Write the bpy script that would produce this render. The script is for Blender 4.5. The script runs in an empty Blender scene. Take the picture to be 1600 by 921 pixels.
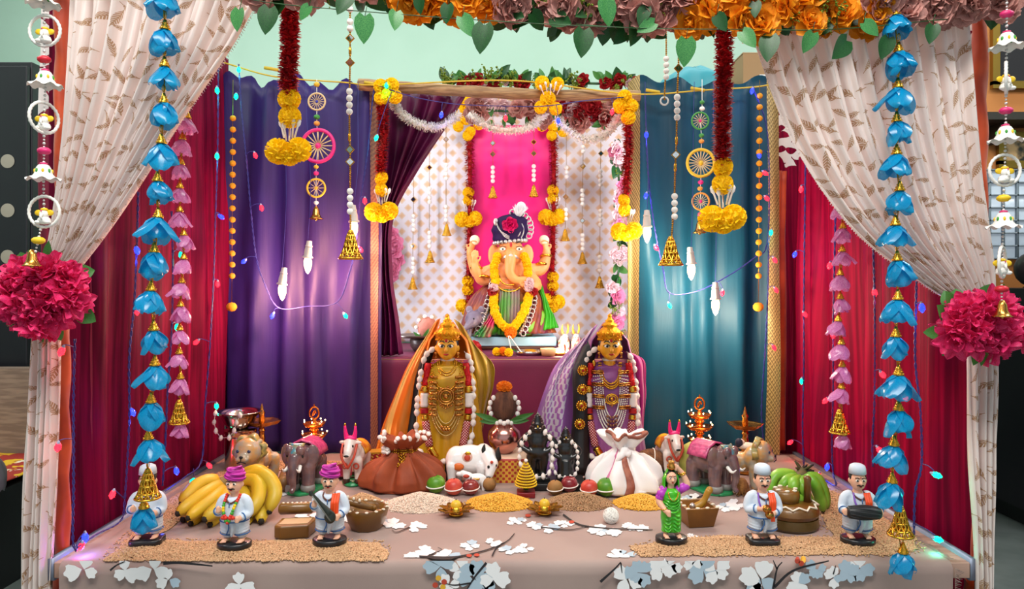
import bpy, math, random
import numpy as np
from mathutils import Vector as V, Matrix, noise

C = bpy.context.scene.collection
SC = bpy.context.scene
PI = math.pi
F, CZ, HY, TZ = 1100.0, .865, 440.0, .35     # focal length in px, camera height, horizon row, table height

# ------------------------------------------------------------------ camera, world, added fill lights, exposure
cam = bpy.data.cameras.new('camera'); co = bpy.data.objects.new('camera', cam); C.objects.link(co)
co.location = (0, 0, CZ); co.rotation_euler = (PI/2, 0, 0)
cam.sensor_width = 36; cam.lens = F/1600*36; cam.shift_y = -20.5/1600; cam.clip_start = .02
SC.camera = co
wd = bpy.data.worlds.new('world'); SC.world = wd; wd.use_nodes = True
wd.node_tree.nodes['Background'].inputs[0].default_value = (.86, .93, 1, 1)
wd.node_tree.nodes['Background'].inputs[1].default_value = .5
SC.view_settings.view_transform = 'Standard'; SC.view_settings.look = 'None'
SC.view_settings.gamma = 1; SC.view_settings.exposure = .55
def area(name, loc, rot, sx, sy, power, col):
    l = bpy.data.lights.new(name, 'AREA'); l.shape = 'RECTANGLE'; l.size = sx; l.size_y = sy; l.energy = power; l.color = col
    o = bpy.data.objects.new(name, l); C.objects.link(o); o.location = loc; o.rotation_euler = rot; return o
area('ceiling_tube_front', (-.1, .12, 2.66), (math.radians(20), 0, 0), 1.8, .5, 46, (1, .96, .9))  # added overhead light without a fixture, placed to favour the table top
area('ceiling_tube_rear', (-.2, 2.6, 2.66), (0, 0, 0), 5.2, .4, 26, (.92, 1, .97))  # added light without a fixture, made wide to reach the back wall

area('ceiling_tube_cabinet', (2.3, 1.2, 2.66), (math.radians(14), 0, 0), .9, .3, 20, (.95, .98, 1))  # added fill that lifts the dark cabinet side of the room
area('ceiling_tube_bed', (-2.2, 1.3, 2.66), (math.radians(14), 0, 0), .9, .3, 16, (.95, 1, .97))  # added fill that brightens the bed and the wall near it

# ------------------------------------------------------------------ helpers
R = random.Random(7)
def rr(a, b): return R.uniform(a, b)
def P(px, py, Y): return V(((px-800)/F*Y, Y, CZ-(py-HY)/F*Y))
def T(px, py):                      # a point on the table top
    return P(px, py, F*(CZ-TZ)/(py-HY))
def A(px, py):                      # a point on the altar table
    return P(px, py, F*(CZ-.635)/(py-HY))
def S(px, py, off=.8):              # a point just in front of a side curtain
    return P(px, py, off*F/abs(px-800))
def hx(s):
    c = [int(s[i:i+2], 16)/255 for i in (0, 2, 4)]
    return tuple((x/12.92 if x <= .04045 else ((x+.055)/1.055)**2.4) for x in c)+(1,)

class E:                            # a small expression layer over shader math nodes
    def __init__(s, nt, k): s.nt, s.k = nt, k
    def op(s, o, *a):
        n = s.nt.nodes.new('ShaderNodeMath'); n.operation = o
        for i, x in enumerate((s,)+a):
            if isinstance(x, E): s.nt.links.new(x.k, n.inputs[i])
            else: n.inputs[i].default_value = x
        return E(s.nt, n.outputs[0])
    def __add__(s, o): return s.op('ADD', o)
    def __radd__(s, o): return s.op('ADD', o)
    def __sub__(s, o): return s.op('SUBTRACT', o)
    def __rsub__(s, o): return (s*-1)+o
    def __mul__(s, o): return s.op('MULTIPLY', o)
    def __rmul__(s, o): return s.op('MULTIPLY', o)
    def __truediv__(s, o): return s.op('DIVIDE', o)
    def lt(s, o): return s.op('LESS_THAN', o)
    def gt(s, o): return s.op('GREATER_THAN', o)
    def abs(s): return s.op('ABSOLUTE')
    def fl(s): return s.op('FLOOR')
    def fr(s): return s.op('FRACT')
    def sin(s): return s.op('SINE')
    def cos(s): return s.op('COSINE')
    def mn(s, o): return s.op('MINIMUM', o)
    def mx(s, o): return s.op('MAXIMUM', o)
    def sm(s, a, b):                # smooth step from a to b
        n = s.nt.nodes.new('ShaderNodeMapRange'); n.interpolation_type = 'SMOOTHSTEP'
        s.nt.links.new(s.k, n.inputs[0]); n.inputs[1].default_value = a; n.inputs[2].default_value = b
        return E(s.nt, n.outputs[0])
def uvw(nt, kind='UV'):
    t = nt.nodes.new('ShaderNodeTexCoord'); x = nt.nodes.new('ShaderNodeSeparateXYZ')
    nt.links.new(t.outputs[kind], x.inputs[0]); return [E(nt, x.outputs[i]) for i in range(3)]
def rnd(nt, u, v, seed=0.):
    c = nt.nodes.new('ShaderNodeCombineXYZ'); nt.links.new(u.k, c.inputs[0]); nt.links.new(v.k, c.inputs[1]); c.inputs[2].default_value = seed
    w = nt.nodes.new('ShaderNodeTexWhiteNoise'); nt.links.new(c.outputs[0], w.inputs[0]); return E(nt, w.outputs[0])
def noi(nt, scale, kind='Object', detail=3, stretch=None):
    t = nt.nodes.new('ShaderNodeTexCoord'); n = nt.nodes.new('ShaderNodeTexNoise'); n.inputs['Scale'].default_value = scale; n.inputs['Detail'].default_value = detail
    k = t.outputs[kind]
    if stretch:
        m = nt.nodes.new('ShaderNodeMapping'); m.inputs['Scale'].default_value = stretch; nt.links.new(k, m.inputs[0]); k = m.outputs[0]
    nt.links.new(k, n.inputs['Vector']); return E(nt, n.outputs[0])
def mixc(nt, f, a, b):
    n = nt.nodes.new('ShaderNodeMix'); n.data_type = 'RGBA'
    for x, i in ((f, 0), (a, 6), (b, 7)):
        if isinstance(x, E): nt.links.new(x.k, n.inputs[i])
        elif isinstance(x, str): n.inputs[i].default_value = hx(x)
        else: n.inputs[i].default_value = x
    return E(nt, n.outputs[2])
MATS = {}
def M(name, col='808080', rough=.5, metal=0, spec=.5, sheen=0, trl=0, clear=0, trans=0, emis=0, ecol=None, bump=None, vary=None, alpha=1, fn=None, coat=0, aniso=None, alphafn=None, sss=0):
    """material: flat colour, or fn(nt)->colour; vary=(scale, colour2, stretch); bump=(scale, strength, stretch)"""
    if name in MATS: return MATS[name]
    m = bpy.data.materials.new(name); m.use_nodes = True; nt = m.node_tree; b = nt.nodes['Principled BSDF']; MATS[name] = m
    b.inputs['Base Color'].default_value = hx(col); b.inputs['Roughness'].default_value = rough; b.inputs['Metallic'].default_value = metal
    b.inputs['Specular IOR Level'].default_value = spec; b.inputs['Transmission Weight'].default_value = trans
    b.inputs['Sheen Weight'].default_value = sheen; b.inputs['Coat Weight'].default_value = coat; b.inputs['Alpha'].default_value = alpha
    if sss: b.inputs['Subsurface Weight'].default_value = sss; b.inputs['Subsurface Radius'].default_value = (.006, .003, .002)
    if emis: b.inputs['Emission Strength'].default_value = emis; b.inputs['Emission Color'].default_value = hx(ecol or col)
    k = None
    if fn: k = fn(nt)
    elif vary: k = mixc(nt, noi(nt, vary[0], stretch=vary[2] if len(vary) > 2 else None).sm(.36, .64), col, vary[1])
    if k: nt.links.new(k.k, b.inputs['Base Color'])
    if alphafn: nt.links.new(alphafn(nt).k, b.inputs['Alpha'])
    if bump:
        h = bump[0](nt) if callable(bump[0]) else noi(nt, bump[0], stretch=bump[2] if len(bump) > 2 else None)
        bn = nt.nodes.new('ShaderNodeBump'); bn.inputs['Strength'].default_value = bump[1]; bn.inputs['Distance'].default_value = .004
        nt.links.new(h.k, bn.inputs['Height']); nt.links.new(bn.outputs[0], b.inputs['Normal'])
    if trl or clear:                # thin cloth and petals let light through
        out = nt.nodes['Material Output']; last = b.outputs[0]
        for w, ty in ((trl, 'ShaderNodeBsdfTranslucent'), (clear, 'ShaderNodeBsdfTransparent')):
            if not w: continue
            t = nt.nodes.new(ty)
            if ty.endswith('ent') and 'lucent' in ty:
                t.inputs[0].default_value = hx(col)
                if k: nt.links.new(k.k, t.inputs[0])
            x = nt.nodes.new('ShaderNodeMixShader'); x.inputs[0].default_value = w
            nt.links.new(last, x.inputs[1]); nt.links.new(t.outputs[0], x.inputs[2]); last = x.outputs[0]
        nt.links.new(last, out.inputs[0])
    return m

def resample(pts, n):               # Catmull-Rom through pts, n samples evenly in arc length
    p = [V(q) for q in pts]
    if len(p) == 1: return [p[0]]*n
    q = [p[0]*2-p[1]]+p+[p[-1]*2-p[-2]]; d = []
    for i in range(1, len(q)-2):
        a, b, c, e = q[i-1:i+3]
        for j in range(8):
            t = j/8; d.append(.5*((2*b)+(c-a)*t+(2*a-5*b+4*c-e)*t*t+(3*b-a-3*c+e)*t**3))
    d.append(p[-1]); L = [0]
    for a, b in zip(d, d[1:]): L.append(L[-1]+(b-a).length)
    out, k = [], 0
    for i in range(n):
        s = L[-1]*i/(n-1)
        while k < len(L)-2 and L[k+1] < s: k += 1
        t = 0 if L[k+1] == L[k] else (s-L[k])/(L[k+1]-L[k]); out.append(d[k].lerp(d[k+1], t))
    return out

class MB:
    """collects geometry; build() links it as ONE mesh object"""
    def __init__(s, M=None): s.v, s.f, s.mi, s.uv, s.M, s.slot = [], [], [], {}, M or Matrix(), 0
    def add(s, vs, fs, M=None):
        n = len(s.v); X = s.M @ M if M is not None else s.M
        s.v += [X @ V(p) for p in vs]; s.f += [tuple(n+i for i in f) for f in fs]; s.mi += [s.slot]*len(fs); return s
    def box(s, c, d, M=None):
        x, y, z = c; a, b, e = d[0]/2, d[1]/2, d[2]/2
        vs = [(x+i*a, y+j*b, z+k*e) for i in (-1, 1) for j in (-1, 1) for k in (-1, 1)]
        return s.add(vs, [(0, 1, 3, 2), (4, 6, 7, 5), (0, 4, 5, 1), (2, 3, 7, 6), (0, 2, 6, 4), (1, 5, 7, 3)], M)
    def lathe(s, prof, c=(0, 0, 0), n=16, M=None, sx=1, sy=1):
        vs, fs, m = [], [], len(prof)
        for j in range(n):
            a = 2*PI*j/n
            for r, z in prof: vs.append((c[0]+r*math.cos(a)*sx, c[1]+r*math.sin(a)*sy, c[2]+z))
        for j in range(n):
            k = (j+1) % n
            for i in range(m-1): fs.append((j*m+i, k*m+i, k*m+i+1, j*m+i+1))
        if prof[0][0] > 1e-6: fs.append(tuple(j*m for j in range(n))[::-1])
        if prof[-1][0] > 1e-6: fs.append(tuple(j*m+m-1 for j in range(n)))
        return s.add(vs, fs, M)
    def ball(s, c, r, n=10, M=None):
        if not hasattr(r, '__len__'): r = (r, r, r)
        h = max(4, n//2+1)
        prof = [(max(1e-7, math.sin(PI*i/h)), -math.cos(PI*i/h)) for i in range(h+1)]
        X = Matrix.Translation(V(c)) @ (M or Matrix()) @ Matrix.Diagonal((r[0], r[1], r[2], 1))
        return s.lathe(prof, n=n, M=X)
    def tube(s, pts, r, n=6, closed=False, caps=True, flat=1):
        pts = [V(p) for p in pts]; N = len(pts); rs = r if hasattr(r, '__len__') else [r]*N
        vs, fs, u = [], [], None
        for i, p in enumerate(pts):
            t = (pts[(i+1) % N]-pts[i-1]) if closed else (pts[min(i+1, N-1)]-pts[max(i-1, 0)])
            t = t.normalized() if t.length else V((0, 0, 1))
            if u is None: u = t.orthogonal().normalized()
            u = (u-t*u.dot(t)); u = u.normalized() if u.length > 1e-9 else t.orthogonal().normalized()
            w = t.cross(u)
            for j in range(n):
                a = 2*PI*j/n; vs.append(p+(u*math.cos(a)+w*math.sin(a)*flat)*rs[i])
        for i in range(N if closed else N-1):
            k = (i+1) % N
            for j in range(n): l = (j+1) % n; fs.append((i*n+j, i*n+l, k*n+l, k*n+j))
        if caps and not closed: fs += [tuple(range(n))[::-1], tuple((N-1)*n+j for j in range(n))]
        return s.add(vs, fs)
    def limb(s, a, b, ra, rb, n=10):
        a, b = V(a), V(b); s.ball(a, ra, n); s.ball(b, rb, n); return s.tube([a, b], [ra, rb], n)
    def chain(s, pts, rs, n=10, k=4):
        P_ = resample(pts, (len(pts)-1)*k+1); q = []
        for i in range(len(P_)): t = i/k; j = min(int(t), len(rs)-2); q.append(rs[j]+(rs[j+1]-rs[j])*(t-j))
        s.tube(P_, q, n); s.ball(P_[0], q[0], n); s.ball(P_[-1], q[-1], n); return s
    def grid(s, fn, nu, nv, closeu=False, uv=None, M=None):
        n0 = len(s.v); vs = [fn(i/(nu if closeu else nu-1), j/(nv-1)) for i in range(nu) for j in range(nv)]; fs = []
        for i in range(nu if closeu else nu-1):
            k = (i+1) % nu
            for j in range(nv-1): fs.append((i*nv+j, k*nv+j, k*nv+j+1, i*nv+j+1))
        if uv:
            for i in range(nu):
                for j in range(nv): s.uv[n0+i*nv+j] = uv(i/(nu-1), j/(nv-1))
        return s.add(vs, fs, M)
    def prism(s, poly, z0, z1, M=None):
        n = len(poly); vs = [(x, y, z0) for x, y in poly]+[(x, y, z1) for x, y in poly]
        fs = [tuple(range(n))[::-1], tuple(range(n, 2*n))]+[(i, (i+1) % n, n+(i+1) % n, n+i) for i in range(n)]
        return s.add(vs, fs, M)
    def build(s, name, mat, parent=None, smooth=True, solid=0, remesh=0, sm=5, sub=0, bevel=0):
        me = bpy.data.meshes.new(name); me.from_pydata([tuple(p) for p in s.v], [], s.f)
        mats = mat if isinstance(mat, (list, tuple)) else [mat]
        for m in mats: me.materials.append(m)
        if len(mats) > 1: me.polygons.foreach_set('material_index', s.mi)
        if s.uv:
            l = me.uv_layers.new(name='UVMap'); li = np.empty(len(me.loops), dtype=np.int32); me.loops.foreach_get('vertex_index', li)
            a = np.zeros((len(s.v), 2), dtype=np.float32)
            for k, q in s.uv.items(): a[k] = q
            l.data.foreach_set('uv', a[li].ravel())
        if smooth: me.polygons.foreach_set('use_smooth', [True]*len(me.polygons))
        me.update()
        o = bpy.data.objects.new(name, me); C.objects.link(o); o.parent = parent
        if smooth == 'auto':
            me.set_sharp_from_angle(angle=math.radians(40))
        if remesh:
            md = o.modifiers.new('r', 'REMESH'); md.mode = 'VOXEL'; md.voxel_size = remesh; md.use_smooth_shade = True
            if sm: md = o.modifiers.new('s', 'SMOOTH'); md.factor = .5; md.iterations = sm
        if sub: md = o.modifiers.new('u', 'SUBSURF'); md.levels = md.render_levels = sub
        if bevel: md = o.modifiers.new('b', 'BEVEL'); md.width = bevel; md.segments = 2; md.limit_method = 'ANGLE'
        if solid: md = o.modifiers.new('o', 'SOLIDIFY'); md.thickness = solid; md.offset = 0
        return o
def tag(o, label=None, cat=None, group=None, kind=None):
    for k, x in (('label', label), ('category', cat), ('group', group), ('kind', kind)):
        if x: o[k] = x
    return o
def thing(name, label, cat, loc=(0, 0, 0), rz=0, sc=1, group=None):
    o = bpy.data.objects.new(name, None); C.objects.link(o); o.location = loc; o.rotation_euler = (0, 0, rz); o.scale = (sc, sc, sc)
    o.empty_display_size = .02
    return tag(o, label, cat, group)
def inst(src, name, parent, loc, rot=None, sc=1, mat=None):      # a part sharing mesh data with another
    o = bpy.data.objects.new(name, src if isinstance(src, bpy.types.Mesh) else src.data); C.objects.link(o); o.parent = parent; o.location = loc
    if rot is not None: o.rotation_euler = rot
    o.scale = sc if hasattr(sc, '__len__') else (sc, sc, sc)
    return o
def mesh_of(mb, name, mats, smooth=True):      # mesh data only, to be shared
    o = mb.build(name, mats, smooth=smooth); me = o.data; bpy.data.objects.remove(o); return me
def copy_tree(o, loc=None, rz=None, sc=None, label=None, parent=None):
    c = o.copy(); C.objects.link(c); c.parent = parent
    for ch in list(o.children): copy_tree(ch, parent=c)
    if loc is not None: c.location = loc
    if rz is not None: c.rotation_euler = (0, 0, rz)
    if sc is not None: c.scale = (sc, sc, sc)
    if label: c['label'] = label
    return c
def Tr(x, y=None, z=None): return Matrix.Translation(V(x) if y is None else V((x, y, z)))
def Ro(a, ax): return Matrix.Rotation(a, 4, ax)
def Eu(x, y, z): return Ro(z, 'Z') @ Ro(y, 'Y') @ Ro(x, 'X')
def struct(mb, name, mat, **k): return tag(mb.build(name, mat, **k), kind='structure')
def sheet(mb, rows, nu, nv, fold=None, uvs=(1, 1)):
    """cloth through rows of points; fold(u, v) -> offset vector"""
    rs = [resample(r, nv) for r in rows]; cols = [resample([r[j] for r in rs], nu) for j in range(nv)]
    def fn(u, v):
        p = cols[round(v*(nv-1))][round(u*(nu-1))]
        return p+V(fold(u, v)) if fold else p
    return mb.grid(fn, nu, nv, uv=lambda u, v: (v*uvs[0], u*uvs[1]))
def nz(x, y=0., z=0.): return noise.noise(V((x, y, z)))
# ------------------------------------------------------------------ materials made of patterns
def cell(nt, sc, seed, turn, jit=.3):
    u, v, _ = uvw(nt); a, b = u*sc, v*sc; i, j = a.fl(), b.fl()
    x = a.fr()-.5-(rnd(nt, i, j, seed)-.5)*jit; y = b.fr()-.5-(rnd(nt, i, j, seed+1)-.5)*jit
    t = (rnd(nt, i, j, seed+2)-.5)*turn; c, s = t.cos(), t.sin()
    return x*c+y*s, y*c-x*s, rnd(nt, i, j, seed+3)
def feathers(nt):
    m = None
    for seed, sc in ((1., 23.), (9., 19.)):
        X, Y, k = cell(nt, sc, seed, 2.6)
        body = Y.abs().lt((1-(X*2.6)*(X*2.6))*.105)*((X*70+Y.abs()*90).sin().gt(-.55))*k.gt(.15)
        q = Y.abs().lt(.012)*X.abs().lt(.46)*k.gt(.15); a = body.mx(q); m = a if m is None else m.mx(a)
    return mixc(nt, m*.8, 'F8EEEA', 'B5864A')
def leafprint(lo, hi):
    def fn(nt):
        u, v, _ = uvw(nt); m = None
        for seed, sc, w in ((2., 16., .17), (5., 11., .12)):
            X, Y, k = cell(nt, sc, seed, 2.2, .2)
            a = Y.abs().lt((1-(X*2.1)*(X*2.1))*w).mx(Y.abs().lt(.02)); m = a if m is None else m.mx(a)
        band = v.gt(lo)*v.lt(hi)
        return mixc(nt, band*(1-m), mixc(nt, noi(nt, 90, 'UV', 2, (1, .02, 1)).sm(.35, .7), '680226', '980534'), 'EADFDC')
    return fn
def diamonds(nt):
    u, v, _ = uvw(nt); a, b = u*21., v*34.
    row = b.fl(); x = (a+row*.5).fr()-.5; y = b.fr()-.5
    d = x.abs()*1.32+y.abs()*.82
    ins = d.lt(.4)*(1-d.gt(.29)*d.lt(.325))*1.0
    return mixc(nt, ins, mixc(nt, ((u+v)*900.).sin().sm(-1, 1), 'F1EAEE', 'E2DCEA'), 'E3BC98')
def brocade(c1, c2, sc=60.):
    def fn(nt):
        u, v, _ = uvw(nt); a = (u*sc*2).sin()*(v*sc).sin()+(u*sc*3.1+v*sc*1.7).sin()*.5
        return mixc(nt, a.sm(-.2, .3), c1, c2)
    return fn
def weave(c1, c2, k=260.):
    def fn(nt):
        return mixc(nt, noi(nt, k, 'UV', 3, (1, .03, 1)).sm(.3, .7), c1, c2)
    return fn
CREAM = M('cream_sheer', 'F4ECE8', .55, trl=.35, clear=.06, fn=feathers)
MAROON_SHADED = M('maroon_satin', '7E0A2A', .6, spec=.08, fn=weave('4A0420', '720530', 110.), bump=(220, .12, (1, 1, .05)))  # same cloth as the printed curtain, colour darkened for its shaded side
MAROONP = M('maroon_printed', '7E0A2A', .6, spec=.08, fn=leafprint(1.22, 1.385), bump=(220, .1, (1, 1, .05)))
PURPLE = M('purple_satin', '30206A', .5, spec=.32, vary=(7, '281A52', (1, 1, .2)), bump=(160, .14, (1, 1, .08)))
TEAL = M('teal_satin', '06445A', .5, spec=.3, vary=(7, '043448', (1, 1, .2)), bump=(160, .14, (1, 1, .08)))
WINE = M('wine_satin', '6A0A48', .42, spec=.35, vary=(9, '4A0632', (1, 1, .2)))
GOLDB = M('gold_border', '9A8448', .5, .3, fn=brocade('6E5C34', 'A8925A', 420.))
BROWNB = M('brown_border', '8A6050', .5, .25, fn=brocade('6A4442', '94694F', 420.))
ORANGE = M('orange_cloth', 'C94A16', .55, sheen=.2, vary=(14, 'A8330C'))
WALL = M('wall_paint', 'B4D0C0', .85, vary=(2, 'AECBBA'))
GOLD = M('gold_plastic', 'E0A93A', .24, 1)
GOLDD = M('gold_old', 'A87A22', .32, 1)
BRASS = M('brass', 'D9A050', .27, 1, vary=(30, 'B87A38'))
STEEL = M('steel', 'C9C6C4', .14, 1)
COPPER = M('copper', 'C98F86', .2, 1)
WHITE = M('white_bead', 'F2EFEA', .45)
MIRROR = M('mirror', 'E8ECEC', .06, 1)
GREEN = M('leaf_green', '2F6B32', .5, trl=.2, vary=(60, '4F8F3A'))
GREEND = M('leaf_dark', '0C3A18', .4, trl=.1, vary=(50, '1F5A24'))
GREENV = M('ivy_variegated', '14683A', .35, trl=.2, vary=(60, '5EA65A'))
MARI = M('marigold_yellow', 'FFE000', .7, trl=.2, vary=(90, 'FFCC00'))
MARO = M('marigold_orange', 'F08A10', .7, trl=.2)
REDF = M('tinsel_red', 'A80614', .6, trl=.15, vary=(50, 'C41018'))
WHF = M('petal_white', 'FBF8F2', .6, trl=.3)
WOOD = M('bamboo_wood', 'B08B5E', .6, vary=(18, '8A6642', (1, 12, 12)), bump=(30, .2, (1, 10, 10)))
BLACK = M('black_matte', '0B0B0C', .5)
WIRE = M('blue_wire', '2A2C7A', .4)
SKIN = M('clay_skin', 'E8B193', .5)
def ceiling_room():
    t = MB().box((0, .45, -.02), (6.4, 6.0, .04)); struct(t, 'floor', M('floor_marble', 'A9B0AE', .18, vary=(5, '8F9896'), coat=.3))
    struct(MB().box((0, 3.45, 1.4), (6.4, .1, 2.8)), 'wall_back', WALL)
    struct(MB().box((-3.15, .45, 1.4), (.1, 6, 2.8)), 'wall_left', WALL)
    struct(MB().box((3.15, .45, 1.4), (.1, 6, 2.8)), 'wall_right', WALL)
    struct(MB().box((0, .45, 2.83), (6.4, 6, .06)), 'ceiling', M('ceiling_paint', 'F2F2EE', .9))
    struct(MB().box((2.45, 3.0, 1.4), (1.3, .12, 2.8)), 'wall_side', M('wall_orange', 'C07A3E', .8))
    struct(MB().box((2.42, 2.92, .05), (1.24, .04, .1)), 'baseboard_side', M('granite_black', '121314', .2))
    w = struct(MB().box((2.16, 2.92, 1.14), (.66, .03, .36)), 'window_1', M('frosted_pane', 'B9C6D2', .25, emis=.25, bump=(60, .3)))
    m = MB()
    for i in range(12): m.box((1.85+i*.057, 2.9, 1.14), (.006, .02, .37))
    for i in range(8): m.box((2.16, 2.9, .96+i*.052), (.66, .02, .006))
    m.build('window_grille', M('grille_grey', '7F8C96', .4), w)
ceiling_room()

# ------------------------------------------------------------------ the table and its cloth
tb = thing('display_table', 'low wooden display table whose bare edge shows beside the taupe cloth', 'table', (0, 1.7, 0))
tb_l = [MB().box((x, y, .16), (.05, .05, .32)) for x in (-.78, .78) for y in (-.34, .36)]
MB().box((0, .005, .3325), (1.69, .82, .029)).build('table_top', M('ply_board', 'B08F80', .55, vary=(9, '9A7868', (1, 8, 1))), tb, bevel=.002)
for x in (-.848, .848): MB().box((x, .005, .334), (.012, .82, .04)).build('metal_edge', M('aluminium', '7C8498', .5, .6), tb)
for m in tb_l: m.build('leg', BLACK, tb)
CLOTH = M('taupe_cloth', 'A08A83', .8, vary=(6, '98827C'), bump=(400, .05))
def table_cloth():
    m = MB(); x0, x1, yf, yb = -.828, .806, 1.292, 2.105
    def fn(u, v):
        x = x0+(x1-x0)*u; s = v*1.14
        if s < .81: return V((x, yb-s*(yb-yf)/.81, .3502+.0006*nz(x*9, s*9)))
        d = s-.81; k = min(1, d/.012)
        return V((x, yf-.006*math.sin(k*PI/2)-.006*nz(x*5, d*4)-.01*d, .35-d+.004*(1-k)-.004*0))
    m.grid(fn, 70, 90)
    o = m.build('tablecloth', CLOTH); tag(o, 'taupe tablecloth printed with white ginkgo blossoms and dark twigs on the display table', 'tablecloth')
    # flat print: blossoms, twigs and berries
    pw, pb, pd, pr, py_ = [M('print_'+n, c, .75) for n, c in (('white', 'E9E8EA'), ('blue', 'A9BCCB'), ('dark', '1D1A1F'), ('red', 'B5402A'), ('yellow', 'D9A52E'))]
    Q = {k: MB() for k in 'wbdry'}
    def at(px, py, h):
        if py < 874: p = T(px, py); p.z = .3515+h; return p
        d = .002; return P(px, py, 1.2795-.0015-h)
    def fan(k, px, py, a, r, h):          # one ginkgo petal, in picture-like axes laid on the cloth
        sq = .5 if py < 872 else 1.
        pts = [(px, py)]
        n = 13
        for i in range(n):
            t = a-.8+1.6*i/(n-1); q = r*(.5+.5*math.sin(PI*i/(n-1))**.45)*(.94+.08*math.cos(i*1.6+px)); pts.append((px+q*math.cos(t), py+q*math.sin(t)*sq))
        on = py < 874
        ok = all((y < 873.5) == on for _, y in pts)
        if not ok: pts = [(x, min(y, 873) if on else max(y, 877)) for x, y in pts]
        vs = [at(x, y, h) for x, y in pts]
        Q[k].add(vs, [(0, i, i+1) for i in range(1, n)])
    def blossom(px, py, r, k='w', n=4, a0=0.):
        for i in range(n): fan(k if i % 3 else ('b' if k == 'w' and R.random() < .3 else k), px+rr(-3, 3), py+rr(-1, 1), a0+i*2*PI/n+rr(-.3, .3), r*rr(.7, 1.1), .0002+i*.00012)
    def twig(pts, w):
        ps = resample([V((x, y, 0)) for x, y in pts], 14)
        for on in (True, False):
            q = [p for p in ps if (p.y < 874) == on]
            if len(q) < 2: continue
            vs = []
            for i, p in enumerate(q):
                t = (q[min(i+1, len(q)-1)]-q[max(i-1, 0)]).normalized(); ww = w*(1-.6*i/len(q))
                vs += [at(p.x-t.y*ww, p.y+t.x*ww, .0012), at(p.x+t.y*ww, p.y-t.x*ww, .0012)]
            Q['d'].add(vs, [(2*i, 2*i+1, 2*i+3, 2*i+2) for i in range(len(q)-1)])
    for b in ((665, 865, 20), (645, 872, 18), (735, 855, 18), (700, 870, 22), (795, 862, 20), (820, 858, 16), (770, 848, 16), (800, 818, 14), (812, 816, 14), (835, 822, 16), (860, 826, 16),
              (880, 820, 16), (938, 830, 20), (960, 834, 18), (985, 824, 16), (1000, 826, 14), (960, 870, 18), (975, 868, 16), (615, 822, 20), (650, 826, 18), (600, 816, 18), (520, 790, 18), (480, 798, 14),
              (1090, 782, 22), (1075, 784, 18), (1150, 790, 20), (1130, 794, 16), (1190, 782, 14), (1055, 850, 14), (1080, 840, 16), (1330, 830, 24), (1360, 840, 14), (480, 806, 20), (545, 812, 18), (440, 770, 14), (620, 790, 16)):
        blossom(*b)
    for b in ((130, 890, 28), (195, 892, 26), (240, 890, 26), (262, 906, 26), (375, 914, 26)): blossom(b[0], b[1], b[2], 'w', 3, .6)
    for b in ((690, 886, 26, 'b'), (720, 890, 24, 'w'), (740, 906, 30, 'b'), (770, 905, 28, 'w'), (700, 915, 20, 'w'), (980, 906, 24, 'w'), (1000, 896, 26, 'b'), (1032, 888, 24, 'w'), (1048, 884, 18, 'w'),
              (1085, 884, 18, 'w'), (1100, 890, 26, 'b'), (1118, 892, 24, 'w'), (1190, 905, 32, 'w'), (1175, 916, 20, 'w'), (1250, 912, 24, 'w'), (1275, 890, 18, 'b'), (1302, 902, 18, 'w'), (1325, 897, 24, 'b'), (1342, 888, 22, 'w')): blossom(b[0], b[1], b[2], b[3], 4, rr(0, 2))
    for t, w in (([(655, 872), (710, 873), (760, 862), (790, 850), (804, 836)], 1.5), ([(768, 874), (775, 860), (788, 850)], 1.2), ([(670, 870), (690, 862), (684, 858)], .8), ([(880, 806), (905, 822), (950, 828), (1020, 830)], 1.2),
                 ([(845, 826), (890, 830), (920, 824)], .9), ([(255, 881), (280, 880), (332, 885)], 2.6), ([(172, 892), (182, 884), (195, 878)], 1.6), ([(938, 910), (960, 890), (970, 879)], 2.2), ([(970, 880), (972, 896)], 1.2),
                 ([(760, 880), (742, 902), (730, 921)], 2), ([(735, 912), (710, 915), (695, 912)], 1.5), ([(1208, 921), (1214, 890), (1222, 879)], 2), ([(1210, 918), (1240, 892), (1295, 877)], 2.4), ([(1214, 890), (1208, 876)], 1.4), ([(1302, 898), (1306, 884)], 1.2),
                 ([(1080, 784), (1110, 772), (1125, 778)], .9), ([(590, 820), (560, 824), (555, 832)], .8), ([(640, 826), (620, 834), (612, 830)], .8), ([(1020, 868), (1070, 866), (1100, 863)], 1)):
        twig(t, w)
    for x, y, k in ((685, 904, 'y'), (694, 910, 'r'), (680, 915, 'r'), (692, 918, 'y'), (1246, 877, 'r'), (1252, 881, 'r'), (1255, 876, 'y'), (733, 871, 'r'), (745, 870, 'r'), (825, 808, 'r'), (893, 818, 'r')):
        fanr = [at(x+4.5*math.cos(i*PI/5), y+4.5*math.sin(i*PI/5)*(.55 if y < 874 else 1), .0014) for i in range(10)]
        Q[k].add(fanr, [tuple(range(10))])
    mats = {'w': pw, 'b': pb, 'd': pd, 'r': pr, 'y': py_}
    nm = {'w': 'white_print', 'b': 'blue_print', 'd': 'twig_print', 'r': 'red_berry_print', 'y': 'yellow_berry_print'}
    for k in Q: tag(Q[k].build(nm[k], mats[k], o, smooth=False), kind='stuff')
    fr = MB()
    for i in range(150):
        z = .345-i*.002; y = 1.286 if i else 1.3
        fr.tube([(.806, y-.005, z), (.806+rr(.006, .016), y-.005+rr(-.004, .004), z-rr(.002, .006))], .0006, 3)
    for i in range(260): y = 1.3+i*.003; fr.tube([(.805, y, .3512), (.806+rr(.006, .014), y+rr(-.003, .003), .3512)], .0006, 3)
    tag(fr.build('fringe', CLOTH, o), kind='stuff')
table_cloth()

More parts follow.
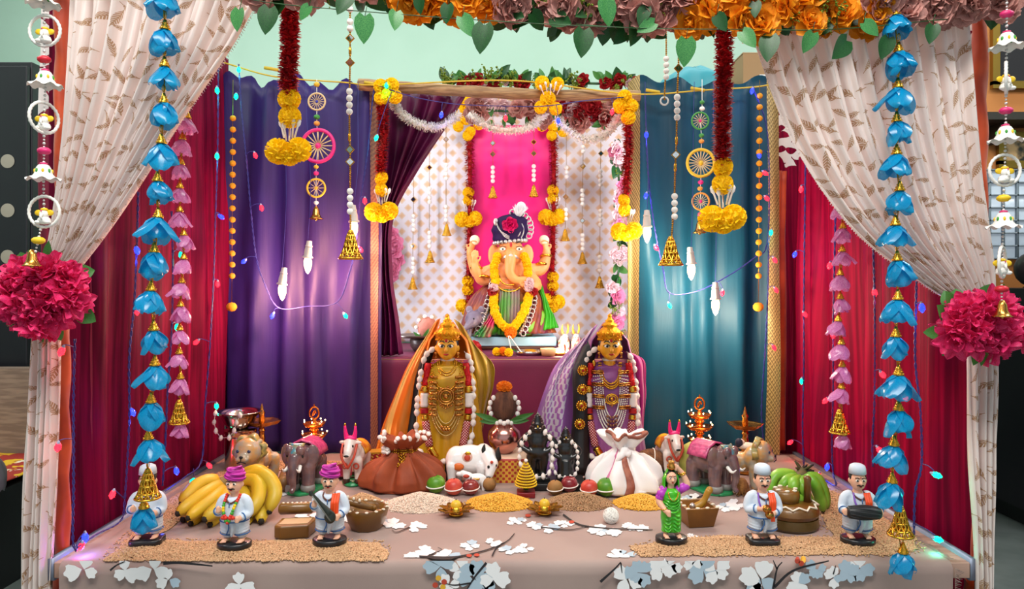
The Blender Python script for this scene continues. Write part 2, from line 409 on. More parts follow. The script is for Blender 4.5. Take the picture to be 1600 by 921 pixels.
# ------------------------------------------------------------------ curtains
def curtain(name, label, path, z0, z1, mat, wl=.06, amp=.014, cat='curtain', seed=0, top=None, flare=1.4, border=None, group=None, solid=.0012):
    L = sum((V(b+(0,))-V(a+(0,))).length for a, b in zip(path, path[1:])); nu = int(L/wl*9)+2; pts = resample([(x, y, 0) for x, y in path], nu)
    def shape(u, off=0):
        m = MB(); 
        def fn(a, v):
            i = round(a*(nu-1)); p = pts[i]; t = (pts[min(i+1, nu-1)]-pts[max(i-1, 0)]).normalized(); n = V((-t.y, t.x, 0)); s = a*L
            ph = s/wl*2*PI+5.*nz(s*5, v*.7, seed)+1.5*nz(s*11, v*1.5, seed+4)+seed
            w = amp*(.7+.8*nz(s*6, v*.8, seed+3))*(1+(flare-1)*v)*(math.sin(ph)+.22*math.sin(2.3*ph+1+v*2))+.012*nz(s*9, v*2.2, seed)*min(1, v*3)+.0025*nz(s*34, v*12, seed)
            zt = z1+(top(a) if top else 0)
            return V((p.x, p.y, 0))+n*(w+off)+V((0, 0, zt-(zt-z0)*v))
        return fn
    m = MB(); f = shape(0); m.grid(f, nu, 30, uv=lambda u, v: (u*L, z1-(z1-z0)*v))
    o = m.build(name, mat, solid=solid); tag(o, label, cat, group)
    if border:
        for (a0, a1, bm, bn) in border:
            m = MB(); g = shape(0, -.003); i0, i1 = int(a0*(nu-1)), max(int(a1*(nu-1)), int(a0*(nu-1))+2)
            m.grid(lambda u, v: g((i0+u*(i1-i0))/(nu-1), v), i1-i0+1, 30, uv=lambda u, v: (u*(a1-a0)*L, z1-(z1-z0)*v)); m.build(bn, bm, o)
    return o
curtain('side_curtain', 'maroon satin curtain hung down the table side next to the purple curtain', [(-.915, 1.40), (-.880, 1.48), (-.878, 1.8), (-.872, 2.13)], 0.0, 1.5, MAROON_SHADED, .13, .017, seed=1, top=lambda a: .03*a+.01*math.sin(a*40), group=None)
curtain('side_curtain', 'crimson maroon curtain with leaf printed white band next to the teal curtain', [(.855, 2.27), (.878, 1.9), (.880, 1.48), (.93, 1.40)], 0.0, 1.47, MAROONP, .13, .017, seed=4, top=lambda a: .01*math.sin(a*40))
curtain('printed_curtain', 'narrow leaf printed maroon curtain behind the post of white bells by the wardrobe', [(-1.0, 1.5), (-.88, 1.47)], 0.02, 1.5, M('maroon_leafy', '7E0A2A', .5, fn=leafprint(1.18, 1.55)), .05, .008, seed=6)
curtain('printed_curtain', 'narrow leaf printed maroon curtain behind the post by the framed pictures', [(.885, 1.47), (.985, 1.5)], 0.02, 1.5, bpy.data.materials['maroon_leafy'], .05, .008, seed=8)
curtain('back_curtain', 'deep purple satin saree hung as back curtain with brown woven edge', [(-.868, 2.115), (-.6, 2.09), (-.385, 2.09)], .352, 1.475, PURPLE, .11, .016, seed=11, top=lambda a: -.03*a+.015*math.sin(a*17)+.012*math.sin(a*43), border=[(.93, .985, BROWNB, 'woven_edge')], flare=1.6)
curtain('back_curtain', 'teal satin saree hung as back curtain with gold woven edges', [(.345, 2.09), (.6, 2.09), (.79, 2.10)], .352, 1.455, TEAL, .10, .016, seed=15, top=lambda a: .012*math.sin(a*23)+.015*max(0, math.sin(a*9)), border=[(.0, .09, GOLDB, 'gold_edge'), (.93, 1., GOLDB, 'gold_edge')], flare=1.6)
curtain('orange_drape', 'narrow orange cloth drape between the teal curtain and the crimson curtain', [(.79, 2.12), (.835, 2.14)], .352, 1.2, ORANGE, .02, .005, seed=3)

# cream curtains tied back at the front posts
def cream(name, label, rows, tail, sgn, nf):
    o = None
    m = MB(); 
    def fold(u, v):
        a = .016*(1-.75*u)*math.sin(v*nf*2*PI+1.5*nz(v*5, u*2, sgn))+.006*math.sin(v*nf*4.7*PI+u*3)
        return (0, a, 0)
    sheet(m, rows, 46, 150, fold, (.66, .66)); o = m.build(name, CREAM, solid=.0008)
    tag(o, label, 'curtain')
    m = MB(); sheet(m, tail, 40, 70, lambda u, v: (0, .012*math.sin(v*4.5*2*PI+4*nz(v*3, u*1.2))+.005*math.sin(v*11*2*PI+3*nz(v*4, u*2, 5)), 0), (.2, .75)); m.build('tied_tail', CREAM, o, solid=.0008)
    m = MB(); n = 150; e = resample([r[-1] if sgn > 0 else r[0] for r in rows], n)
    for i, p in enumerate(e):
        for k in range(3): m.tube([p, p+V((sgn*rr(.0, .003), rr(-.002, .002), rr(-.004, -.001)))], .0005, 3)
    tag(m.build('fringe', CREAM, o), kind='stuff')
Yc = 1.29
cream('tieback_curtain', 'sheer cream curtain with gold feather print tied back beside the wardrobe',
      [[P(112, -80, Yc), P(270, -80, Yc), P(440, -80, Yc)], [P(104, 60, Yc), P(230, 80, Yc), P(372, 60, Yc)], [P(94, 200, Yc), P(180, 220, Yc), P(272, 205, Yc)], [P(82, 330, Yc), P(130, 345, Yc), P(178, 345, Yc)], [P(72, 400, Yc), P(98, 408, Yc), P(122, 420, Yc)], [P(66, 450, Yc), P(76, 455, Yc), P(88, 460, Yc)]],
      [[P(52, 470, Yc), P(70, 470, Yc), P(88, 470, Yc)], [P(48, 560, Yc), P(68, 560, Yc), P(90, 560, Yc)], [P(40, 720, Yc), P(62, 720, Yc), P(86, 720, Yc)], [P(36, 900, Yc), P(56, 900, Yc), P(76, 900, Yc)], [P(34, 1130, Yc), P(56, 1130, Yc), P(74, 1130, Yc)]], 1, 11)
cream('tieback_curtain', 'sheer cream curtain with gold feather print tied back beside the framed pictures',
      [[P(1130, -80, Yc), P(1320, -80, Yc), P(1500, -80, Yc)], [P(1178, 55, Yc), P(1345, 50, Yc), P(1512, 55, Yc)], [P(1240, 220, Yc), P(1385, 220, Yc), P(1528, 220, Yc)], [P(1330, 355, Yc), P(1440, 350, Yc), P(1543, 350, Yc)], [P(1430, 435, Yc), P(1500, 430, Yc), P(1552, 425, Yc)], [P(1500, 480, Yc), P(1525, 480, Yc), P(1552, 478, Yc)]],
      [[P(1516, 490, Yc), P(1534, 490, Yc), P(1552, 490, Yc)], [P(1518, 580, Yc), P(1536, 580, Yc), P(1558, 580, Yc)], [P(1519, 720, Yc), P(1536, 720, Yc), P(1555, 720, Yc)], [P(1526, 860, Yc), P(1540, 860, Yc), P(1549, 860, Yc)], [P(1530, 1130, Yc), P(1540, 1130, Yc), P(1551, 1130, Yc)]], -1, 12)

# canopy frame
fr = thing('canopy_frame', 'orange cloth wrapped posts and rods of the canopy frame around the table', 'frame', (0, 1.35, 0))
for x in (-.872, .906):
    m = MB()
    def wrap(u, v, x=x):
        a = u*2*PI; z = v*1.44; r = .0135*(1+.14*math.sin(a*2+z*46)+.1*nz(a, z*14))+(.012*max(0, .3-z)/.3)
        return V((x+r*math.cos(a), r*math.sin(a)+.015, z))
    m.grid(wrap, 18, 110, closeu=True); m.build('wrapped_post', ORANGE, fr)
for x in (-.90, .90): MB().tube([(x, .02, 1.45), (x, .78, 1.45)], .009, 8).build('rod', WOOD, fr)
for y in (-.12, -.05, .12): MB().tube([(-.93, y, 1.462), (.93, y, 1.462)], .008, 8).build('rod', WOOD, fr)
for s, x in ((-1, -.83), (1, .875)):
    m = MB(); m.grid(lambda u, v: V((x+(.018+.01*v)*math.cos(u*2*PI)*(1+.12*math.sin(u*9+v*30)), -.02+.02*math.sin(u*2*PI), .30-v*.3+.01*math.sin(u*7))), 16, 20, closeu=True); m.build('orange_wrap', ORANGE, fr)

# beam, ropes over the altar
bm = MB(); bp = resample([P(560, 132, 2.06), P(700, 141, 2.06), P(850, 148, 2.06), P(1000, 150, 2.06)], 30)
bm.tube(bp, [.0165+.0012*math.sin(i*1.7) for i in range(30)], 12)
tag(bm.build('bamboo_beam', WOOD), 'weathered brown wooden beam resting across the top of the altar opening', 'beam')
m = MB(); a = [P(350, 98, 2.035), P(430, 120, 2.035), P(540, 129, 2.035), P(590, 133, 2.03), P(800, 126, 2.035), P(985, 147, 2.03), P(1100, 141, 2.035), P(1180, 136, 2.035), P(1215, 130, 2.0)]
m.tube(resample(a, 60), .0022, 5)
for x, y in ((424, 108), (580, 131), (1020, 143), (1090, 140)):
    p = P(x, y, 2.033); m.tube([p+V((-.02, 0, .004)), p+V((.02, 0, -.003))], .005, 5)
tag(m.build('yellow_cord', M('cord_yellow', 'C9A82A', .6)), 'thin yellow cord stretched along the tops of the back curtains', 'cord')

# alcove curtain tied back, backdrop cloths
m = MB(); Ya = 2.17
sheet(m, [[P(588, 138, Ya), P(650, 145, Ya), P(728, 150, Ya)], [P(592, 200, Ya), P(640, 200, Ya), P(700, 196, Ya)], [P(596, 270, Ya), P(620, 268, Ya), P(652, 268, Ya)], [P(592, 350, Ya), P(603, 345, Ya), P(614, 340, Ya)], [P(586, 420, Ya), P(598, 420, Ya), P(612, 425, Ya)], [P(590, 500, Ya), P(604, 500, Ya), P(622, 500, Ya)], [P(586, 556, Ya), P(606, 556, Ya), P(629, 554, Ya)]],
      60, 60, lambda u, v: (0, .014*math.sin(v*4*2*PI+u*2+2.5*nz(v*3, u*2))+.010*nz(v*9, u*3), 0))
tag(m.build('altar_curtain', WINE, solid=.0012), 'wine coloured satin curtain tied aside at the altar opening', 'curtain')
m = MB(); sheet(m, [[P(598, 160, 2.63), P(800, 160, 2.63), P(1010, 160, 2.63)], [P(598, 350, 2.63), P(800, 350, 2.63), P(1010, 350, 2.63)], [P(598, 534, 2.63), P(800, 534, 2.63), P(1010, 534, 2.63)]], 30, 80, lambda u, v: (0, .004*nz(v*9, u*5)+.003*math.sin(v*40), 0), (.985, .9))
tag(m.build('patterned_backdrop', M('diamond_cloth', 'F0E8EC', .6, spec=.3, trl=.05, fn=diamonds), solid=.0012), 'white backdrop cloth woven with peach diamonds behind the altar', 'backdrop cloth', kind='thing')
m = MB(); sheet(m, [[P(735, 196, 2.605), P(800, 196, 2.605), P(862, 196, 2.605)], [P(735, 330, 2.605), P(800, 330, 2.605), P(862, 330, 2.605)], [P(735, 500, 2.605), P(800, 500, 2.605), P(862, 500, 2.605)]], 60, 30, lambda u, v: (0, .003*nz(v*3, u*4)+.0012*nz(v*5, u*22), 0))
tag(m.build('pink_cloth', M('hot_pink', 'F00A7E', .35, spec=.5, sheen=.2), solid=.0012), 'hot pink shiny cloth hung behind the seated elephant headed idol', 'cloth')

o = MB().tube([P(596, 163, 2.595), P(1012, 163, 2.595)], .022, 12).build('backdrop_rod', WOOD); tag(o, 'wooden rod carrying the patterned backdrop cloth and its bell chains', 'rod')
# altar table
al = thing('altar_table', 'altar table covered in plain wine cloth behind the two saree dolls', 'table', (.01, 2.38, 0))
MB().box((0, 0, .615), (.86, .5, .03)).build('table_top', WOOD, al)
for x in (-.4, .4):
    for y in (-.2, .2): MB().box((x, y, .3), (.04, .04, .6)).build('leg', WOOD, al)
m = MB(); 
def afn(u, v):
    x = -.44+.88*u; s = v*.95
    if s < .5: return V((x, .252-s, .634+.0008*nz(x*20, s*20)))
    d = s-.5; return V((x, -.254-.008*abs(math.sin(x*22))*min(1, d*4), .634-d))
m.grid(afn, 60, 60); m.build('cloth_cover', M('wine_plain', '6E1242', .6, vary=(5, '5F0E38'), bump=(300, .08)), al)
# two added light bars hidden behind the curtains to brighten the altar
for kx, kl in ((-1, 'slim upright led bar behind the wine altar curtain'), (1, 'slim upright led bar behind the gold edge of the teal curtain')):
  lb = thing('led_bar', kl, 'lamp', (kx*.425, 2.25, 1.0))
  MB().box((0, 0, 0), (.014, .02, .72)).build('housing', WHITE, lb); MB().box((0, 0, -.68), (.01, .014, .64)).build('stand_rod', WHITE, lb); MB().box((0, 0, -.995), (.05, .05, .01)).build('stand_base', WHITE, lb)
  l = bpy.data.lights.new('led_bar_light', 'AREA'); l.shape = 'RECTANGLE'; l.size = .02; l.size_y = .7; l.energy = 1.35; l.color = (.97, .94, 1)
  o = bpy.data.objects.new('led_bar_light', l); C.objects.link(o); o.parent = lb; o.location = (-kx*.012, .004, 0); o.rotation_euler = (PI/2, 0, kx*math.radians(58))
# ------------------------------------------------------------------ flower meshes shared by many parts
def petal(mb, L, W, tilt, curl, az, base=.0, cup=.25, nu=4, nv=5, c=(0, 0, 0), ruff=0., tip=.5, seed=0):
    """tilt: angle from +z at the base, curl: added along the length; az: direction"""
    def fn(u, v):
        s = u*2-1; v = 1-(1-v)**1.6; r, z, n = base, 0., 8
        for i in range(n): a = tilt+curl*v*(i+.5)/n; r += math.sin(a)*L*v/n; z += math.cos(a)*L*v/n
        w = W*max(0, math.sin(PI*min(.992, (.06+.932*v))))**tip; a = tilt+curl*v
        d = cup*W*(s*s)+ruff*math.sin(s*5+v*7+seed)*v
        x = r-math.cos(a)*d; z += math.sin(a)*d
        return V((x*math.cos(az)-s*w*math.sin(az)+c[0], x*math.sin(az)+s*w*math.cos(az)+c[1], z+c[2]))
    mb.grid(fn, nu, nv)
def rose_mesh(name, mat, seed, r=.03):
    q = random.Random(seed); m = MB()
    for l, (n, t, L, W) in enumerate(((3, .15, .6, .36), (4, .35, .7, .42), (5, .65, .85, .5), (6, 1.0, 1., .55), (6, 1.4, 1.1, .55))):
        for i in range(n): petal(m, L*r, W*r, t+q.uniform(-.15, .15), -.25+.5*(l > 1)+q.uniform(-.1, .25), 2*PI*i/n+l*.7+q.uniform(-.2, .2), .05*r, .35, 4, 4, ruff=.08*r, seed=q.random()*6)
    m.ball((0, 0, .2*r), .2*r, 6)
    return mesh_of(m, name, mat)
def mari_mesh(name, mat, n=110):
    m = MB(); m.ball((0, 0, 0), .78, 8)
    for i in range(n):
        z = 1-2*(i+.5)/n; a = i*2.39996; r = math.sqrt(1-z*z); d = V((r*math.cos(a), r*math.sin(a), z)); u = d.orthogonal().normalized(); w = d.cross(u)
        k = i*1.3; e = (u*math.cos(k)+w*math.sin(k)); g = d.cross(e); s = .2
        m.add([d*.7-e*s*.6, d*.7+e*s*.6, d*1.03+e*s+g*.09, d*1.07+g*.02, d*1.03-e*s-g*.09], [(0, 1, 2, 3, 4)])
    return mesh_of(m, name, mat, smooth=False)
def leaf_mesh(name, mat, L=1., W=.38, heart=True, bend=.3):
    m = MB()
    def fn(u, v):
        s = u*2-1; w = W*(math.sin(PI*min(1, v*.96+.04)**(.62 if heart else .8))**.8)
        y = v*L-(.14*L*abs(s)*(1-v)**3 if heart else 0)
        return V((s*w, bend*L*.3*v*v-.02, -y)) + V((0, -.22*abs(s)*w, 0))
    m.grid(fn, 5, 7); return mesh_of(m, name, mat)
MARI_M, MARO_M = mari_mesh('marigold_flower', MARI), mari_mesh('orange_marigold_flower', MARO)
PINKR = M('rose_dusty', 'BE7E78', .6, trl=.2, vary=(40, 'D9A89C')); ORR = M('rose_orange', 'F08C0C', .6, trl=.2, vary=(40, 'F8AE1E'))
BUNCH = M('flower_crimson', 'E5145C', .5, trl=.2, vary=(34, 'F04488'))
ROSES_P = [rose_mesh('pink_rose', PINKR, s, 1) for s in (1, 2, 3)]; ROSES_O = [rose_mesh('orange_rose', ORR, s, 1) for s in (4, 5, 6)]
ROSES_R = [rose_mesh('red_rose', M('rose_red', 'B01A24', .6, trl=.15), s, 1) for s in (8, 9)]; ROSES_W = [rose_mesh('pale_rose', M('rose_pale', 'F2D9DC', .6, trl=.3), s, 1) for s in (11, 12)]
ROSES_K = [rose_mesh('candy_rose', M('rose_candy', 'F29AC0', .6, trl=.3), s, 1) for s in (13, 14)]
LEAFV, LEAFD, LEAFG = leaf_mesh('ivy_leaf', GREENV), leaf_mesh('dark_leaf', GREEND), leaf_mesh('green_leaf', GREEN, W=.26, heart=False)
def spray_mesh(name, mat, seed):
    q = random.Random(seed); m = MB()
    for k in range(7):
        a = q.uniform(0, 6.3); t = q.uniform(.1, 1.2); e = V((math.sin(t)*math.cos(a), math.sin(t)*math.sin(a), math.cos(t)))*q.uniform(.5, 1)
        m.tube([(0, 0, 0), e*.5+V((0, 0, .05)), e], .02, 3)
        for i in range(5): m.ball(e*(.4+.15*i)+V((q.uniform(-.09, .09), q.uniform(-.09, .09), q.uniform(-.09, .09))), q.uniform(.05, .09), 4)
    return mesh_of(m, name, mat)
SPRAY = [spray_mesh('filler_sprig', M('sprig_yellow', '9AA82A', .6, trl=.2, vary=(20, '4F7A22')), s) for s in (1, 2)]
def scatter_garland(root, items, pts_fn, n, up=False):
    """items: list of (mesh list, part name, size range, weight)"""
    for _ in range(n):
        p = pts_fn(); t = R.random()*sum(i[3] for i in items)
        for ms, nm, (a, b), w in items:
            t -= w
            if t <= 0: break
        d = V((rr(-.7, .7), -1, rr(-.9, .45))); 
        if 'leaf' in nm and up: inst(R.choice(ms), nm, root, p+V((0, 0, .002)), (rr(-.4, .4), PI+rr(-1, 1), rr(-.8, .8)), rr(a, b))
        elif 'leaf' in nm: inst(R.choice(ms), nm, root, p+V((0, .01, -.004)), (rr(-.5, .9), rr(-1.2, 1.2), rr(-.8, .8)), rr(a, b))
        else: inst(R.choice(ms), nm, root, p, d.to_track_quat('Z', 'Y').to_euler(), rr(a, b))
def top_garland(name, label, x0, x1, lo, roses, nm, n, size=(.026, .036), lw=.6):
    c = P((x0+x1)/2, -10, 1.26); g = thing(name, label, 'garland', c)
    def pf():
        x = rr(x0, x1); l = lo(x); t = R.random()**.7
        return P(x, -40+(l+28)*t, rr(1.225, 1.30))-c
    k = 6
    MB().tube([P(x0+(x1-x0)*i/k, -28, 1.27)-c for i in range(k+1)], .008, 6).build('garland_stem', GREEND, g)
    scatter_garland(g, [(roses, nm, size, 1.), ([LEAFD], 'dark_leaf', (.035, .055), lw), (SPRAY, 'filler_sprig', (.02, .035), .25)], pf, n)
    return g
top_garland('rose_garland', 'short garland of pale pink roses and leaves over the purple side of the canopy', 395, 625, lambda x: 2, ROSES_P, 'pink_rose', 26)
top_garland('rose_garland', 'bright orange rose garland over the middle of the canopy front', 618, 800, lambda x: 24, ROSES_O, 'orange_rose', 44)
top_garland('rose_garland', 'thick dusty pink rose garland over the altar with dark leaves', 795, 1085, lambda x: 25+25*math.sin((x-795)/290*PI*.75), ROSES_P, 'pink_rose', 100, lw=.8)
top_garland('rose_garland', 'amber orange rose garland above the gold feather curtain', 1075, 1390, lambda x: 52, ROSES_O, 'orange_rose', 95)
top_garland('rose_garland', 'dusky pink rose garland ending at the hanging white bells', 1375, 1570, lambda x: 42-.12*(x-1375), ROSES_P, 'pink_rose', 55)
# vines with single leaves
def vine(label, pts, leaves, Y=1.21, group='leafy vines on the canopy front'):
    c = P(pts[0][0], pts[0][1], Y); g = thing('ivy_vine', label, 'vine', c)
    MB().tube(resample([P(x, y, Y)-c for x, y in pts], 30), .0009, 4).build('vine_stem', GREEND, g)
    for x, y, s, a, k in leaves:
        p = P(x, y, Y)-c; inst((LEAFV, LEAFD)[k], ('ivy_leaf', 'dark_leaf')[k], g, p, (rr(-.25, .25), a, rr(-.4, .4)), s*Y/F)
        MB().tube([p, p+V((.002, .002, .012)), p+V((.004, 0, .02))], .0007, 4).build('leaf_stalk', GREEND, g)
vine('thin ivy vine with separate leaves dangling over the purple side', [(345, -10), (420, 4), (520, 14), (700, 28), (860, 38), (1000, 44)],
     [(374, 16, 34, .1, 0), (421, 14, 42, .15, 1), (483, 10, 26, .6, 0), (570, 26, 42, .05, 0), (619, 19, 32, .1, 0), (722, 27, 36, -.5, 0), (757, 40, 46, .15, 1), (700, 8, 30, .1, 1), (546, -8, 38, .5, 1), (655, -4, 26, 0, 1)])
vine('ivy vine with big dark leaves hanging below the pink and amber roses', [(900, 38), (1000, 44), (1160, 46), (1300, 46), (1480, 30)],
     [(945, 0, 42, -.2, 0), (912, 48, 44, .1, 1), (1022, 36, 30, 1.1, 0), (1072, 62, 42, .05, 0), (1160, 50, 34, -.6, 0), (1203, 58, 42, .1, 1), (1270, 52, 32, .4, 0), (1322, 64, 44, .75, 1), (1180, 4, 26, 0, 1), (1388, 60, 34, .3, 1), (1458, 40, 30, .2, 1), (1350, 36, 30, -.8, 0), (1010, 12, 30, .4, 1), (1120, 24, 30, -.5, 1)])
# tie-back flower bunches
def petal_bunch_mesh(seed):
    q = random.Random(seed); m = MB()
    for l, (n, t, L) in enumerate(((5, .35, .75), (7, .8, .95), (8, 1.25, 1.05))):
        for i in range(n): petal(m, L, .3, t+q.uniform(-.2, .2), q.uniform(-.1, .5), 2*PI*i/n+l*.5+q.uniform(-.2, .2), .05, .3, 4, 5, ruff=.07, seed=q.random()*9, tip=.7)
    m.ball((0, 0, .1), .14, 6); return mesh_of(m, 'crimson_flower', BUNCH)
BM_ = [petal_bunch_mesh(s) for s in (1, 2, 3)]
def tie_bunch(label, px, py, w, h, n):
    c = P(px, py, 1.225); g = thing('tieback_flowers', label, 'flower bunch', c); s = 1.225/F
    MB().ball((0, .015, 0), (w*.33*s, .014, h*.34*s), 12).build('bunch_core', GREEND, g)
    for i in range(n):
        a = i*2.4; q = math.sqrt((i+.5)/n)*.8; d = V((math.cos(a)*q, -1+.8*q, math.sin(a)*q)); p = V((math.cos(a)*q*w*.5*s, -.02*(1-q), math.sin(a)*q*h*.5*s))
        inst(R.choice(BM_), 'crimson_flower', g, p, (d+V((rr(-.3, .3), 0, rr(-.3, .3)))).to_track_quat('Z', 'Y').to_euler(), rr(.032, .044))
    for i in range(11):
        a = rr(-.6, 3.6) if i < 8 else rr(-2.4, -.8); p = V((math.cos(a)*w*.42*s, .012, math.sin(a)*h*.42*s))
        inst(LEAFG, 'green_leaf', g, p, (rr(-.4, .4), -a-PI/2+rr(-.5, .5), rr(-.5, .5)), (rr(.05, .065), .05, rr(.03, .045)))
tie_bunch('crimson artificial flower bunch tying back the curtain beside the wardrobe', 66, 462, 138, 112, 17)
tie_bunch('crimson artificial flower bunch tying back the curtain beside the dark cabinet', 1534, 508, 128, 84, 15)

# ------------------------------------------------------------------ long hanging strings
def bellflower(seed, mat, n=5, L=1., W=.42):
    q = random.Random(seed); m = MB()
    for i in range(n): petal(m, L*q.uniform(.85, 1.1), W, PI-q.uniform(.5, .9), q.uniform(.15, .5), 2*PI*i/n+q.uniform(-.25, .25), .05, -.34, 7, 9, ruff=.03, seed=q.random()*5, tip=.42)
    return mesh_of(m, 'flower', mat)
BLUE = M('blue_petal', '10AADC', .22, trl=.4, spec=.6, clear=.08, vary=(30, '0896D2')); PINKP = M('pink_petal', 'D05AB0', .25, trl=.4, spec=.6, vary=(50, 'F0B0E0'))
BLUEF = [bellflower(s, BLUE, 5, 1.05, .44) for s in range(4)]; PINKF = [bellflower(s+9, PINKP, 5, 1., .36) for s in range(3)]
def cap_mesh():
    m = MB()
    m.lathe([(.0, .5), (.07, .48), (.12, .3), (.24, .02), (.26, -.03), (.2, -.04), (.0, .02)], n=10)
    for k in range(3):
        for i in range(8+2*k): a = 2*PI*i/(8+2*k); r = .13+.05*k; m.ball((r*math.cos(a), r*math.sin(a), .28-.12*k), .035, 4)
    return mesh_of(m, 'gold_cap', GOLD)
CAP = cap_mesh()
def link_mesh():
    m = MB()
    for a in (0, PI/3, 2*PI/3):
        m.tube([V((.13*math.cos(t)*math.cos(a), .13*math.cos(t)*math.sin(a), .3*math.sin(t))) for t in [i*PI/6 for i in range(12)]], .03, 4, closed=True)
    return mesh_of(m, 'gold_link', GOLD)
LINK = link_mesh()
def filigree_bell_mesh(mat=GOLD, name='filigree_bell'):
    m = MB(); pr = [(.09, 1.), (.15, .86), (.19, .7), (.25, .45), (.34, .18), (.45, 0)]
    m.lathe([(.0, 1.12), (.09, 1.1), (.12, 1.)], n=12)
    def at(z):
        for (r0, z0), (r1, z1) in zip(pr, pr[1:]):
            if z1 <= z <= z0: return r1+(r0-r1)*(z-z1)/(z0-z1)
        return .12
    for s in (1, -1):
        for i in range(11):
            pts = []
            for k in range(9): z = 1-k/8; a = 2*PI*i/11+s*k*.17; r = at(z); pts.append((r*math.cos(a), r*math.sin(a), z))
            m.tube(pts, .04, 4)
    for z in (1., .7, .45, .18, 0): m.tube([(at(z)*math.cos(a), at(z)*math.sin(a), z) for a in [i*PI/9 for i in range(18)]], .045, 5, closed=True)
    m.lathe([(.0, .95), (.07, .93), (.14, .62), (.2, .38), (.28, .12), (.0, .1)], n=12)
    return mesh_of(m, name, mat)
FBELL = filigree_bell_mesh()
def flower_string(label, flowers, bell, tail, fl, size, Y, wire, pname, cat='flower string'):
    c = V(Y if hasattr(Y, '__len__') else P(flowers[0][0], flowers[0][1], Y)); D = c.y; top = V((c.x, D, 1.455)); s = D/F
    g = thing('flower_string', label, cat, c)
    seq = [P(x, y, D)-c for x, y in flowers]; end = P(*(tail or bell or flowers[-1]), D)-c
    MB().tube([top-c]+seq+[end], .0011, 5).build('string', GOLDD, g)
    for i, p in enumerate(seq):
        k = size*s*rr(.92, 1.1)
        inst(fl[i % len(fl)], pname, g, p+V((0, 0, size*s*.38)), (rr(-.15, .15), rr(-.15, .15), rr(0, 6)), k)
        inst(CAP, 'gold_cap', g, p+V((0, 0, size*s*.36)), None, size*s*.78); inst(LINK, 'gold_link', g, p+V((0, 0, size*s*.92)), None, size*s*.5)
    if bell:
        b = P(*bell, D)-c; inst(FBELL, 'filigree_bell', g, b+V((0, 0, -21*s)), None, (41 if size > 30 else 33)*s); inst(LINK, 'gold_link', g, b+V((0, 0, size*s*.75)), None, size*s*.42)
    if tail:
        b = P(*tail, D)-c; inst(fl[-1], pname, g, b+V((0, 0, size*s*.38)), None, size*s*.95); inst(CAP, 'gold_cap', g, b+V((0, 0, size*s*.36)), None, size*s*.8); inst(LINK, 'gold_link', g, b+V((0, 0, size*s*.9)), None, size*s*.4)
flower_string('long string of glossy blue fabric bellflowers hanging over the bananas side', [(255, 0), (258, 60), (257, 118), (256, 175), (252, 238), (246, 297), (247, 354), (241, 408), (236, 468), (240, 530), (242, 585), (236, 643), (232, 700)], (231, 757), (225, 808), BLUEF, 40, 1.22, 0, 'blue_flower')
flower_string('long string of glossy blue fabric bellflowers hanging over the drummer figurine side', [(1399, 38), (1404, 95), (1403, 151), (1401, 204), (1401, 255), (1406, 312), (1399, 366), (1402, 421), (1403, 482), (1400, 540), (1404, 600), (1404, 655), (1397, 710), (1394, 768)], (1407, 815), (1411, 878), BLUEF, 40, 1.22, 0, 'blue_flower')
flower_string('string of pinkish purple fabric blossoms hanging beside the bananas', [(293, 195), (285, 228), (283, 267), (281, 304), (281, 341), (287, 378), (287, 415), (284, 452), (282, 489), (281, 526), (280, 563), (282, 602)], (280, 640), (282, 672), PINKF, 29, 1.40, 0, 'pink_flower')
flower_string('string of pinkish purple fabric blossoms hanging before the crimson curtain', [(1315, 295), (1315, 330), (1317, 367), (1316, 403), (1313, 440), (1313, 477), (1310, 512), (1315, 548), (1316, 583), (1315, 617)], (1312, 655), (1317, 690), PINKF, 29, 1.46, 0, 'pink_flower')

# white bell and ring wind chimes at the posts
PORC = M('painted_white', 'F1ECE6', .3, coat=.3); PINKE = M('chime_pink', 'D8286E', .4); YEL = M('chime_yellow', 'EFC21A', .5); GREENP = M('paint_green', '3E9A3A', .5)
def cbell_mesh():
    m = MB()
    def fn(u, v):
        pr = [(.0, .62), (.2, .6), (.3, .45), (.36, .2), (.46, .05), (.72, -.08)]; t = v*5; i = min(int(t), 4); f = t-i
        r = pr[i][0]+(pr[i+1][0]-pr[i][0])*f; z = pr[i][1]+(pr[i+1][1]-pr[i][1])*f; a = u*2*PI
        if v > .75: z += .07*math.cos(a*8)*(v-.75)*4
        return V((r*math.cos(a), r*math.sin(a), z))
    m.grid(fn, 40, 14, closeu=True)
    m.slot = 1; m.ball((0, 0, .64), (.18, .18, .07), 10)
    for i in range(8):
        a = 2*PI*i/8; m.slot = 2+i % 2; m.ball((.335*math.cos(a), .335*math.sin(a), .3), (.06, .06, .11), 6, )
    return mesh_of(m, 'white_bell', [PORC, PINKE, YEL, GREENP])
def cring_mesh():
    m = MB(); m.tube([V((math.cos(a), 0, math.sin(a))) for a in [i*PI/24 for i in range(48)]], [.09+.03*(i % 2) for i in range(48)], 6, closed=True); return mesh_of(m, 'wrapped_ring', PORC)
CBELL, CRING = cbell_mesh(), cring_mesh()
SBELL = mesh_of(MB().lathe([(0, 1), (.12, .98), (.25, .7), (.3, .35), (.45, .08), (.6, 0), (.5, -.02), (.2, .3)], n=14).ball((0, 0, -.02), .12, 8), 'small_bell', BRASS)
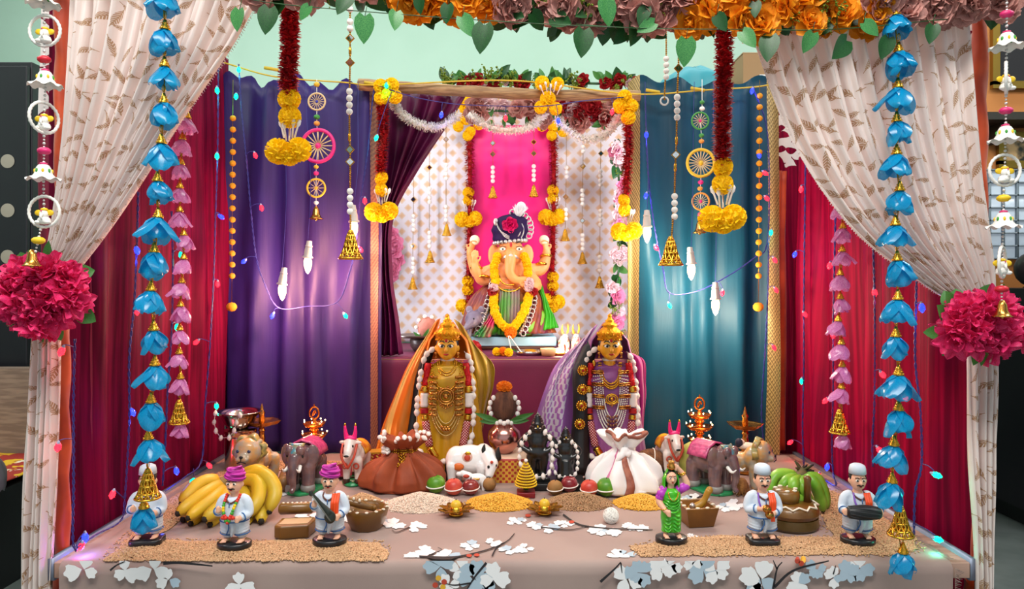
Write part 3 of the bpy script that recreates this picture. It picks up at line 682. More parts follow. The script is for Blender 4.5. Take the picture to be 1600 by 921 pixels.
def chime(label, items, D, x0):
    c = P(x0, items[0][1], D); g = thing('wind_chime', label, 'wind chime', c); s = D/F; last = None; bd = MB()
    pts = [V((c.x, D, 1.455))-c]+[P(x, y, D)-c for _, x, y, *_r in items]
    for a, b in zip(pts, pts[1:]):
        n = max(2, int((b-a).length/.006))
        for i in range(n): bd.ball(a.lerp(b, i/n), .0026 if i % 2 else .0019, 5)
    tag(bd.build('bead_thread', M('silver_bead', 'D5D2D0', .3, .3), g), kind='stuff')
    for k, x, y, *r in items:
        p = P(x, y, D)-c
        if k == 'bell': inst(CBELL, 'white_bell', g, p, (0, 0, rr(0, 3)), 34*s)
        elif k == 'ring':
            rx = r[0]; h = V((0, 0, 0)); inst(CRING, 'wrapped_ring', g, p, (0, 0, math.acos(min(1, rx/24))), 24*s)
            m = MB(Tr(p+V((0, 0, -24*s*.85))) @ Matrix.Scale(24*s, 4))
            m.ball((0, 0, .28), (.42, .34, .28), 10).ball((-.3, -.15, .16), (.24, .2, .14), 8).ball((.3, -.15, .16), (.24, .2, .14), 8).ball((0, 0, .68), (.3, .27, .3), 10).tube([(0, -.26, .7), (0, -.36, .5), (.08, -.36, .34)], [.1, .08, .05], 6)
            m.slot = 1; m.ball((-.38, 0, .78), (.26, .06, .2), 8).ball((.38, 0, .78), (.26, .06, .2), 8).ball((0, .02, .98), (.26, .22, .13), 8)
            m.slot = 2; m.ball((0, -.3, .88), (.05, .03, .07), 5)
            m.build('ring_idol', [PORC, YEL, PINKE], g)
        elif k == 'bead':
            m = MB().ball(p, (11*s, 9*s, 6*s), 8); m.build('coloured_bead', (PINKE, YEL, GREENP, M('bead_red', 'C8142C', .4))[r[0]], g)
        elif k == 'sbell': inst(SBELL, 'small_bell', g, p, None, 26*s)
chime('chain of white porcelain bells and wrapped rings beside the wardrobe', [('bell', 68, 5), ('ring', 70, 48, 24), ('bead', 69, 93, 3), ('bell', 71, 132), ('ring', 69, 184, 8), ('bead', 69, 236, 0), ('bell', 68, 278), ('ring', 69, 331, 24), ('bead', 60, 376, 1), ('sbell', 50, 416)], 1.17, 68)
chime('chain of white porcelain bells and wrapped rings beside the framed pictures', [('bead', 1573, 22, 0), ('bell', 1573, 72), ('ring', 1572, 122, 14), ('bead', 1572, 173, 0), ('bell', 1571, 218), ('ring', 1570, 266, 24), ('bead', 1568, 310, 1), ('bell', 1568, 353), ('ring', 1566, 410, 17), ('bead', 1565, 452, 3), ('sbell', 1566, 495)], 1.17, 1573)

# tinsel garlands
def tinsel(path, r, n, mat, name, parent, ln=.011, flat=.0016):
    ps = resample(path, 60); m = MB(); m.tube(ps, r*.35, 6)
    for i in range(n):
        t = R.random()*58.99; k = int(t); p = ps[k].lerp(ps[k+1], t-k); d = (ps[k+1]-ps[k]).normalized(); u = d.orthogonal().normalized(); w = d.cross(u); a = rr(0, 6.283)
        e = (u*math.cos(a)+w*math.sin(a)+d*rr(-.5, .7)).normalized(); g = e.cross(d).normalized(); q = r*rr(.75, 1.1); f = flat*rr(.8, 1.5)
        m.add([p+e*r*.25-g*f*.6, p+e*r*.25+g*f*.6, p+e*q*.8+g*f, p+e*q, p+e*q*.8-g*f], [(0, 1, 2, 3, 4)])
    return tag(m.build(name, mat, parent, smooth=False), kind='stuff')
BUD = mesh_of(MB().lathe([(0, 0), (.05, .02), (.05, .6), (.12, .75), (.1, .95), (0, 1.05)], n=7), 'white_bud', WHITE)
def pends(g, c, px, py, D, sz, wide=1.):       # white buds, then a pair of big marigolds
    s = D/F
    for i, (dx, a) in enumerate(((-7, .28), (0, 0), (7, -.28), (-4, .12), (4, -.14))): inst(BUD, 'white_bud', g, P(px+dx*sz, py+(12+4*(i % 2))*sz, D)-c, (.1*i-.2, -a, 0), 26*sz*s)
    for dx, dy, k in ((-15, 30, 1.), (13, 28, .95), (0, 34, .9)): inst(MARI_M, 'marigold_flower', g, P(px+dx*sz*wide, py+dy*sz, D-.004*k)-c, (rr(0, 3), rr(0, 3), 0), 17*sz*s*k)
def red_garland(label, px, y0, y1, D, w, mari, bud, sz, top=None, lower=None, ytop=None):
    c = P(px, y0, D); g = thing('red_garland', label, 'garland', c); s = D/F
    MB().tube([P(px, ytop if ytop is not None else y0-5, D)-c, P(px, bud+20*sz, D)-c], .001, 4).build('string', GOLDD, g)
    tinsel([P(px+1.5*math.sin(i), y0+(y1-y0)*i/5, D)-c for i in range(6)], w/2*s*1.22, int((y1-y0)*w*.32)+250, REDF, 'red_tinsel', g, flat=.0024)
    for x, y, r in mari: inst(MARI_M, 'marigold_flower', g, P(x, y, D)-c, (rr(0, 3), rr(0, 3), 0), (r*s, r*s, r*s*.85))
    pends(g, c, px, bud, D, sz)
    for x, y, r in (top or []): inst(MARI_M, 'marigold_flower', g, P(x, y, D-.012)-c, (rr(0, 3), rr(0, 3), 0), r*s)
    for x, y, r in (lower or []): inst(MARI_M, 'marigold_flower', g, P(x, y, D)-c, (rr(0, 3), rr(0, 3), 0), r*s)
Yt = 1.40
red_garland('thick red tinsel garland with yellow marigolds before the purple curtain', 452, -30, 146, Yt, 29, [(452, 155, 17), (453, 183, 17)], 202, 1.15, ytop=-46)
red_garland('thick red tinsel garland with yellow marigolds before the teal curtain', 1130, -30, 254, Yt, 28, [(1130, 262, 16), (1129, 288, 16)], 306, 1.2, ytop=-46)
red_garland('red and marigold garland hanging at the purple edge of the altar opening', 597, 162, 272, 2.01, 19, [(596, 279, 11), (596, 297, 11)], 306, .85, top=[(595, 135, 11), (612, 133, 11), (596, 153, 11), (617, 151, 11), (606, 143, 11)])
red_garland('red and marigold garland hanging at the gold edge of the teal curtain', 980, 190, 305, 2.01, 18, [(975, 313, 10), (976, 328, 11)], 338, .8, top=[(976, 152, 11), (968, 166, 11), (986, 166, 11), (982, 184, 11)])
red_garland('slim red garland with marigolds on the mouse side of the pink cloth', 733, 205, 480, 2.575, 16, [(732, 301, 9), (732, 314, 9)], 322, .7, top=[(718, 172, 11), (742, 174, 11), (729, 160, 12), (716, 198, 8), (735, 206, 8), (748, 195, 8), (728, 186, 9), (731, 212, 8)], lower=[(731, 440, 9), (731, 453, 9), (722, 478, 10), (739, 476, 9), (731, 488, 9)])
red_garland('slim red garland with marigolds on the saree shawl side of the pink cloth', 864, 205, 480, 2.575, 16, [(864, 298, 9), (864, 311, 9)], 318, .72, top=[(846, 175, 12), (868, 168, 12), (857, 158, 12), (847, 196, 9), (865, 198, 9), (880, 205, 9), (862, 212, 8), (852, 186, 9)], lower=[(864, 433, 9), (864, 447, 9), (856, 470, 11), (872, 472, 11), (864, 480, 9)])
for lbl, pts in (('white petal garland swag over the wine altar curtain', [(612, 158), (632, 182), (660, 196), (690, 198), (718, 178)]), ('white petal garland swag over the top of the pink cloth', [(732, 178), (760, 196), (795, 204), (830, 198), (852, 176)]),
                 ('white petal garland swag on the teal side of the altar', [(868, 186), (900, 212), (925, 218), (950, 206), (970, 180)])):
    c = P(*pts[2], 2.04); g = thing('white_garland', lbl, 'garland', c)
    tinsel([P(x, y, 2.04)-c for x, y in pts], .0185, 900, WHF, 'white_petals', g, flat=.0028)
    MB().tube([P(x, y, 2.04)-c for x, y in pts], .0012, 4).build('string', WHITE, g)
c = P(858, 130, 2.02); g = thing('marigold_cluster', 'cluster of marigolds with white buds sitting on the wooden beam', 'flower cluster', c)
for x, y, r in ((847, 130, 11), (871, 131, 10), (856, 155, 12), (845, 168, 10), (868, 170, 10)): inst(MARI_M, 'marigold_flower', g, P(x, y, 2.025)-c, (rr(0, 3), 1, 0), r*2.02/F)
for i in range(5): inst(BUD, 'white_bud', g, P(850+i*5, 148-(i % 2)*4, 2.0)-c, (.5, (i-2)*.25, 0), .03)
# bead and mirror strings with filigree bells
DIA = MB(); DIA.box((0, 0, 0), (1, .16, 1), Ro(PI/4, 'Y')); DIA.slot = 1; DIA.box((0, -.05, 0), (.72, .16, .72), Ro(PI/4, 'Y')); DIA = mesh_of(DIA, 'mirror_diamond', [GOLDD, MIRROR], smooth=False)
BEAD = mesh_of(MB().ball((0, 0, 0), 1, 10), 'white_bead', WHITE)
def bead_string(label, seq, D, sz=1., top=None, cat='bead string', bead_r=6.5):
    c = P(seq[0][1], seq[0][2], D); g = thing('bead_string', label, cat, c); s = D/F; m = MB()
    pts = [top-c if top is not None else V((c.x, D, 1.455))-c]+[P(x, y, D)-c for _, x, y, *_r in seq]
    for a, b in zip(pts, pts[1:]):
        n = max(1, int((b-a).length/(.0042*max(sz, .75))))
        for i in range(n): m.ball(a.lerp(b, i/n), .0023*sz, 4)
    tag(m.build('gold_chain', GOLDD, g), kind='stuff')
    for k, x, y, *r in seq:
        p = P(x, y, D)-c
        if k == 'w':
            for i in range(r[0]): inst(BEAD, 'white_bead', g, p+V((0, 0, -i*1.62*bead_r*s*sz)), None, bead_r*.8*s*sz)
        elif k == 'd': inst(DIA, 'mirror_diamond', g, p, (0, 0, rr(-.3, .3)), 10.5*s*sz)
        elif k == 'o': MB().lathe([(0, .01), (.003, .006), (.003, -.006), (0, -.01)], p, 6).build('gold_bead', GOLD, g)
        elif k == 'b': inst(FBELL, 'filigree_bell', g, p+V((0, 0, -22*s*sz*(1 if sz > .8 else .6))), None, 40*s*sz*(1 if sz > .8 else .66))
        elif k == 'r': m2 = MB().tube([p+V((math.cos(a), 0, math.sin(a)))*6*s for a in [i*PI/8 for i in range(16)]], 1.4*s, 5, closed=True); m2.build('end_ring', WHITE, g)
bead_string('gold chain with white beads and mirror diamonds ending in a bell before the purple curtain', [('w', 547, 4, 2), ('w', 547, 34, 2), ('d', 547, 60), ('o', 547, 80), ('d', 547, 98), ('w', 546, 143, 4), ('o', 546, 215), ('d', 547, 234), ('d', 547, 253), ('w', 547, 299, 4), ('b', 548, 382)], 1.45)
bead_string('gold chain with white beads and mirror diamonds ending in a bell before the teal curtain', [('w', 1062, 4, 4), ('o', 1061, 62), ('d', 1060, 107), ('w', 1058, 152, 4), ('o', 1057, 220), ('d', 1056, 242), ('o', 1055, 262), ('w', 1054, 307, 4), ('b', 1048, 392)], 1.45)
bead_string('short bead chain ending in a plain ring before the teal curtain', [('w', 1041, 92, 4), ('r', 1038, 158)], 1.45, sz=.9)
for lbl, seq in (('slim bell chain nearest the wine altar curtain on the patterned backdrop', [('d', 646, 312), ('w', 646, 338, 4), ('d', 645, 385), ('w', 645, 405, 4), ('b', 645, 444)]),
                 ('second slim bell chain from the wine altar curtain on the patterned backdrop', [('d', 671, 262), ('w', 671, 295, 4), ('w', 671, 364, 4), ('b', 672, 402)]),
                 ('slim bell chain beside the pink cloth on the wine curtain side', [('d', 697, 218), ('w', 697, 258, 4), ('w', 697, 323, 4), ('b', 698, 360)]),
                 ('slim bell chain hanging on the pink cloth, plume away side', [('d', 770, 224), ('d', 770, 241), ('w', 770, 262, 4), ('b', 770, 301)]),
                 ('slim bell chain hanging on the pink cloth above the white plume', [('d', 834, 222), ('d', 834, 240), ('w', 834, 260, 4), ('b', 834, 299)]),
                 ('slim bell chain just beside the marigolds on the teal side backdrop', [('w', 885, 262, 3), ('d', 884, 308), ('w', 884, 328, 3), ('b', 883, 368)]),
                 ('long slim bell chain in the middle of the teal side backdrop', [('w', 911, 230, 2), ('d', 911, 260), ('w', 910, 298, 4), ('d', 910, 345), ('w', 910, 368, 4), ('b', 910, 404)]),
                 ('slim bell chain beside the teal side altar flowers', [('d', 939, 240), ('w', 938, 268, 4), ('w', 938, 330, 4), ('w', 937, 402, 4), ('b', 937, 442)])):
    D = 2.56; bead_string(lbl, seq, D, sz=.62, top=P(seq[0][1], 165, D), bead_r=7)
# wheel hangings
def wheel_mesh(rim, hub, spoke, n):
    m = MB(); m.tube([V((math.cos(a), 0, math.sin(a))) for a in [i*PI/16 for i in range(32)]], .12, 6, closed=True)
    m.slot = 1; m.ball((0, 0, 0), (.2, .16, .2), 8); m.slot = 2
    for i in range(n): a = 2*PI*i/n; m.tube([(.15*math.cos(a), 0, .15*math.sin(a)), (.97*math.cos(a), 0, .97*math.sin(a))], .045, 4)
    return mesh_of(m, 'spoked_wheel', [rim, hub, spoke])
wc = {k: M('wheel_'+k, c, .5) for k, c in (('pink', 'D8237A'), ('yellow', 'D9B02A'), ('orange', 'D9903A'), ('green', '3A8A3A'), ('blue', '2A2FA0'), ('straw', 'D9B98A'), ('white', 'EDE8E0'))}
def wheel_hanging(label, items, D):
    c = P(items[0][1], 124, D); g = thing('wheel_hanging', label, 'wheel hanging', c); s = D/F
    MB().tube([V((0, 0, 0))]+[P(x, y, D)-c for _, x, y, *_r in items], .0009, 4).build('thread', WHITE, g)
    for k, x, y, *r in items:
        p = P(x, y, D)-c
        if k == 'p': MB().ball(p, (r[1]*s, r[1]*s, r[1]*s*.8), 8).build('pompom', wc[r[0]], g)
        elif k == 'w': inst(wheel_mesh(wc[r[0]], wc[r[1]], wc['straw'], r[3]), 'spoked_wheel', g, p, None, r[2]*s)
        elif k == 'b': inst(SBELL, 'small_bell', g, p+V((0, 0, -.008)), None, 20*s)
wheel_hanging('hanging of small thread wheels, the biggest pink, before the purple curtain', [('p', 495, 132, 'yellow', 5), ('w', 495, 159, 'straw', 'blue', 13, 16), ('p', 495, 183, 'green', 5), ('p', 495, 193, 'orange', 5), ('w', 497, 228, 'pink', 'pink', 25, 16), ('p', 494, 261, 'yellow', 4), ('p', 494, 271, 'pink', 4.5), ('w', 494, 294, 'yellow', 'yellow', 14, 10), ('p', 494, 317, 'white', 4), ('b', 494, 338)], 1.98)
wheel_hanging('hanging of small thread wheels, the biggest yellow, before the teal curtain', [('p', 1097, 160, 'green', 4), ('p', 1097, 170, 'white', 4.5), ('w', 1094, 189, 'green', 'pink', 13, 14), ('p', 1096, 212, 'green', 4.5), ('p', 1096, 221, 'orange', 4.5), ('w', 1095, 255, 'yellow', 'yellow', 21, 20), ('p', 1095, 285, 'pink', 4.5), ('p', 1094, 295, 'orange', 4.5), ('w', 1095, 315, 'orange', 'pink', 13, 16), ('p', 1094, 335, 'pink', 4), ('b', 1093, 360)], 1.98)
# pompom strings
PM = M('pompom_mustard', 'D9920E', .8, bump=(300, .4)); POM = mesh_of(MB().ball((0, 0, 0), 1, 9), 'pompom', PM)
for lbl, px, y0, D in (('mustard pompom string hanging where maroon and purple curtains meet', 364, 185, 2.0), ('mustard pompom string hanging where teal and crimson curtains meet', 1187, 150, 2.0)):
    c = P(px, y0, D); g = thing('pompom_string', lbl, 'pompom string', c); n = int((465-y0)/17.6); s = D/F
    MB().tube([P(px, 125, D)-c, P(px-2, 480, D)-c], .0008, 4).build('thread', GOLDD, g)
    for i in range(n): inst(POM, 'pompom', g, P(px-i*.1, y0+i*17.6, D)-c, (rr(0, 3), 0, 0), (5*s, 5*s, 4.6*s))
    inst(POM, 'pompom', g, P(px-2, 480, D)-c, None, (8.5*s, 8.5*s, 7.5*s))
# altar flowers behind and beside the beam
def flower_bank(label, pts, items, n, D, jit=8, up=False):
    c = P(*pts[0], D); g = thing('flower_bank', label, 'flowers', c)
    ps = resample([P(x, y, D)-c for x, y in pts], 40); MB().tube(ps, .004, 5).build('garland_stem', GREEND, g)
    scatter_garland(g, items, lambda: R.choice(ps)+V((rr(-jit, jit)*D/F, rr(-.02, .01), rr(-jit, jit)*D/F)), n, up)
LV = lambda w: ([LEAFD, LEAFG], 'green_leaf', (.03, .05), w)
flower_bank('red roses and leaves peeking over the top of the wooden beam', [(695, 128), (800, 128), (990, 132)], [LV(2), (ROSES_R, 'red_rose', (.016, .024), .7), (SPRAY, 'filler_sprig', (.03, .05), 1), (ROSES_W, 'pale_rose', (.012, .016), .3)], 90, 2.13, 5, True)
flower_bank('red and pale roses tucked under the wooden beam above the pink cloth', [(740, 172), (850, 176), (970, 182)], [LV(1.2), (ROSES_R, 'red_rose', (.025, .035), .8), (ROSES_P, 'pink_rose', (.03, .04), .6), (ROSES_W, 'pale_rose', (.025, .033), .5)], 56, 2.3, 12)
flower_bank('pink blossoms and green leaves beside the wine altar curtain', [(612, 365), (617, 395), (612, 430)], [LV(.5), (ROSES_K, 'candy_rose', (.022, .032), 1)], 17, 2.57, 6)
flower_bank('mixed flower garland climbing the teal side edge of the altar backdrop', [(962, 220), (968, 300), (968, 400), (962, 470), (966, 525)], [LV(1.1), (ROSES_K, 'candy_rose', (.022, .032), .5), (ROSES_W, 'pale_rose', (.02, .03), .6), (ROSES_R, 'red_rose', (.02, .028), .15), (SPRAY, 'filler_sprig', (.02, .03), .3)], 62, 2.4, 7)

# ------------------------------------------------------------------ lights on wires
LEDC = {'r': ('FF1030', 'FF2030'), 'b': ('1A2CFF', '2030FF'), 'g': ('00C890', '00D890')}
def led_mesh(k):
    c, e = LEDC[k]; m = MB(); m.lathe([(0, .2), (.3, .15), (.34, -.1), (.42, -.35), (.36, -.75), (.16, -1.1), (0, -1.2)], n=10)
    for z in (-.2, -.45, -.7): 
        for i in range(6): a = i*PI/3+z; m.ball((.37*math.cos(a), .37*math.sin(a), z), .1, 4)
    return mesh_of(m, 'led_bulb', M('led_'+k, c, .25, emis=2.6, ecol=e))
LEDS = {k: led_mesh(k) for k in 'rbg'}
SOCK = mesh_of(MB().lathe([(.0, .7), (.14, .66), (.3, .3), (.3, -.05), (0, -.05)], n=8), 'led_socket', M('socket_clear', 'A8A8C8', .3))
def twist(m, pts, r=.0012):
    ps = resample(pts, max(8, int(len(pts)*14)))
    for k in (0, PI):
        q = []
        for i, p in enumerate(ps): a = i*1.25+k; q.append(p+V((math.cos(a), math.sin(a), 0))*r*1.3)
        m.tube(q, r, 4)
def light_string(label, pts, leds, fn):
    """fn(px, py) -> world point"""
    g = thing('light_string', label, 'string lights', fn(*pts[0])); c = g.location.copy(); m = MB()
    twist(m, [fn(*p)-c for p in pts])
    for k, x, y, lean in leds:
        p = fn(x, y)-c; j = min((fn(*q)-c for q in pts), key=lambda w: (w-p).length); s = .0105
        i0 = min(range(len(pts)-1), key=lambda i: ((fn(*pts[i])-c)+(fn(*pts[i+1])-c)-2*p).length); a, b = fn(*pts[i0])-c, fn(*pts[i0+1])-c
        t = max(0, min(1, (p-a).dot(b-a)/max(1e-9, (b-a).length_squared))); j = a.lerp(b, t)
        m.tube(resample([j, j.lerp(p, .5)+V((0, -.004, .006)), p+V((0, 0, .006))], 6), .0011, 4)
        l = bpy.data.lights.new('led_light', 'POINT'); l.energy = (.035, .06, .045)['rbg'.index(k)]*(1.5 if abs(y-843) < 9 else 1); l.color = ((1, .05, .08), (.12, .16, 1), (.02, 1, .6))['rbg'.index(k)]; l.shadow_soft_size = .01
        lo = bpy.data.objects.new('led_light', l); C.objects.link(lo); lo.parent = g; lo.location = p+V((0, -.004, -.026))
        o = inst(LEDS[k], 'led_bulb', g, p, (rr(-.3, .3), lean, 0), s*1.25); inst(SOCK, 'led_socket', g, p, o.rotation_euler, s)
    m.build('twisted_wire', WIRE, g)
    return g
light_string('blue wire string lights nearest the crimson bunch by the wardrobe', [(117, 530), (115, 620), (115, 760), (114, 845), (120, 862)], [('r', 98, 545, .4), ('r', 91, 695, .3), ('b', 133, 836, -.1), ('r', 128, 850, .4)], S)
light_string('blue wire string lights behind the blue bellflowers over the banana side', [(216, 300), (214, 380), (210, 470), (202, 560), (202, 660), (195, 780), (188, 815), (150, 836), (122, 856)], [('b', 213, 388, -.4), ('r', 214, 482, 0), ('b', 205, 641, -.6), ('r', 177, 769, .3)], S)
light_string('blue wire string lights behind the pink blossoms over the banana side', [(268, 330), (270, 420), (268, 520), (262, 610), (258, 700), (254, 760)], [('g', 283, 395, 0), ('g', 277, 508, 0), ('b', 275, 733, -.2)], lambda x, y: S(x, y, .79))
light_string('blue wire string lights beside the mustard pompoms on the maroon curtain', [(341, 105), (340, 240), (337, 330), (334, 430), (328, 540), (320, 640), (315, 720), (290, 745), (258, 768)], [('g', 339, 138, 0), ('g', 339, 241, 0), ('b', 343, 337, -.9), ('r', 340, 441, .1), ('r', 309, 533, .9), ('g', 338, 632, 0), ('r', 325, 726, -.9), ('g', 304, 750, 1.)], S)
PB = lambda x, y: P(x, y, 2.0)
light_string('string lights looping across the purple curtain', [(373, 100), (378, 180), (386, 260), (392, 330), (400, 400), (412, 440), (435, 481), (480, 479), (526, 473), (545, 430), (556, 380), (562, 320), (574, 240), (583, 150), (588, 132)], [('g', 373, 106, 0), ('g', 369, 148, 0), ('r', 398, 240, -.3), ('r', 408, 322, -.2), ('b', 383, 407, .9), ('b', 427, 491, .4), ('g', 538, 491, -.6), ('r', 562, 388, -.6), ('r', 570, 311, 0)], PB)
light_string('string lights wound along the wooden beam', [(592, 134), (640, 150), (690, 160), (730, 164), (790, 166), (850, 166), (910, 158), (975, 152)], [('g', 604, 131, 0), ('g', 589, 213, .3), ('b', 690, 177, .1), ('r', 790, 182, 0), ('b', 872, 186, -.1), ('r', 957, 172, .2)], lambda x, y: P(x, y, 1.985))
light_string('string lights looping across the teal curtain', [(1008, 150), (1012, 260), (1022, 350), (1036, 420), (1046, 458), (1090, 455), (1140, 430), (1180, 402), (1198, 384), (1202, 300), (1198, 200), (1178, 140)], [('b', 1010, 208, 0), ('b', 1010, 303, .2), ('r', 1024, 385, -.5), ('g', 1045, 475, -.4), ('r', 1129, 455, 0), ('b', 1176, 139, .2), ('r', 1193, 269, -.9), ('b', 1186, 240, 0), ('r', 1196, 308, -.8)], PB)
light_string('string lights falling at the pompom edge of the crimson curtain', [(1201, 380), (1200, 450), (1196, 540), (1190, 640), (1194, 700)], [('g', 1205, 361, .2), ('r', 1209, 404, -.5), ('r', 1211, 451, -.5), ('r', 1208, 541, -.4)], PB)
light_string('first string lights on the crimson curtain counted from the teal curtain', [(1259, 200), (1258, 300), (1257, 380), (1256, 480), (1256, 580), (1254, 670), (1257, 745)], [('r', 1252, 293, .1), ('b', 1243, 395, .3), ('r', 1256, 489, -.6), ('g', 1253, 593, 0), ('r', 1237, 690, 1.)], S)
light_string('second string lights on the crimson curtain, behind the pink blossoms', [(1307, 270), (1304, 400), (1302, 500), (1302, 600), (1300, 690), (1302, 740), (1306, 760), (1280, 745)], [('b', 1312, 296, 0), ('r', 1297, 412, .2), ('r', 1302, 520, .1), ('r', 1292, 624, .7), ('b', 1293, 727, .3), ('r', 1280, 741, .2)], S)
light_string('third string lights on the crimson curtain, above the drummer figurine', [(1362, 330), (1366, 440), (1367, 540), (1366, 640), (1363, 690), (1364, 730)], [('b', 1346, 351, .7), ('r', 1366, 454, -.3), ('r', 1377, 583, -.7), ('r', 1372, 701, -.6)], S)
light_string('last string lights on the crimson curtain, beside the tied cream curtain', [(1432, 440), (1430, 560), (1438, 640), (1440, 725), (1430, 770), (1428, 836)], [('b', 1440, 477, 0), ('r', 1411, 617, -.6), ('g', 1459, 741, -1.2), ('g', 1461, 842, -1.3)], S)
# white holder lamps with clear candle bulbs
HOLD = MB(); HOLD.lathe([(0, 1.), (.5, .97), (.62, .6), (.78, .3), (.8, 0), (1.05, -.06), (1.05, -.14), (0, -.14)], n=14)
HOLD.tube([(.66*math.cos(a), .66*math.sin(a), .62) for a in [i*PI/7 for i in range(14)]], .06, 4, closed=True); HOLD = mesh_of(HOLD, 'lamp_holder', M('holder_white', 'C8C0B6', .5))
GLASS = M('bulb_glow', 'FFE9C8', .1, emis=3.5, ecol='FFC080')
BULB = mesh_of(MB().lathe([(.0, 0), (.55, -.1), (.72, -.5), (.66, -1.1), (.36, -1.7), (0, -2.0)], n=14), 'candle_bulb', GLASS)
def lamp(label, px, py, tx, power, col=(1, .45, .30)):
    D = 1.955; s = D/F; g = thing('bulb_lamp', label, 'lamp', P(px, py, D))
    inst(HOLD, 'lamp_holder', g, (0, 0, 0), (0, rr(-.1, .15), 0), (8*s, 8*s, 24*s)); inst(BULB, 'candle_bulb', g, (0, 0, -.004), None, (9*s, 9*s, 13*s))
    t = P(tx, 128, 2.0)-g.location; MB().tube(resample([V((0, 0, .04)), V((t.x*.2+.006, .02, t.z*.4)), V((t.x*.8, .04, t.z*.8)), t], 16), .0009, 4).build('lamp_wire', WIRE, g)
    l = bpy.data.lights.new('bulb_light', 'POINT'); l.energy = power; l.color = col; l.shadow_soft_size = .012
    o = bpy.data.objects.new('bulb_light', l); C.objects.link(o); o.parent = g; o.location = (0, 0, -.062)
LP = 3.0
lamp('lit bulb lamp lowest on the purple curtain', 441, 442, 445, LP); lamp('lit bulb lamp in the middle of the purple curtain', 481, 400, 478, LP); lamp('lit bulb lamp behind the bell on the purple curtain', 553, 344, 560, LP)
lamp('lit bulb lamp by the gold edge of the teal curtain', 1011, 352, 1008, LP*.75, (1, .8, .58)); lamp('lit bulb lamp in the middle of the teal curtain', 1080, 410, 1085, LP*.75, (1, .8, .58)); lamp('lit bulb lamp lowest on the teal curtain', 1118, 465, 1115, LP*.75, (1, .8, .58))
# ------------------------------------------------------------------ the altar: pedestal, idol, offerings
PEACH = M('idol_skin', 'EE9450', .4, vary=(9, 'F0A468')); SILV = M('silver_trim', 'C8C2BE', .3, .85); DPURP = M('turban_purple', '22063C', .6, spec=.2)
pz = P(0, 527, 2.364).z
pd_ = thing('pedestal', 'pale blue low pedestal board under the seated elephant headed idol', 'pedestal', (P(797, 545, 2.47).x, 2.47, .635))
MB().box((0, 0, (pz-.635)/2+.006), (.312, .21, pz-.635-.012)).build('board', M('pale_blue', '9CCDE6', .5), pd_, bevel=.004)
MB().box((0, .0, .006), (.296, .2, .012)).build('board_foot', M('foot_brown', '4A2A22', .6), pd_)
GS = 2.46/F; g0 = V((P(796, 524, 2.46).x, 2.46, pz))
gn = thing('seated_idol', 'seated elephant headed idol in a purple turban with marigold garlands', 'idol', g0)
def gq(px, py, d=0.): return V(((px-796)*GS, d, (524-py)*GS))
def gr(*a): return [x*GS for x in a]
m = MB(); m.ball(gq(796, 458), gr(30, 24, 33), 18).ball(gq(796, 426), gr(29, 19, 22), 16).ball(gq(798, 396, -.012), gr(21, 19, 23), 18).ball(gq(798, 385, -.018), gr(17, 16, 14), 14)
for x, k in ((772, -1), (824, 1)): m.ball(gq(x, 399, .0), gr(10, 4, 17), 12).ball(gq(x-k*2, 412, -.005), gr(7, 4, 10), 10)
m.chain([gq(798, 398, -.05), gq(797, 414, -.064), gq(797, 428, -.066), gq(806, 438, -.07), gq(820, 437, -.07)], gr(9.5, 8.5, 7.5, 6.5, 4.5), 12)
def hand(m, p, up, side, r, curl=0., fwd=V((0, -1, 0))):     # palm with four bent fingers and a thumb
    up, side = V(up).normalized(), V(side).normalized(); p = V(p)
    m.tube([p-up*r*.9, p, p+up*r*.9], [r*.55, r*.8, r*.75], 8, flat=.6)
    for i, L in enumerate((.95, 1.2, 1.15, .85)):
        b = p+up*r*.8+side*r*(i-1.5)*.44; k = b+up*r*L*.7+fwd*r*curl*.4; t = k+up*r*L*(.6-curl*.9)+fwd*r*curl*.7; m.chain([b, k, t], [r*.24, r*.22, r*.17], 6, 2)
    b = p-side*r*.75-up*r*.2; m.chain([b, b-side*r*.45+up*r*.55, b-side*r*.45+up*r*1.05], [r*.28, r*.25, r*.19], 6, 2)
m.chain([gq(770, 424, .015), gq(748, 428, .02), gq(738, 408, .015), gq(735, 394, .0)], gr(12, 11, 9, 6.5), 10)
m.chain([gq(824, 424, .015), gq(846, 420, .02), gq(853, 404, .015), gq(854, 394, .0)], gr(12, 11, 9, 6.5), 10)
m.chain([gq(772, 430, -.01), gq(754, 438, -.025), gq(746, 424, -.05), gq(743, 416, -.05)], gr(12, 10, 8, 6.5), 10)
m.chain([gq(822, 430, -.01), gq(838, 446, -.03), gq(826, 448, -.06)], gr(12, 10, 7), 10)
hand(m, gq(737, 388, -.005), (.35, 0, 1), (1, 0, 0), 7*GS, .7); hand(m, gq(853, 388, -.005), (-.25, 0, 1), (-1, 0, 0), 7*GS, .7)
hand(m, gq(743, 408, -.054), (0, 0, 1), (-1, 0, 0), 7*GS, .1); hand(m, gq(822, 446, -.066), (-1, -.3, .3), (0, 0, 1), 6*GS, .5)
m.build('body', PEACH, gn, remesh=.0028, sm=4)
m = MB(); m.slot = 0
for x in (786, 811):
    m.slot = 0; m.ball(gq(x, 391, -.053), gr(4.6, 1.6, 2.6), 10); m.slot = 1; m.ball(gq(x, 391, -.056), gr(1.5, 1.3, 1.5), 8); m.tube([gq(x-5, 388, -.0535), gq(x, 386.5, -.056), gq(x+5, 388, -.0535)], .8*GS, 4); m.tube([gq(x-5, 382, -.05), gq(x, 380, -.052), gq(x+5, 382, -.05)], .9*GS, 4)
m.slot = 2; m.ball(gq(798.5, 384, -.056), gr(2, 1.4, 4), 8)
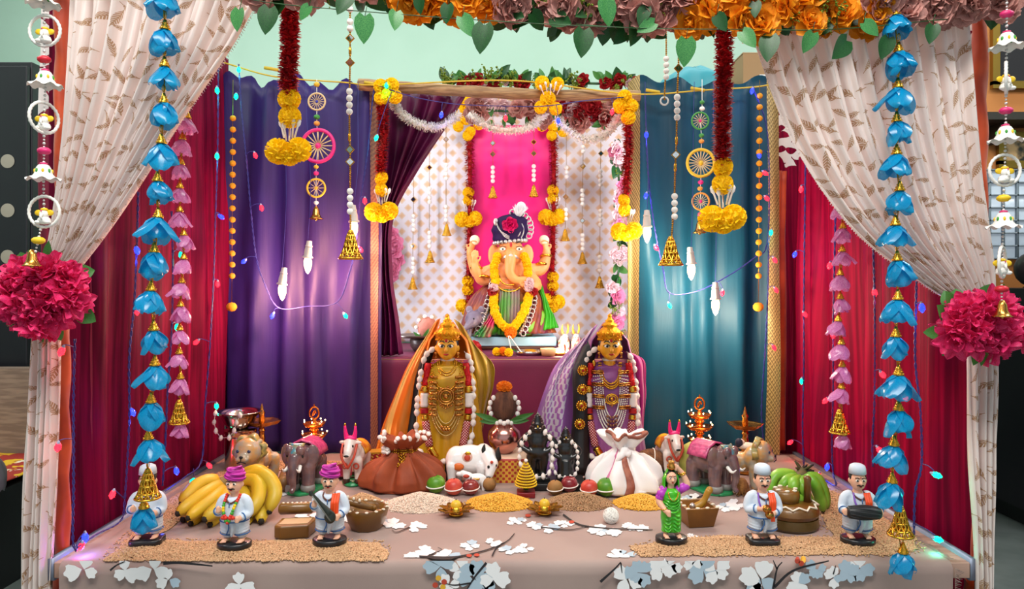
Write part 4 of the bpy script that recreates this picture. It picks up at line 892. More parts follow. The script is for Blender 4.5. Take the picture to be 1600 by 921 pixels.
m.build('eyes', [M('eye_white', 'F6EEE0', .3), BLACK, M('vermilion', 'B01018', .5)], gn)
m = MB(); m.prism([(0, 9), (4, 4), (9, 2), (13, -3), (7, -3), (4, -8), (0, -4), (-4, -8), (-7, -3), (-13, -3), (-9, 2), (-4, 4)], 0, .004, Tr(gq(798, 403, -.066)) @ Ro(PI/2+.2, 'X') @ Matrix.Scale(GS, 4)); m.ball(gq(798, 402, -.071), gr(4, 2, 4), 8); m.build('silver_forehead_ornament', SILV, gn)
for x, y in ((738, 400), (853, 401), (745, 420), (756, 434), (846, 414)): MB().tube([gq(x+8*math.cos(a), y+2*math.sin(a), .01-.05*(x in (745, 756))+.018*math.sin(a)) for a in [i*PI/6 for i in range(12)]], 2.2*GS, 6, closed=True).build('bangle', GOLD, gn)
for x in (742, 850): MB().lathe([(0, 0), (7, .5), (8, 2), (5, 4), (0, 4.4)], n=14, M=Tr(gq(x, 376, -.004)) @ Ro(PI/2, 'X') @ Matrix.Scale(GS, 4)).build('hand_emblem', M('cream_paint', 'F0DDC0', .4), gn)
# turban
tbn = MB()
def tf(u, v):
    a = u*2*PI; p = [(24, 0), (27, 9), (29, 22), (26, 36), (17, 44), (0, 47)]; t = v*5; i = min(int(t), 4); f = t-i
    r = p[i][0]+(p[i+1][0]-p[i][0])*f+.9*math.sin(v*26+a); z = p[i][1]+(p[i+1][1]-p[i][1])*f
    return gq(797, 381, -.004)+V((math.cos(a)*r*GS, math.sin(a)*r*.85*GS, (z+2.5*math.cos(a))*GS))
tbn.grid(tf, 32, 24, closeu=True); T_ = tbn.build('turban', DPURP, gn)
m = MB()
for i in range(24): a = i*PI/12; m.ball(gq(797+25*math.cos(a), 379-2.5*math.cos(a), -.004+21.5*GS*math.sin(a)), gr(3.4, 3, 3.6), 7)
for i in range(9): a = -.5+i*.28; m.tube([gq(805+24*math.cos(a)+4.6*math.cos(b), 358-24*math.sin(a)+4.6*math.sin(b), -.03+.016*math.cos(a)) for b in [k*PI/5 for k in range(10)]], 1.3*GS, 5, closed=True)
for r in (13, 18): m.tube([gq(800+r*math.cos(a), 362-r*math.sin(a), -.062+.0012*r) for a in [-.9+i*.25 for i in range(12)]], 1.1*GS, 5)
for k in range(3): m.tube(resample([gq(776, 350, -.042), gq(781+3*k, 362+4*k, -.058), gq(796, 372+2*k, -.064)], 12), .8*GS, 5)
m.ball(gq(775, 349, -.04), gr(4, 3, 6), 8); m.build('silver_trim', SILV, T_)
inst(rose_mesh('turban_rose', M('rose_magenta', 'D80C6A', .5), 33, 1), 'turban_rose', T_, gq(797, 354, -.056), (PI/2, 0, 0), 11*GS)
m = MB()
for i in range(90): a = rr(-.9, .9); d = V((math.sin(a)*.7+.35, rr(-.4, .4), 1)).normalized(); b = gq(808, 345, -.03); m.tube([b, b+d*12*GS*rr(.7, 1), b+d*26*GS*rr(.7, 1.)+V((rr(-4, 4)*GS, 0, 0))], [.5*GS, 1.6*GS, .3*GS], 3)
m.ball(gq(814, 326, -.03), gr(8, 6, 9), 8); tag(m.build('white_plume', M('plume_white', 'F4F2F4', .8, trl=.3), T_), kind='stuff')
# clothes
m = MB(); m.ball(gq(796, 497, 0), gr(58, 36, 25), 20).chain([gq(796, 484, 0), gq(752, 496, -.03), gq(770, 512, -.09)], gr(22, 17, 10), 12).chain([gq(796, 484, 0), gq(842, 496, -.03), gq(822, 512, -.09)], gr(22, 17, 10), 12)
m.build('green_dhoti', M('silk_green', '3A9412', .45, vary=(16, '7AA82A', (1, 1, .4))), gn, remesh=.004, sm=4)
m = MB(); sheet(m, [[gq(782, 452, -.062), gq(797, 452, -.066), gq(812, 452, -.062)], [gq(780, 490, -.095), gq(797, 490, -.1), gq(812, 490, -.095)], [gq(776, 520, -.1), gq(796, 521, -.104), gq(814, 520, -.1)]], 20, 24, lambda u, v: (0, .005*math.sin(v*6*2*PI), 0)); m.build('front_pleats', M('silk_olive', '3E8A1C', .45, vary=(20, '8A6A70', (1, 1, .3))), gn, solid=.002)
BRN = M('shawl_brown', '9A4E14', .45, .1, vary=(22, '6A2438', (1, 1, .4)))
for k, rows, mt, nm in ((-1, [[(775, 436, -.03), (764, 438, .01), (756, 446, .05)], [(770, 462, -.06), (748, 462, -.02), (732, 470, .04)], [(760, 492, -.08), (736, 494, -.05), (722, 498, .03)], [(752, 518, -.1), (730, 520, -.07), (718, 520, .02)]], BRN, 'brown_shawl'),
                        (1, [[(823, 436, -.03), (832, 438, .01), (840, 446, .05)], [(830, 466, -.06), (842, 466, -.04), (852, 474, .02)], [(822, 496, -.1), (842, 496, -.08), (860, 500, -.02)], [(812, 518, -.115), (838, 519, -.1), (868, 519, -.05)]], BRN, 'brown_shawl'),
                        (1, [[(838, 440, .0), (843, 440, .01), (847, 446, .03)], [(846, 466, -.035), (850, 466, -.03), (856, 474, .0)], [(850, 496, -.07), (860, 494, -.05), (868, 500, -.02)], [(846, 514, -.09), (860, 512, -.07), (872, 512, -.03)]], M('silk_leaf', '2E9A08', .5), 'green_drape'),
                        (-1, [[(784, 480, -.09), (778, 480, -.085), (772, 482, -.08)], [(774, 505, -.115), (764, 505, -.11), (756, 506, -.1)], [(768, 523, -.125), (754, 524, -.12), (740, 522, -.1)]], M('silk_rose', 'C80C58', .45, vary=(25, '2E8A40', (1, 1, .5))), 'rose_pleats')):
    m = MB(); sheet(m, [[gq(*p) for p in r] for r in rows], 24, 24, lambda u, v: (.001*math.sin(u*20), .006*math.sin(v*4*2*PI+u*2), 0)); sh = m.build(nm, mt, gn, solid=.0018)
    if 'shawl' in nm:
        m = MB(); e = resample([gq(*r[0])+V((0, -.004, 0)) for r in rows], 26)
        for i, p in enumerate(e):
            m.ball(p, gr(2.6, 1.6, 2.6), 6)
            if i % 2: m.tube([p+V(((k*4.5+4*math.cos(a))*GS, -.003, 4*math.sin(a)*GS)) for a in [j*PI/4 for j in range(8)]], 1.1*GS, 4, closed=True)
        m.build('silver_border', SILV, sh)
m = MB()
def mstring(pts, n, r, mesh, nm, par, j=.0):
    for p in resample(pts, n): inst(mesh, nm, par, p+V((rr(-j, j), rr(-j, j), 0)), (rr(0, 3), rr(0, 3), 0), r)
for pts, n in (([gq(777, 402, -.045), gq(773, 420, -.055), gq(775, 440, -.066)], 6), ([gq(818, 402, -.045), gq(824, 418, -.055), gq(824, 428, -.062)], 5),
               ([gq(772, 462, -.07), gq(774, 485, -.1), gq(784, 504, -.118), gq(797, 510, -.122), gq(810, 500, -.115), gq(820, 480, -.1), gq(826, 462, -.07)], 19)): mstring(pts, n, 6.6*GS, MARI_M, 'marigold_flower', gn, .002)
for x, y, k in ((772, 450, 'w'), (770, 456, 'r'), (826, 442, 'w'), (826, 450, 'w'), (832, 456, 'r')):
    inst((ROSES_W if k == 'w' else ROSES_R)[0], 'garland_rose', gn, gq(x, y, -.075), (PI/2, 0, 0), 7*GS)
inst(MARO_M, 'orange_marigold_flower', gn, gq(798, 516, -.128), None, 9*GS)
m = MB()
for r, y in ((14, 432), (20, 436)): m.tube([gq(796+r*math.cos(a)*1.1, y-r*math.sin(a), -.052-.001*r*abs(math.sin(a))) for a in [PI+i*PI/12 for i in range(13)]], 1.3*GS, 5)
m.ball(gq(797, 462, -.062), gr(9, 3, 9), 10); m.build('gold_necklace', GOLD, gn)
ms = thing('mouse_statue', 'small grey purple mouse statue crouching beside the elephant headed idol', 'statue', V((P(742, 522, 2.37).x, 2.385, pz))); s = 2.38/F
def mq(px, py, d=0): return V(((px-742)*s, d, (522-py)*s))
m = MB(); m.ball(mq(752, 498, .02), [20*s, 16*s, 20*s], 14).ball(mq(740, 494, -.015), [14*s, 12*s, 13*s], 14).chain([mq(738, 498, -.03), mq(730, 506, -.05), mq(726, 510, -.056)], [10*s, 6*s, 3*s], 10).limb(mq(735, 508, -.02), mq(733, 520, -.03), 4*s, 4*s).limb(mq(758, 512, 0), mq(758, 520, -.01), 8*s, 5*s)
for x in (733, 752): m.ball(mq(x, 480, -.008), [6*s, 2*s, 7*s], 10)
m.build('body', M('mouse_grey', '6A6078', .4, vary=(18, '8A8090')), ms, remesh=.0028, sm=3)
MB().ball(mq(741, 493, -.046), .0035, 6).build('eye', BLACK, ms)
# offerings
def at(px, py): return A(px, py)
def rose_at(label, px, py, mesh, r, cat='flower', nm='red_rose', D=None):
    p = A(px, py); o = bpy.data.objects.new(nm, mesh); C.objects.link(o); o.location = p+V((0, 0, r*.9)); o.scale = (r, r, r); o.rotation_euler = (1.2, 0, rr(0, 3)) if 'rose' in nm else (0, 0, 0); return tag(o, label, cat)
rose_at('single red rose lying on the altar in front of the blue pedestal', 741, 556, ROSES_R[0], .024)
for i, (x, y, l) in enumerate(((776, 556, 'yellow marigold nearest the red rose before the pedestal'), (795, 557, 'yellow marigold nearest the steel plate before the pedestal'))): rose_at(l, x, y, MARI_M, .013, nm='marigold_flower')
rose_at('orange marigold set between two yellow marigolds before the pedestal', 786, 556, MARO_M, .014, nm='orange_marigold_flower')
bt = thing('betel_sprig', 'green leaf with two white stems leaning on the pedestal front', 'leaf sprig', A(800, 555)); inst(LEAFG, 'green_leaf', bt, (.01, -.01, .02), (1.2, .6, 0), .035)
m = MB(); m.tube([(-.012, -.002, .06), (0, -.01, .004)], .0015, 5).tube([(-.008, -.002, .06), (.03, -.012, .008)], .0015, 5); m.build('white_stem', WHITE, bt)
pl = MB().lathe([(0, .002), (.04, .002), (.048, .012), (.05, .012), (.042, 0), (0, 0)], n=28); o = pl.build('steel_plate', STEEL); o.location = A(827, 554); tag(o, 'small shiny steel plate on the altar before the pedestal', 'plate')
o = MB().lathe([(0, .0), (.02, 0), (.026, .022), (.024, .022), (.018, .004), (0, .004)], n=18).build('wooden_cup', M('cup_wood', 'C49A6A', .5)); o.location = A(857, 556); tag(o, 'small pale wooden cup beside the steel plate on the altar', 'cup')
o = MB().lathe([(0, .0), (.018, 0), (.02, .018), (.018, .018), (.016, .003), (0, .003)], n=18).build('brass_cup', BRASS); o.location = (P(824, 0, 2.38).x, 2.40, pz); tag(o, 'small brass cup on the pedestal corner by the silver shawl border', 'cup')
# glowing small lamp on the altar
gl = thing('altar_lamp', 'small glowing glass lamp on the altar beside the toy bulls', 'lamp', A(874, 556)+V((0, .02, 0)))
MB().lathe([(0, 0), (.02, 0), (.022, .004), (.02, .008), (0, .008)], n=16).build('lamp_base', BRASS, gl)
MB().lathe([(0.016, .008), (.017, .014), (.012, .02), (0, .022)], n=14).build('lamp_bulb', M('altar_glow', 'FFDDA8', .2, emis=9., ecol='FFC98A'), gl)
l = bpy.data.lights.new('altar_light', 'POINT'); l.energy = .9; l.color = (1, .72, .42); l.shadow_soft_size = .02; o = bpy.data.objects.new('altar_light', l); C.objects.link(o); o.parent = gl; o.location = (0, 0, .045)
# left kalash in dark pot
k = thing('coconut_pot', 'coconut with leaves and white beads in a dark pot behind the gold saree doll', 'coconut pot', V((P(662, 540, 2.3).x, 2.32, .635))); s = 2.32/F
MB().lathe([(0, 0), (16*s, 0), (22*s, 8*s), (23*s, 18*s), (20*s, 22*s), (18*s, 20*s), (0, 16*s)], n=20).build('pot', M('pot_dark', '3A2A28', .4), k)
MB().lathe([(0, 20*s), (30*s, 22*s), (33*s, 26*s), (31*s, 26*s), (0, 22*s)], (-12*s, 0, 0), n=20).build('dish', M('dish_dark', '4A3A34', .35), k)
MB().ball((5*s, 0, 36*s), (16*s, 15*s, 18*s), 14).build('coconut', M('coconut_pinkish', 'A8685A', .8, bump=(150, .5)), k)
for a, x in ((.9, -14), (-.9, 12), (.5, -6)): inst(LEAFG, 'green_leaf', k, (x*s*.3, -14*s, 14*s), (-.2, PI+a*.9, 0), (.03, .05, .055))
for i in range(9): a = PI*.15+i*PI*.21; inst(BEAD, 'white_bead', k, (5*s+17*s*math.cos(a), -6*s, 37*s+18*s*math.sin(a)), None, 3*s)
# ------------------------------------------------------------------ clay animals
def leg4(m, pts, r0, r1, z0):
    for x, y, zt in pts: m.chain([(x, y, zt), (x, y+.01, (zt+z0)/2), (x, y-.01, z0)], [r0, (r0+r1)*.5, r1], 10)
WHC = M('bull_white', 'EDE8E4', .3, coat=.4, vary=(3, 'E6D2C8')); HOTP = M('horn_pink', 'F0187A', .4); HARN = M('harness_red', 'C2452E', .45); GRB = M('green_base', '1E8A52', .25, coat=.5)
def bull(label, loc, rz, sc, big=True, name='bull_statue'):
    g = thing(name, label, 'statue', loc, rz, sc)
    m = MB(); m.ball((0, .28, .5), (.17, .34, .2), 16).ball((0, .1, .6), (.14, .17, .2), 14).ball((0, -.02, .7), (.12, .14, .15), 12).limb((0, -.08, .76), (0, -.2, .62), .105, .075).ball((0, -.22, .58), (.068, .06, .055), 12)
    leg4(m, [(-.1, .04, .42), (.1, .04, .42), (-.1, .5, .42), (.1, .5, .42)], .085, .055, .1); m.ball((-.14, -.06, .76), (.07, .025, .035), 8).ball((.14, -.06, .76), (.07, .025, .035), 8).chain([(0, .62, .55), (.02, .68, .4), (0, .66, .2)], [.03, .025, .03], 8)
    m.build('body', WHC, g, remesh=.016, sm=4)
    for k in (-1, 1):
        MB().tube(resample([(k*.06, -.06, .82), (k*.085, -.06, .93), (k*.09, -.07, 1.04)], 8), [.045, .042, .038, .034, .03, .026, .022, .02], 10).build('horn', HOTP, g)
        m = MB().ball((k*.09, -.07, 1.06), (.02, .02, .03), 6); m.build('horn_tip', GOLD, g)
        m = MB(); m.ball((k*.075, -.165, .72), (.018, .02, .026), 8); m.build('eye', BLACK, g)
        MB().tube(resample([(k*.12, -.09, .74), (k*.11, -.2, .56), (k*.03, -.22, .4), (0, -.2, .36)], 12), .022, 6).build('harness', HARN, g)
        MB().tube([(k*.1+.045*math.cos(a), -.06, .36+.045*math.sin(a)) for a in [i*PI/6 for i in range(12)]], .014, 6, closed=True).build('harness_ring', HARN, g)
    m = MB(); m.ball((0, -.075, .835), (.105, .07, .045), 12); m.build('pink_forelock', HOTP, g)
    m = MB(); m.ball((0, -.275, .575), (.045, .012, .02), 8); m.build('muzzle', BLACK, g)
    m = MB(); m.grid(lambda u, v: V((math.sin((u-.5)*2.9)*.185, .2+v*.3, .48+math.cos((u-.5)*2.9)*.225)), 14, 6); m.build('saddle_cloth', M('saddle_yellow', 'E0A81A', .5, vary=(6, 'B85A1A')), g, solid=.02)
    for x, y in ((-.1, .03), (.1, .03), (-.1, .49), (.1, .49)): MB().lathe([(0, .04), (.06, .04), (.058, .11), (.05, .13), (0, .13)], (x, y, 0), 12).build('hoof', M('hoof_brown', '4A2E22', .5), g)
    m = MB(); m.grid(lambda u, v: V((math.cos(u*2*PI)*(.21+.02*math.sin(u*25))*min(1, v*3 if v < .34 else (1.5-v)*1.0 if v > .66 else 1), .27+math.sin(u*2*PI)*(.36)*min(1, v*3 if v < .34 else (1.5-v) if v > .66 else 1), .06*min(1, max(0, v*3-1)))), 30, 8, closeu=True); m.prism([(.19*math.cos(i*PI/10), .27+.33*math.sin(i*PI/10)) for i in range(20)], 0, .058); m.build('green_base', GRB, g)
    return g
bull('white bull figurine with pink horns standing beside the brown cloth bag', T(545, 766)+V((0, .03, 0)), -.1, .148)
bull('white bull figurine with pink horns standing between white cloth bag and green coconut', T(1056, 752)+V((0, .03, 0)), .12, .142)
for i, (x, l) in enumerate(((883, 'tiny red and white toy bull on the altar nearest the glowing lamp'), (900, 'tiny red and white toy bull on the altar nearest the lilac saree'))):
    p = A(x, 553); g = thing('toy_bull', l, 'statue', p, .15-.2*i, .092); m = MB()
    m.ball((0, .2, .45), (.15, .28, .17), 12).limb((0, -.02, .6), (0, -.14, .5), .1, .07); leg4(m, [(-.09, .02, .38), (.09, .02, .38), (-.09, .36, .38), (.09, .36, .38)], .075, .06, .05); m.build('body', M('toy_red', 'D0382A', .35, vary=(9, 'F0E8E0')), g, remesh=.022, sm=3)
    for k in (-1, 1): MB().tube(resample([(k*.07, 0, .7), (k*.11, 0, .85), (k*.09, -.02, 1.02)], 6), [.035, .033, .03, .024, .018, .01], 8).build('horn', M('horn_yellow', 'E8C02A', .4), g); MB().ball((k*.06, -.19, .58), .014, 6).build('eye', BLACK, g)
    MB().box((0, .18, .02), (.34, .6, .04)).build('toy_base', WHITE, g, bevel=.01)
ELE = M('elephant_glaze', '5E4A50', .25, coat=.6, vary=(5, '7A5A58'))
def elephant(label, loc, rz, sc):
    g = thing('elephant_statue', label, 'statue', loc, rz, sc); m = MB()
    m.ball((0, .34, .62), (.29, .4, .3), 18).ball((0, -.06, .72), (.21, .2, .23), 16).chain([(0, -.22, .7), (0, -.3, .52), (0, -.31, .34), (0, -.27, .2), (0, -.32, .14)], [.12, .095, .075, .06, .05], 12)
    for k in (-1, 1): m.ball((k*.25, .0, .72), (.13, .05, .2), 12, Ro(k*.35, 'Z')).ball((k*.1, -.2, .84), (.09, .08, .1), 10)
    leg4(m, [(-.15, .04, .5), (.15, .04, .5), (-.16, .56, .5), (.16, .56, .5)], .14, .115, .14); m.chain([(0, .74, .6), (0, .78, .4), (.02, .76, .3)], [.03, .02, .025], 6)
    m.build('body', ELE, g, remesh=.018, sm=3)
    for k in (-1, 1):
        MB().tube(resample([(k*.1, -.2, .56), (k*.14, -.34, .5), (k*.13, -.42, .56)], 8), [.035, .034, .032, .03, .026, .02, .014, .008], 8).build('tusk', WHITE, g)
        MB().ball((k*.15, -.2, .74), (.02, .02, .028), 8).build('eye', BLACK, g)
    m = MB(); m.grid(lambda u, v: V((math.sin((u-.5)*2.7)*.315, .12+v*.46, .61+math.cos((u-.5)*2.7)*.33+.01*math.sin(u*30))), 18, 10); m.build('pink_blanket', M('blanket_pink', 'C84A80', .4, coat=.3, vary=(14, 'A82E68')), g, solid=.03)
    m = MB(); m.grid(lambda u, v: V(((u-.5)*.3*(1-.45*v), -.12-.135*math.sin(v*PI*.62)-.02+.25*(u-.5)**2, .95-.25*v)), 10, 10); m.build('forehead_cloth', M('gilt_blue', '9A8444', .3, .3, vary=(7, '4F97A8')), g, solid=.03)
    for x, y in ((-.15, .02), (.15, .02), (-.16, .55), (.16, .55)): MB().lathe([(0, .05), (.13, .05), (.135, .13), (.12, .17), (0, .17)], (x, y, 0), 14).build('foot_ring', M('foot_grey', '8A8884', .4), g)
    MB().prism([((.32+.03*math.sin(i))*math.cos(i*PI/12), .28+(.47+.02*math.cos(i*2))*math.sin(i*PI/12)) for i in range(24)], 0, .06).build('green_base', GRB, g, bevel=.015)
elephant('dark brown elephant figurine facing forward beside the yellow bananas', T(463, 777)+V((0, .025, 0)), -.12, .132)
elephant('dark brown elephant figurine turned sideways beside the green coconut', T(1132, 776)+V((0, .02, 0)), .62, .128)
LIO = M('lion_glaze', 'A8A090', .3, coat=.5, vary=(5, 'CF9A55')); 
def lion(label, loc, rz, sc):
    g = thing('lion_statue', label, 'statue', loc, rz, sc); m = MB()
    m.ball((0, .42, .5), (.2, .44, .22), 16).ball((0, .08, .6), (.24, .22, .28), 16).ball((0, -.1, .76), (.25, .2, .25), 18).ball((0, -.25, .68), (.13, .12, .11), 14)
    for k in (-1, 1): m.ball((k*.2, -.02, .93), (.055, .04, .05), 8).ball((k*.06, -.33, .67), (.065, .05, .05), 8)
    leg4(m, [(-.14, .02, .44), (.14, .02, .44), (-.15, .74, .44), (.15, .74, .44)], .12, .085, .05); m.chain([(0, .84, .55), (.05, .98, .4), (.1, .95, .25)], [.035, .03, .05], 8)
    m.build('body', LIO, g, remesh=.02, sm=3)
    for k in (-1, 1): MB().ball((k*.1, -.275, .8), (.035, .02, .028), 8).build('eye', M('lion_eye', '2E3A5A', .2), g)
    m = MB(); m.ball((0, -.37, .72), (.035, .02, .025), 8).tube([(0, -.38, .7), (0, -.385, .65)], .008, 5).tube(resample([(-.08, -.36, .61), (0, -.385, .64), (.08, -.36, .61)], 8), .01, 5); m.build('nose_and_mouth', BLACK, g)
    m = MB(); m.grid(lambda u, v: V((math.cos(u*2*PI)*(.24+.03*math.sin(u*40)+.03*v), -.08+.12*v+.02*math.sin(u*33), .76+math.sin(u*2*PI)*(.24+.03*math.sin(u*40)+.03*v))), 44, 5, closeu=True); m.build('mane', M('mane_yellow', 'B89A4A', .4, coat=.3, vary=(8, '8A8A5A')), g, solid=.05)
lion('lion figurine with yellow mane peeking over the yellow bananas', T(365, 790)+V((0, .10, 0)), -.05, .135)
lion('lion figurine standing sideways behind the green bananas', T(1190, 768)+V((0, .03, 0)), .95, .118)
# cow and calf
cw = thing('cow_statue', 'white glazed cow figurine with suckling calf beside the red fruits', 'statue', T(736, 762)+V((0, .04, 0))); s = 1.79/F
def cq(px, py, d=0): return V(((px-736)*s, d, (758-py)*s))
GLZ = M('white_glaze', 'F2F2F2', .15, coat=.8)
m = MB(); m.ball(cq(732, 721), [34*s, .032, 23*s], 20).ball(cq(712, 722), [18*s, .032, 22*s], 16).ball(cq(754, 712), [14*s, .026, 16*s], 14).limb(cq(760, 712, -.01), cq(767, 724, -.03), 13*s, 11*s).limb(cq(768, 722, -.032), cq(764, 738, -.042), 10*s, 7*s)
for x, d in ((706, -.02), (714, .022), (752, -.02), (758, .02)): m.chain([cq(x, 728, d), cq(x-1, 744, d), cq(x, 757, d)], [10*s, 7*s, 6*s], 10)
m.build('body', GLZ, cw, remesh=.0026, sm=4)
for x, y in ((756, 704), (778, 708)): MB().chain([cq(x, y+8, -.02), cq(x-1, y-2, -.02), cq(x, y-8, -.02)], [4.5*s, 4*s, 1.5*s], 8).build('horn', BLACK, cw)
for x, y, d in ((763, 725, -.05), (774, 724, -.042)): MB().ball(cq(x, y, d), [2*s, .002, 2.6*s], 8).build('eye', BLACK, cw)
MB().ball(cq(768, 718, -.05), [2.5*s, .003, 2.5*s], 8).build('forehead_mark', HARN, cw); MB().ball(cq(763, 741, -.054), [4*s, .003, 2*s], 8).build('muzzle', BLACK, cw)
m = MB(); m.ball(cq(730, 713, -.031), [8*s, .002, 8*s], 14); m.slot = 1; m.ball(cq(730, 714, -.033), [5*s, .002, 5*s], 10); m.slot = 2; m.ball(cq(731, 707, -.033), [5*s, .002, 3*s], 8); m.build('medallion', [M('medal_pink', 'E8C0B0', .4), HARN, GOLD], cw)
MB().ball(cq(716, 728, -.031), [9*s, .004, 6*s], 10).build('orange_patch', M('patch_orange', 'E0702A', .4), cw); MB().chain([cq(697, 722), cq(695, 740), cq(697, 752)], [2.5*s, 2*s, 3.5*s], 8).build('tail', BLACK, cw)
cf = MB(); cf.ball(cq(746, 742, -.06), [15*s, 8*s, 9*s], 14).limb(cq(733, 738, -.06), cq(724, 734, -.055), 7*s, 5*s).ball(cq(719, 735, -.056), [6*s, 4*s, 4*s], 10)
for x, d in ((738, -.066), (742, -.052), (756, -.066), (759, -.052)): cf.limb(cq(x, 746, d), cq(x, 757, d), 4*s, 3.2*s)
cfo = cf.build('calf', GLZ, cw, remesh=.002, sm=3); MB().ball(cq(730, 736, -.07), [5*s, 2*s, 3*s], 8).build('calf_ear', HARN, cfo); MB().tube([cq(745+6*math.cos(a), 741+9*math.sin(a)*.2, -.06+.018*math.sin(a)) for a in [i*PI/6 for i in range(12)]], 1.3*s, 5, closed=True).build('calf_band', GOLD, cfo)
# ------------------------------------------------------------------ two saree dolls
YFACE = M('face_gold', 'E2A21E', .35, coat=.3); COTTON = M('cotton_white', 'F0E8E2', .8); HAIR = M('hair_black', '0C0A0C', .45)
def doll(ox, label, silk, pall, hood_mat, drapes, braid, neck, redm, mirror=0):
    D = 1.93; s = D/F; by = HY+(CZ-TZ)*F/D; g = thing('saree_doll', label, 'doll', P(ox, by, D))
    q = lambda x, y, d=0.: V((x*s, d, (by-y)*s))
    m = MB(); m.ball(q(0, 541, -.03), [16.5*s, 15.5*s, 19*s], 20).ball(q(0, 551, -.038), [10*s, 10*s, 10*s], 14).limb(q(0, 553, -.02), q(0, 575, -.012), 8*s, 11*s).chain([q(0, 538, -.055), q(0, 545, -.0595)], [1.8*s, 2.8*s], 8)
    for k in (-1, 1): m.ball(q(k*16.5, 543, -.025), [3*s, 3*s, 5.5*s], 8)
    m.build('head', YFACE, g, remesh=.0015, sm=3)
    fq = lambda x, y, o=0.: q(x, y, -.03-15.5*s*math.sqrt(max(.05, 1-(x/16.5)**2-((y-541)/19)**2))-o)
    m = MB()
    for k in (-1, 1):
        m.slot = 0; m.ball(fq(k*6.6, 538.6), [4.3*s, 1.2*s, 2.5*s], 10); m.slot = 1; m.ball(fq(k*6.4, 538.6, .0012), [2.1*s, 1.1*s, 2.1*s], 8)
        m.tube([fq(k*x, y, .0008) for x, y in ((2, 538.6), (4, 536.6), (6.6, 535.8), (9, 536.6), (11.5, 538.4))], .75*s, 4); m.tube([fq(k*x, y, .0004) for x, y in ((2.5, 533), (5, 531.2), (8, 531), (11, 533))], .8*s, 4)
    m.slot = 2; m.ball(fq(0, 530.5, .0008), [2.1*s, 1.*s, 2.8*s], 8); m.tube([fq(x, y, .0022) for x, y in ((-4.2, 550.6), (-2, 551.2), (0, 551.6), (2, 551.2), (4.2, 550.6))], [.5*s, 1.2*s, 1.5*s, 1.2*s, .5*s], 5)
    m.build('face_paint', [M('eye_white', 'F6EEE0', .3), BLACK, M('vermilion', 'B01018', .5)], g)
    cr = MB(); cr.lathe([(a_*s, z_*s) for a_, z_ in ((0, 2), (17, 0), (18.5, 4), (18.5, 9), (17, 14), (13, 18), (10, 20), (13, 22), (9.5, 26), (6, 28), (7.5, 30), (4, 32), (2.8, 36), (3.4, 38), (0, 41))], q(0, 530.5, -.02), 28)
    for i in range(24): a = 2*PI*i/24; cr.ball(q(17.8*math.cos(a), 529.5, -.02+17.8*s*math.sin(a)), 1.7*s, 6)
    for i in range(9): a = -PI/2+(i-4)*.36; cr.ball(q(18*math.cos(a), 521, -.02+18*s*math.sin(a)), [3*s, 2*s, 3.6*s], 8)
    cr.ball(q(0, 520, -.054), [4*s, 2*s, 4*s], 8); cr.build('crown', M('crown_gold', 'E09A1A', .28, .85, bump=(260, .5)), g)
    ear = MB()
    for k in (-1, 1): ear.ball(q(k*17, 551, -.03), [2.6*s, 1.5*s, 2.6*s], 8).lathe([(0, 3*s), (2.6*s, -1*s), (0, -2.5*s)], q(k*17, 556, -.03), 8)
    ear.build('earrings', BRASS, g); MB().tube([q(9.5*math.cos(a), 561, -.012+10*s*math.sin(a)) for a in [i*PI/10 for i in range(20)]], 2.4*s, 6, closed=True).build('choker', M('choker_white', 'E8DCC8', .4), g)
    hr = MB(); hr.ball(q(0, 537, -.02), [18.5*s, 16*s, 17*s], 16); hr.chain([q(*p) for p in braid[0]], [r*s for r in braid[1]], 12, 6); hr.build('hair', HAIR, g, remesh=.003, sm=2)
    if braid[2]:
        ros = MB()
        for i in range(14): a = i*PI/7; ros.ball((7*s*math.cos(a), 0, 7*s*math.sin(a)), 1.7*s, 5)
        ros.ball((0, 0, 0), [6*s, 3*s, 6*s], 10); ros.slot = 1; ros.ball((0, -2.5*s, 0), 2.4*s, 6); ros = mesh_of(ros, 'hair_brooch', [GOLD, M('ruby', '9A0A1A', .15)])
        for x, y, d in braid[2]: inst(ros, 'hair_brooch', g, q(x, y, d))
    b = MB(); W = [(0, 564, 12), (.1, 571, 30), (.25, 592, 44), (.45, 625, 47), (.65, 665, 52), (1, by-.5, 62)]
    def bf(u, v):
        a = u*2*PI; k = next(i for i in range(5) if v <= W[i+1][0]); t = (v-W[k][0])/(W[k+1][0]-W[k][0]); y = W[k][1]+(W[k+1][1]-W[k][1])*t; w = W[k][2]+(W[k+1][2]-W[k][2])*t
        pl = max(0, (v-.4))*3*max(0, -math.sin(a))**2; w2 = w+pl*math.sin(a*26)*1.6+1.1*math.sin(v*38+a*2.5)*(v < .45)*(math.sin(a) < .3)
        return q(w2*math.cos(a), y, w2*.56*s*math.sin(a)-.004)
    b.grid(bf, 120, 60, closeu=True, uv=lambda u, v: (u*.3, v*.3)); b.build('saree', silk, g)
    hd = MB(); hd.grid(lambda u, v: q((22+14*v+2*math.sin(u*9))*math.sin((u-.5)*3.9)*(.35+.65*min(1, v*2.2)), 504+60*v, .0+(22+10*v)*s*math.cos((u-.5)*3.9)*(.3+.7*min(1, v*2.2))), 28, 16, uv=lambda u, v: (u*.1, v*.1)); hd.build('head_drape', hood_mat, g, solid=.0015)
    for nm, rows, mt, nf in drapes:
        m = MB(); sheet(m, [[q(*p) for p in r] for r in rows], 36, 44, lambda u, v, n=nf: (.001*math.sin(u*15), .0065*math.sin(v*n*2*PI+u*2.5)+.003*math.sin(u*13+v*5), 0), (.16, .42)); m.build(nm, mt, g, solid=.0015)
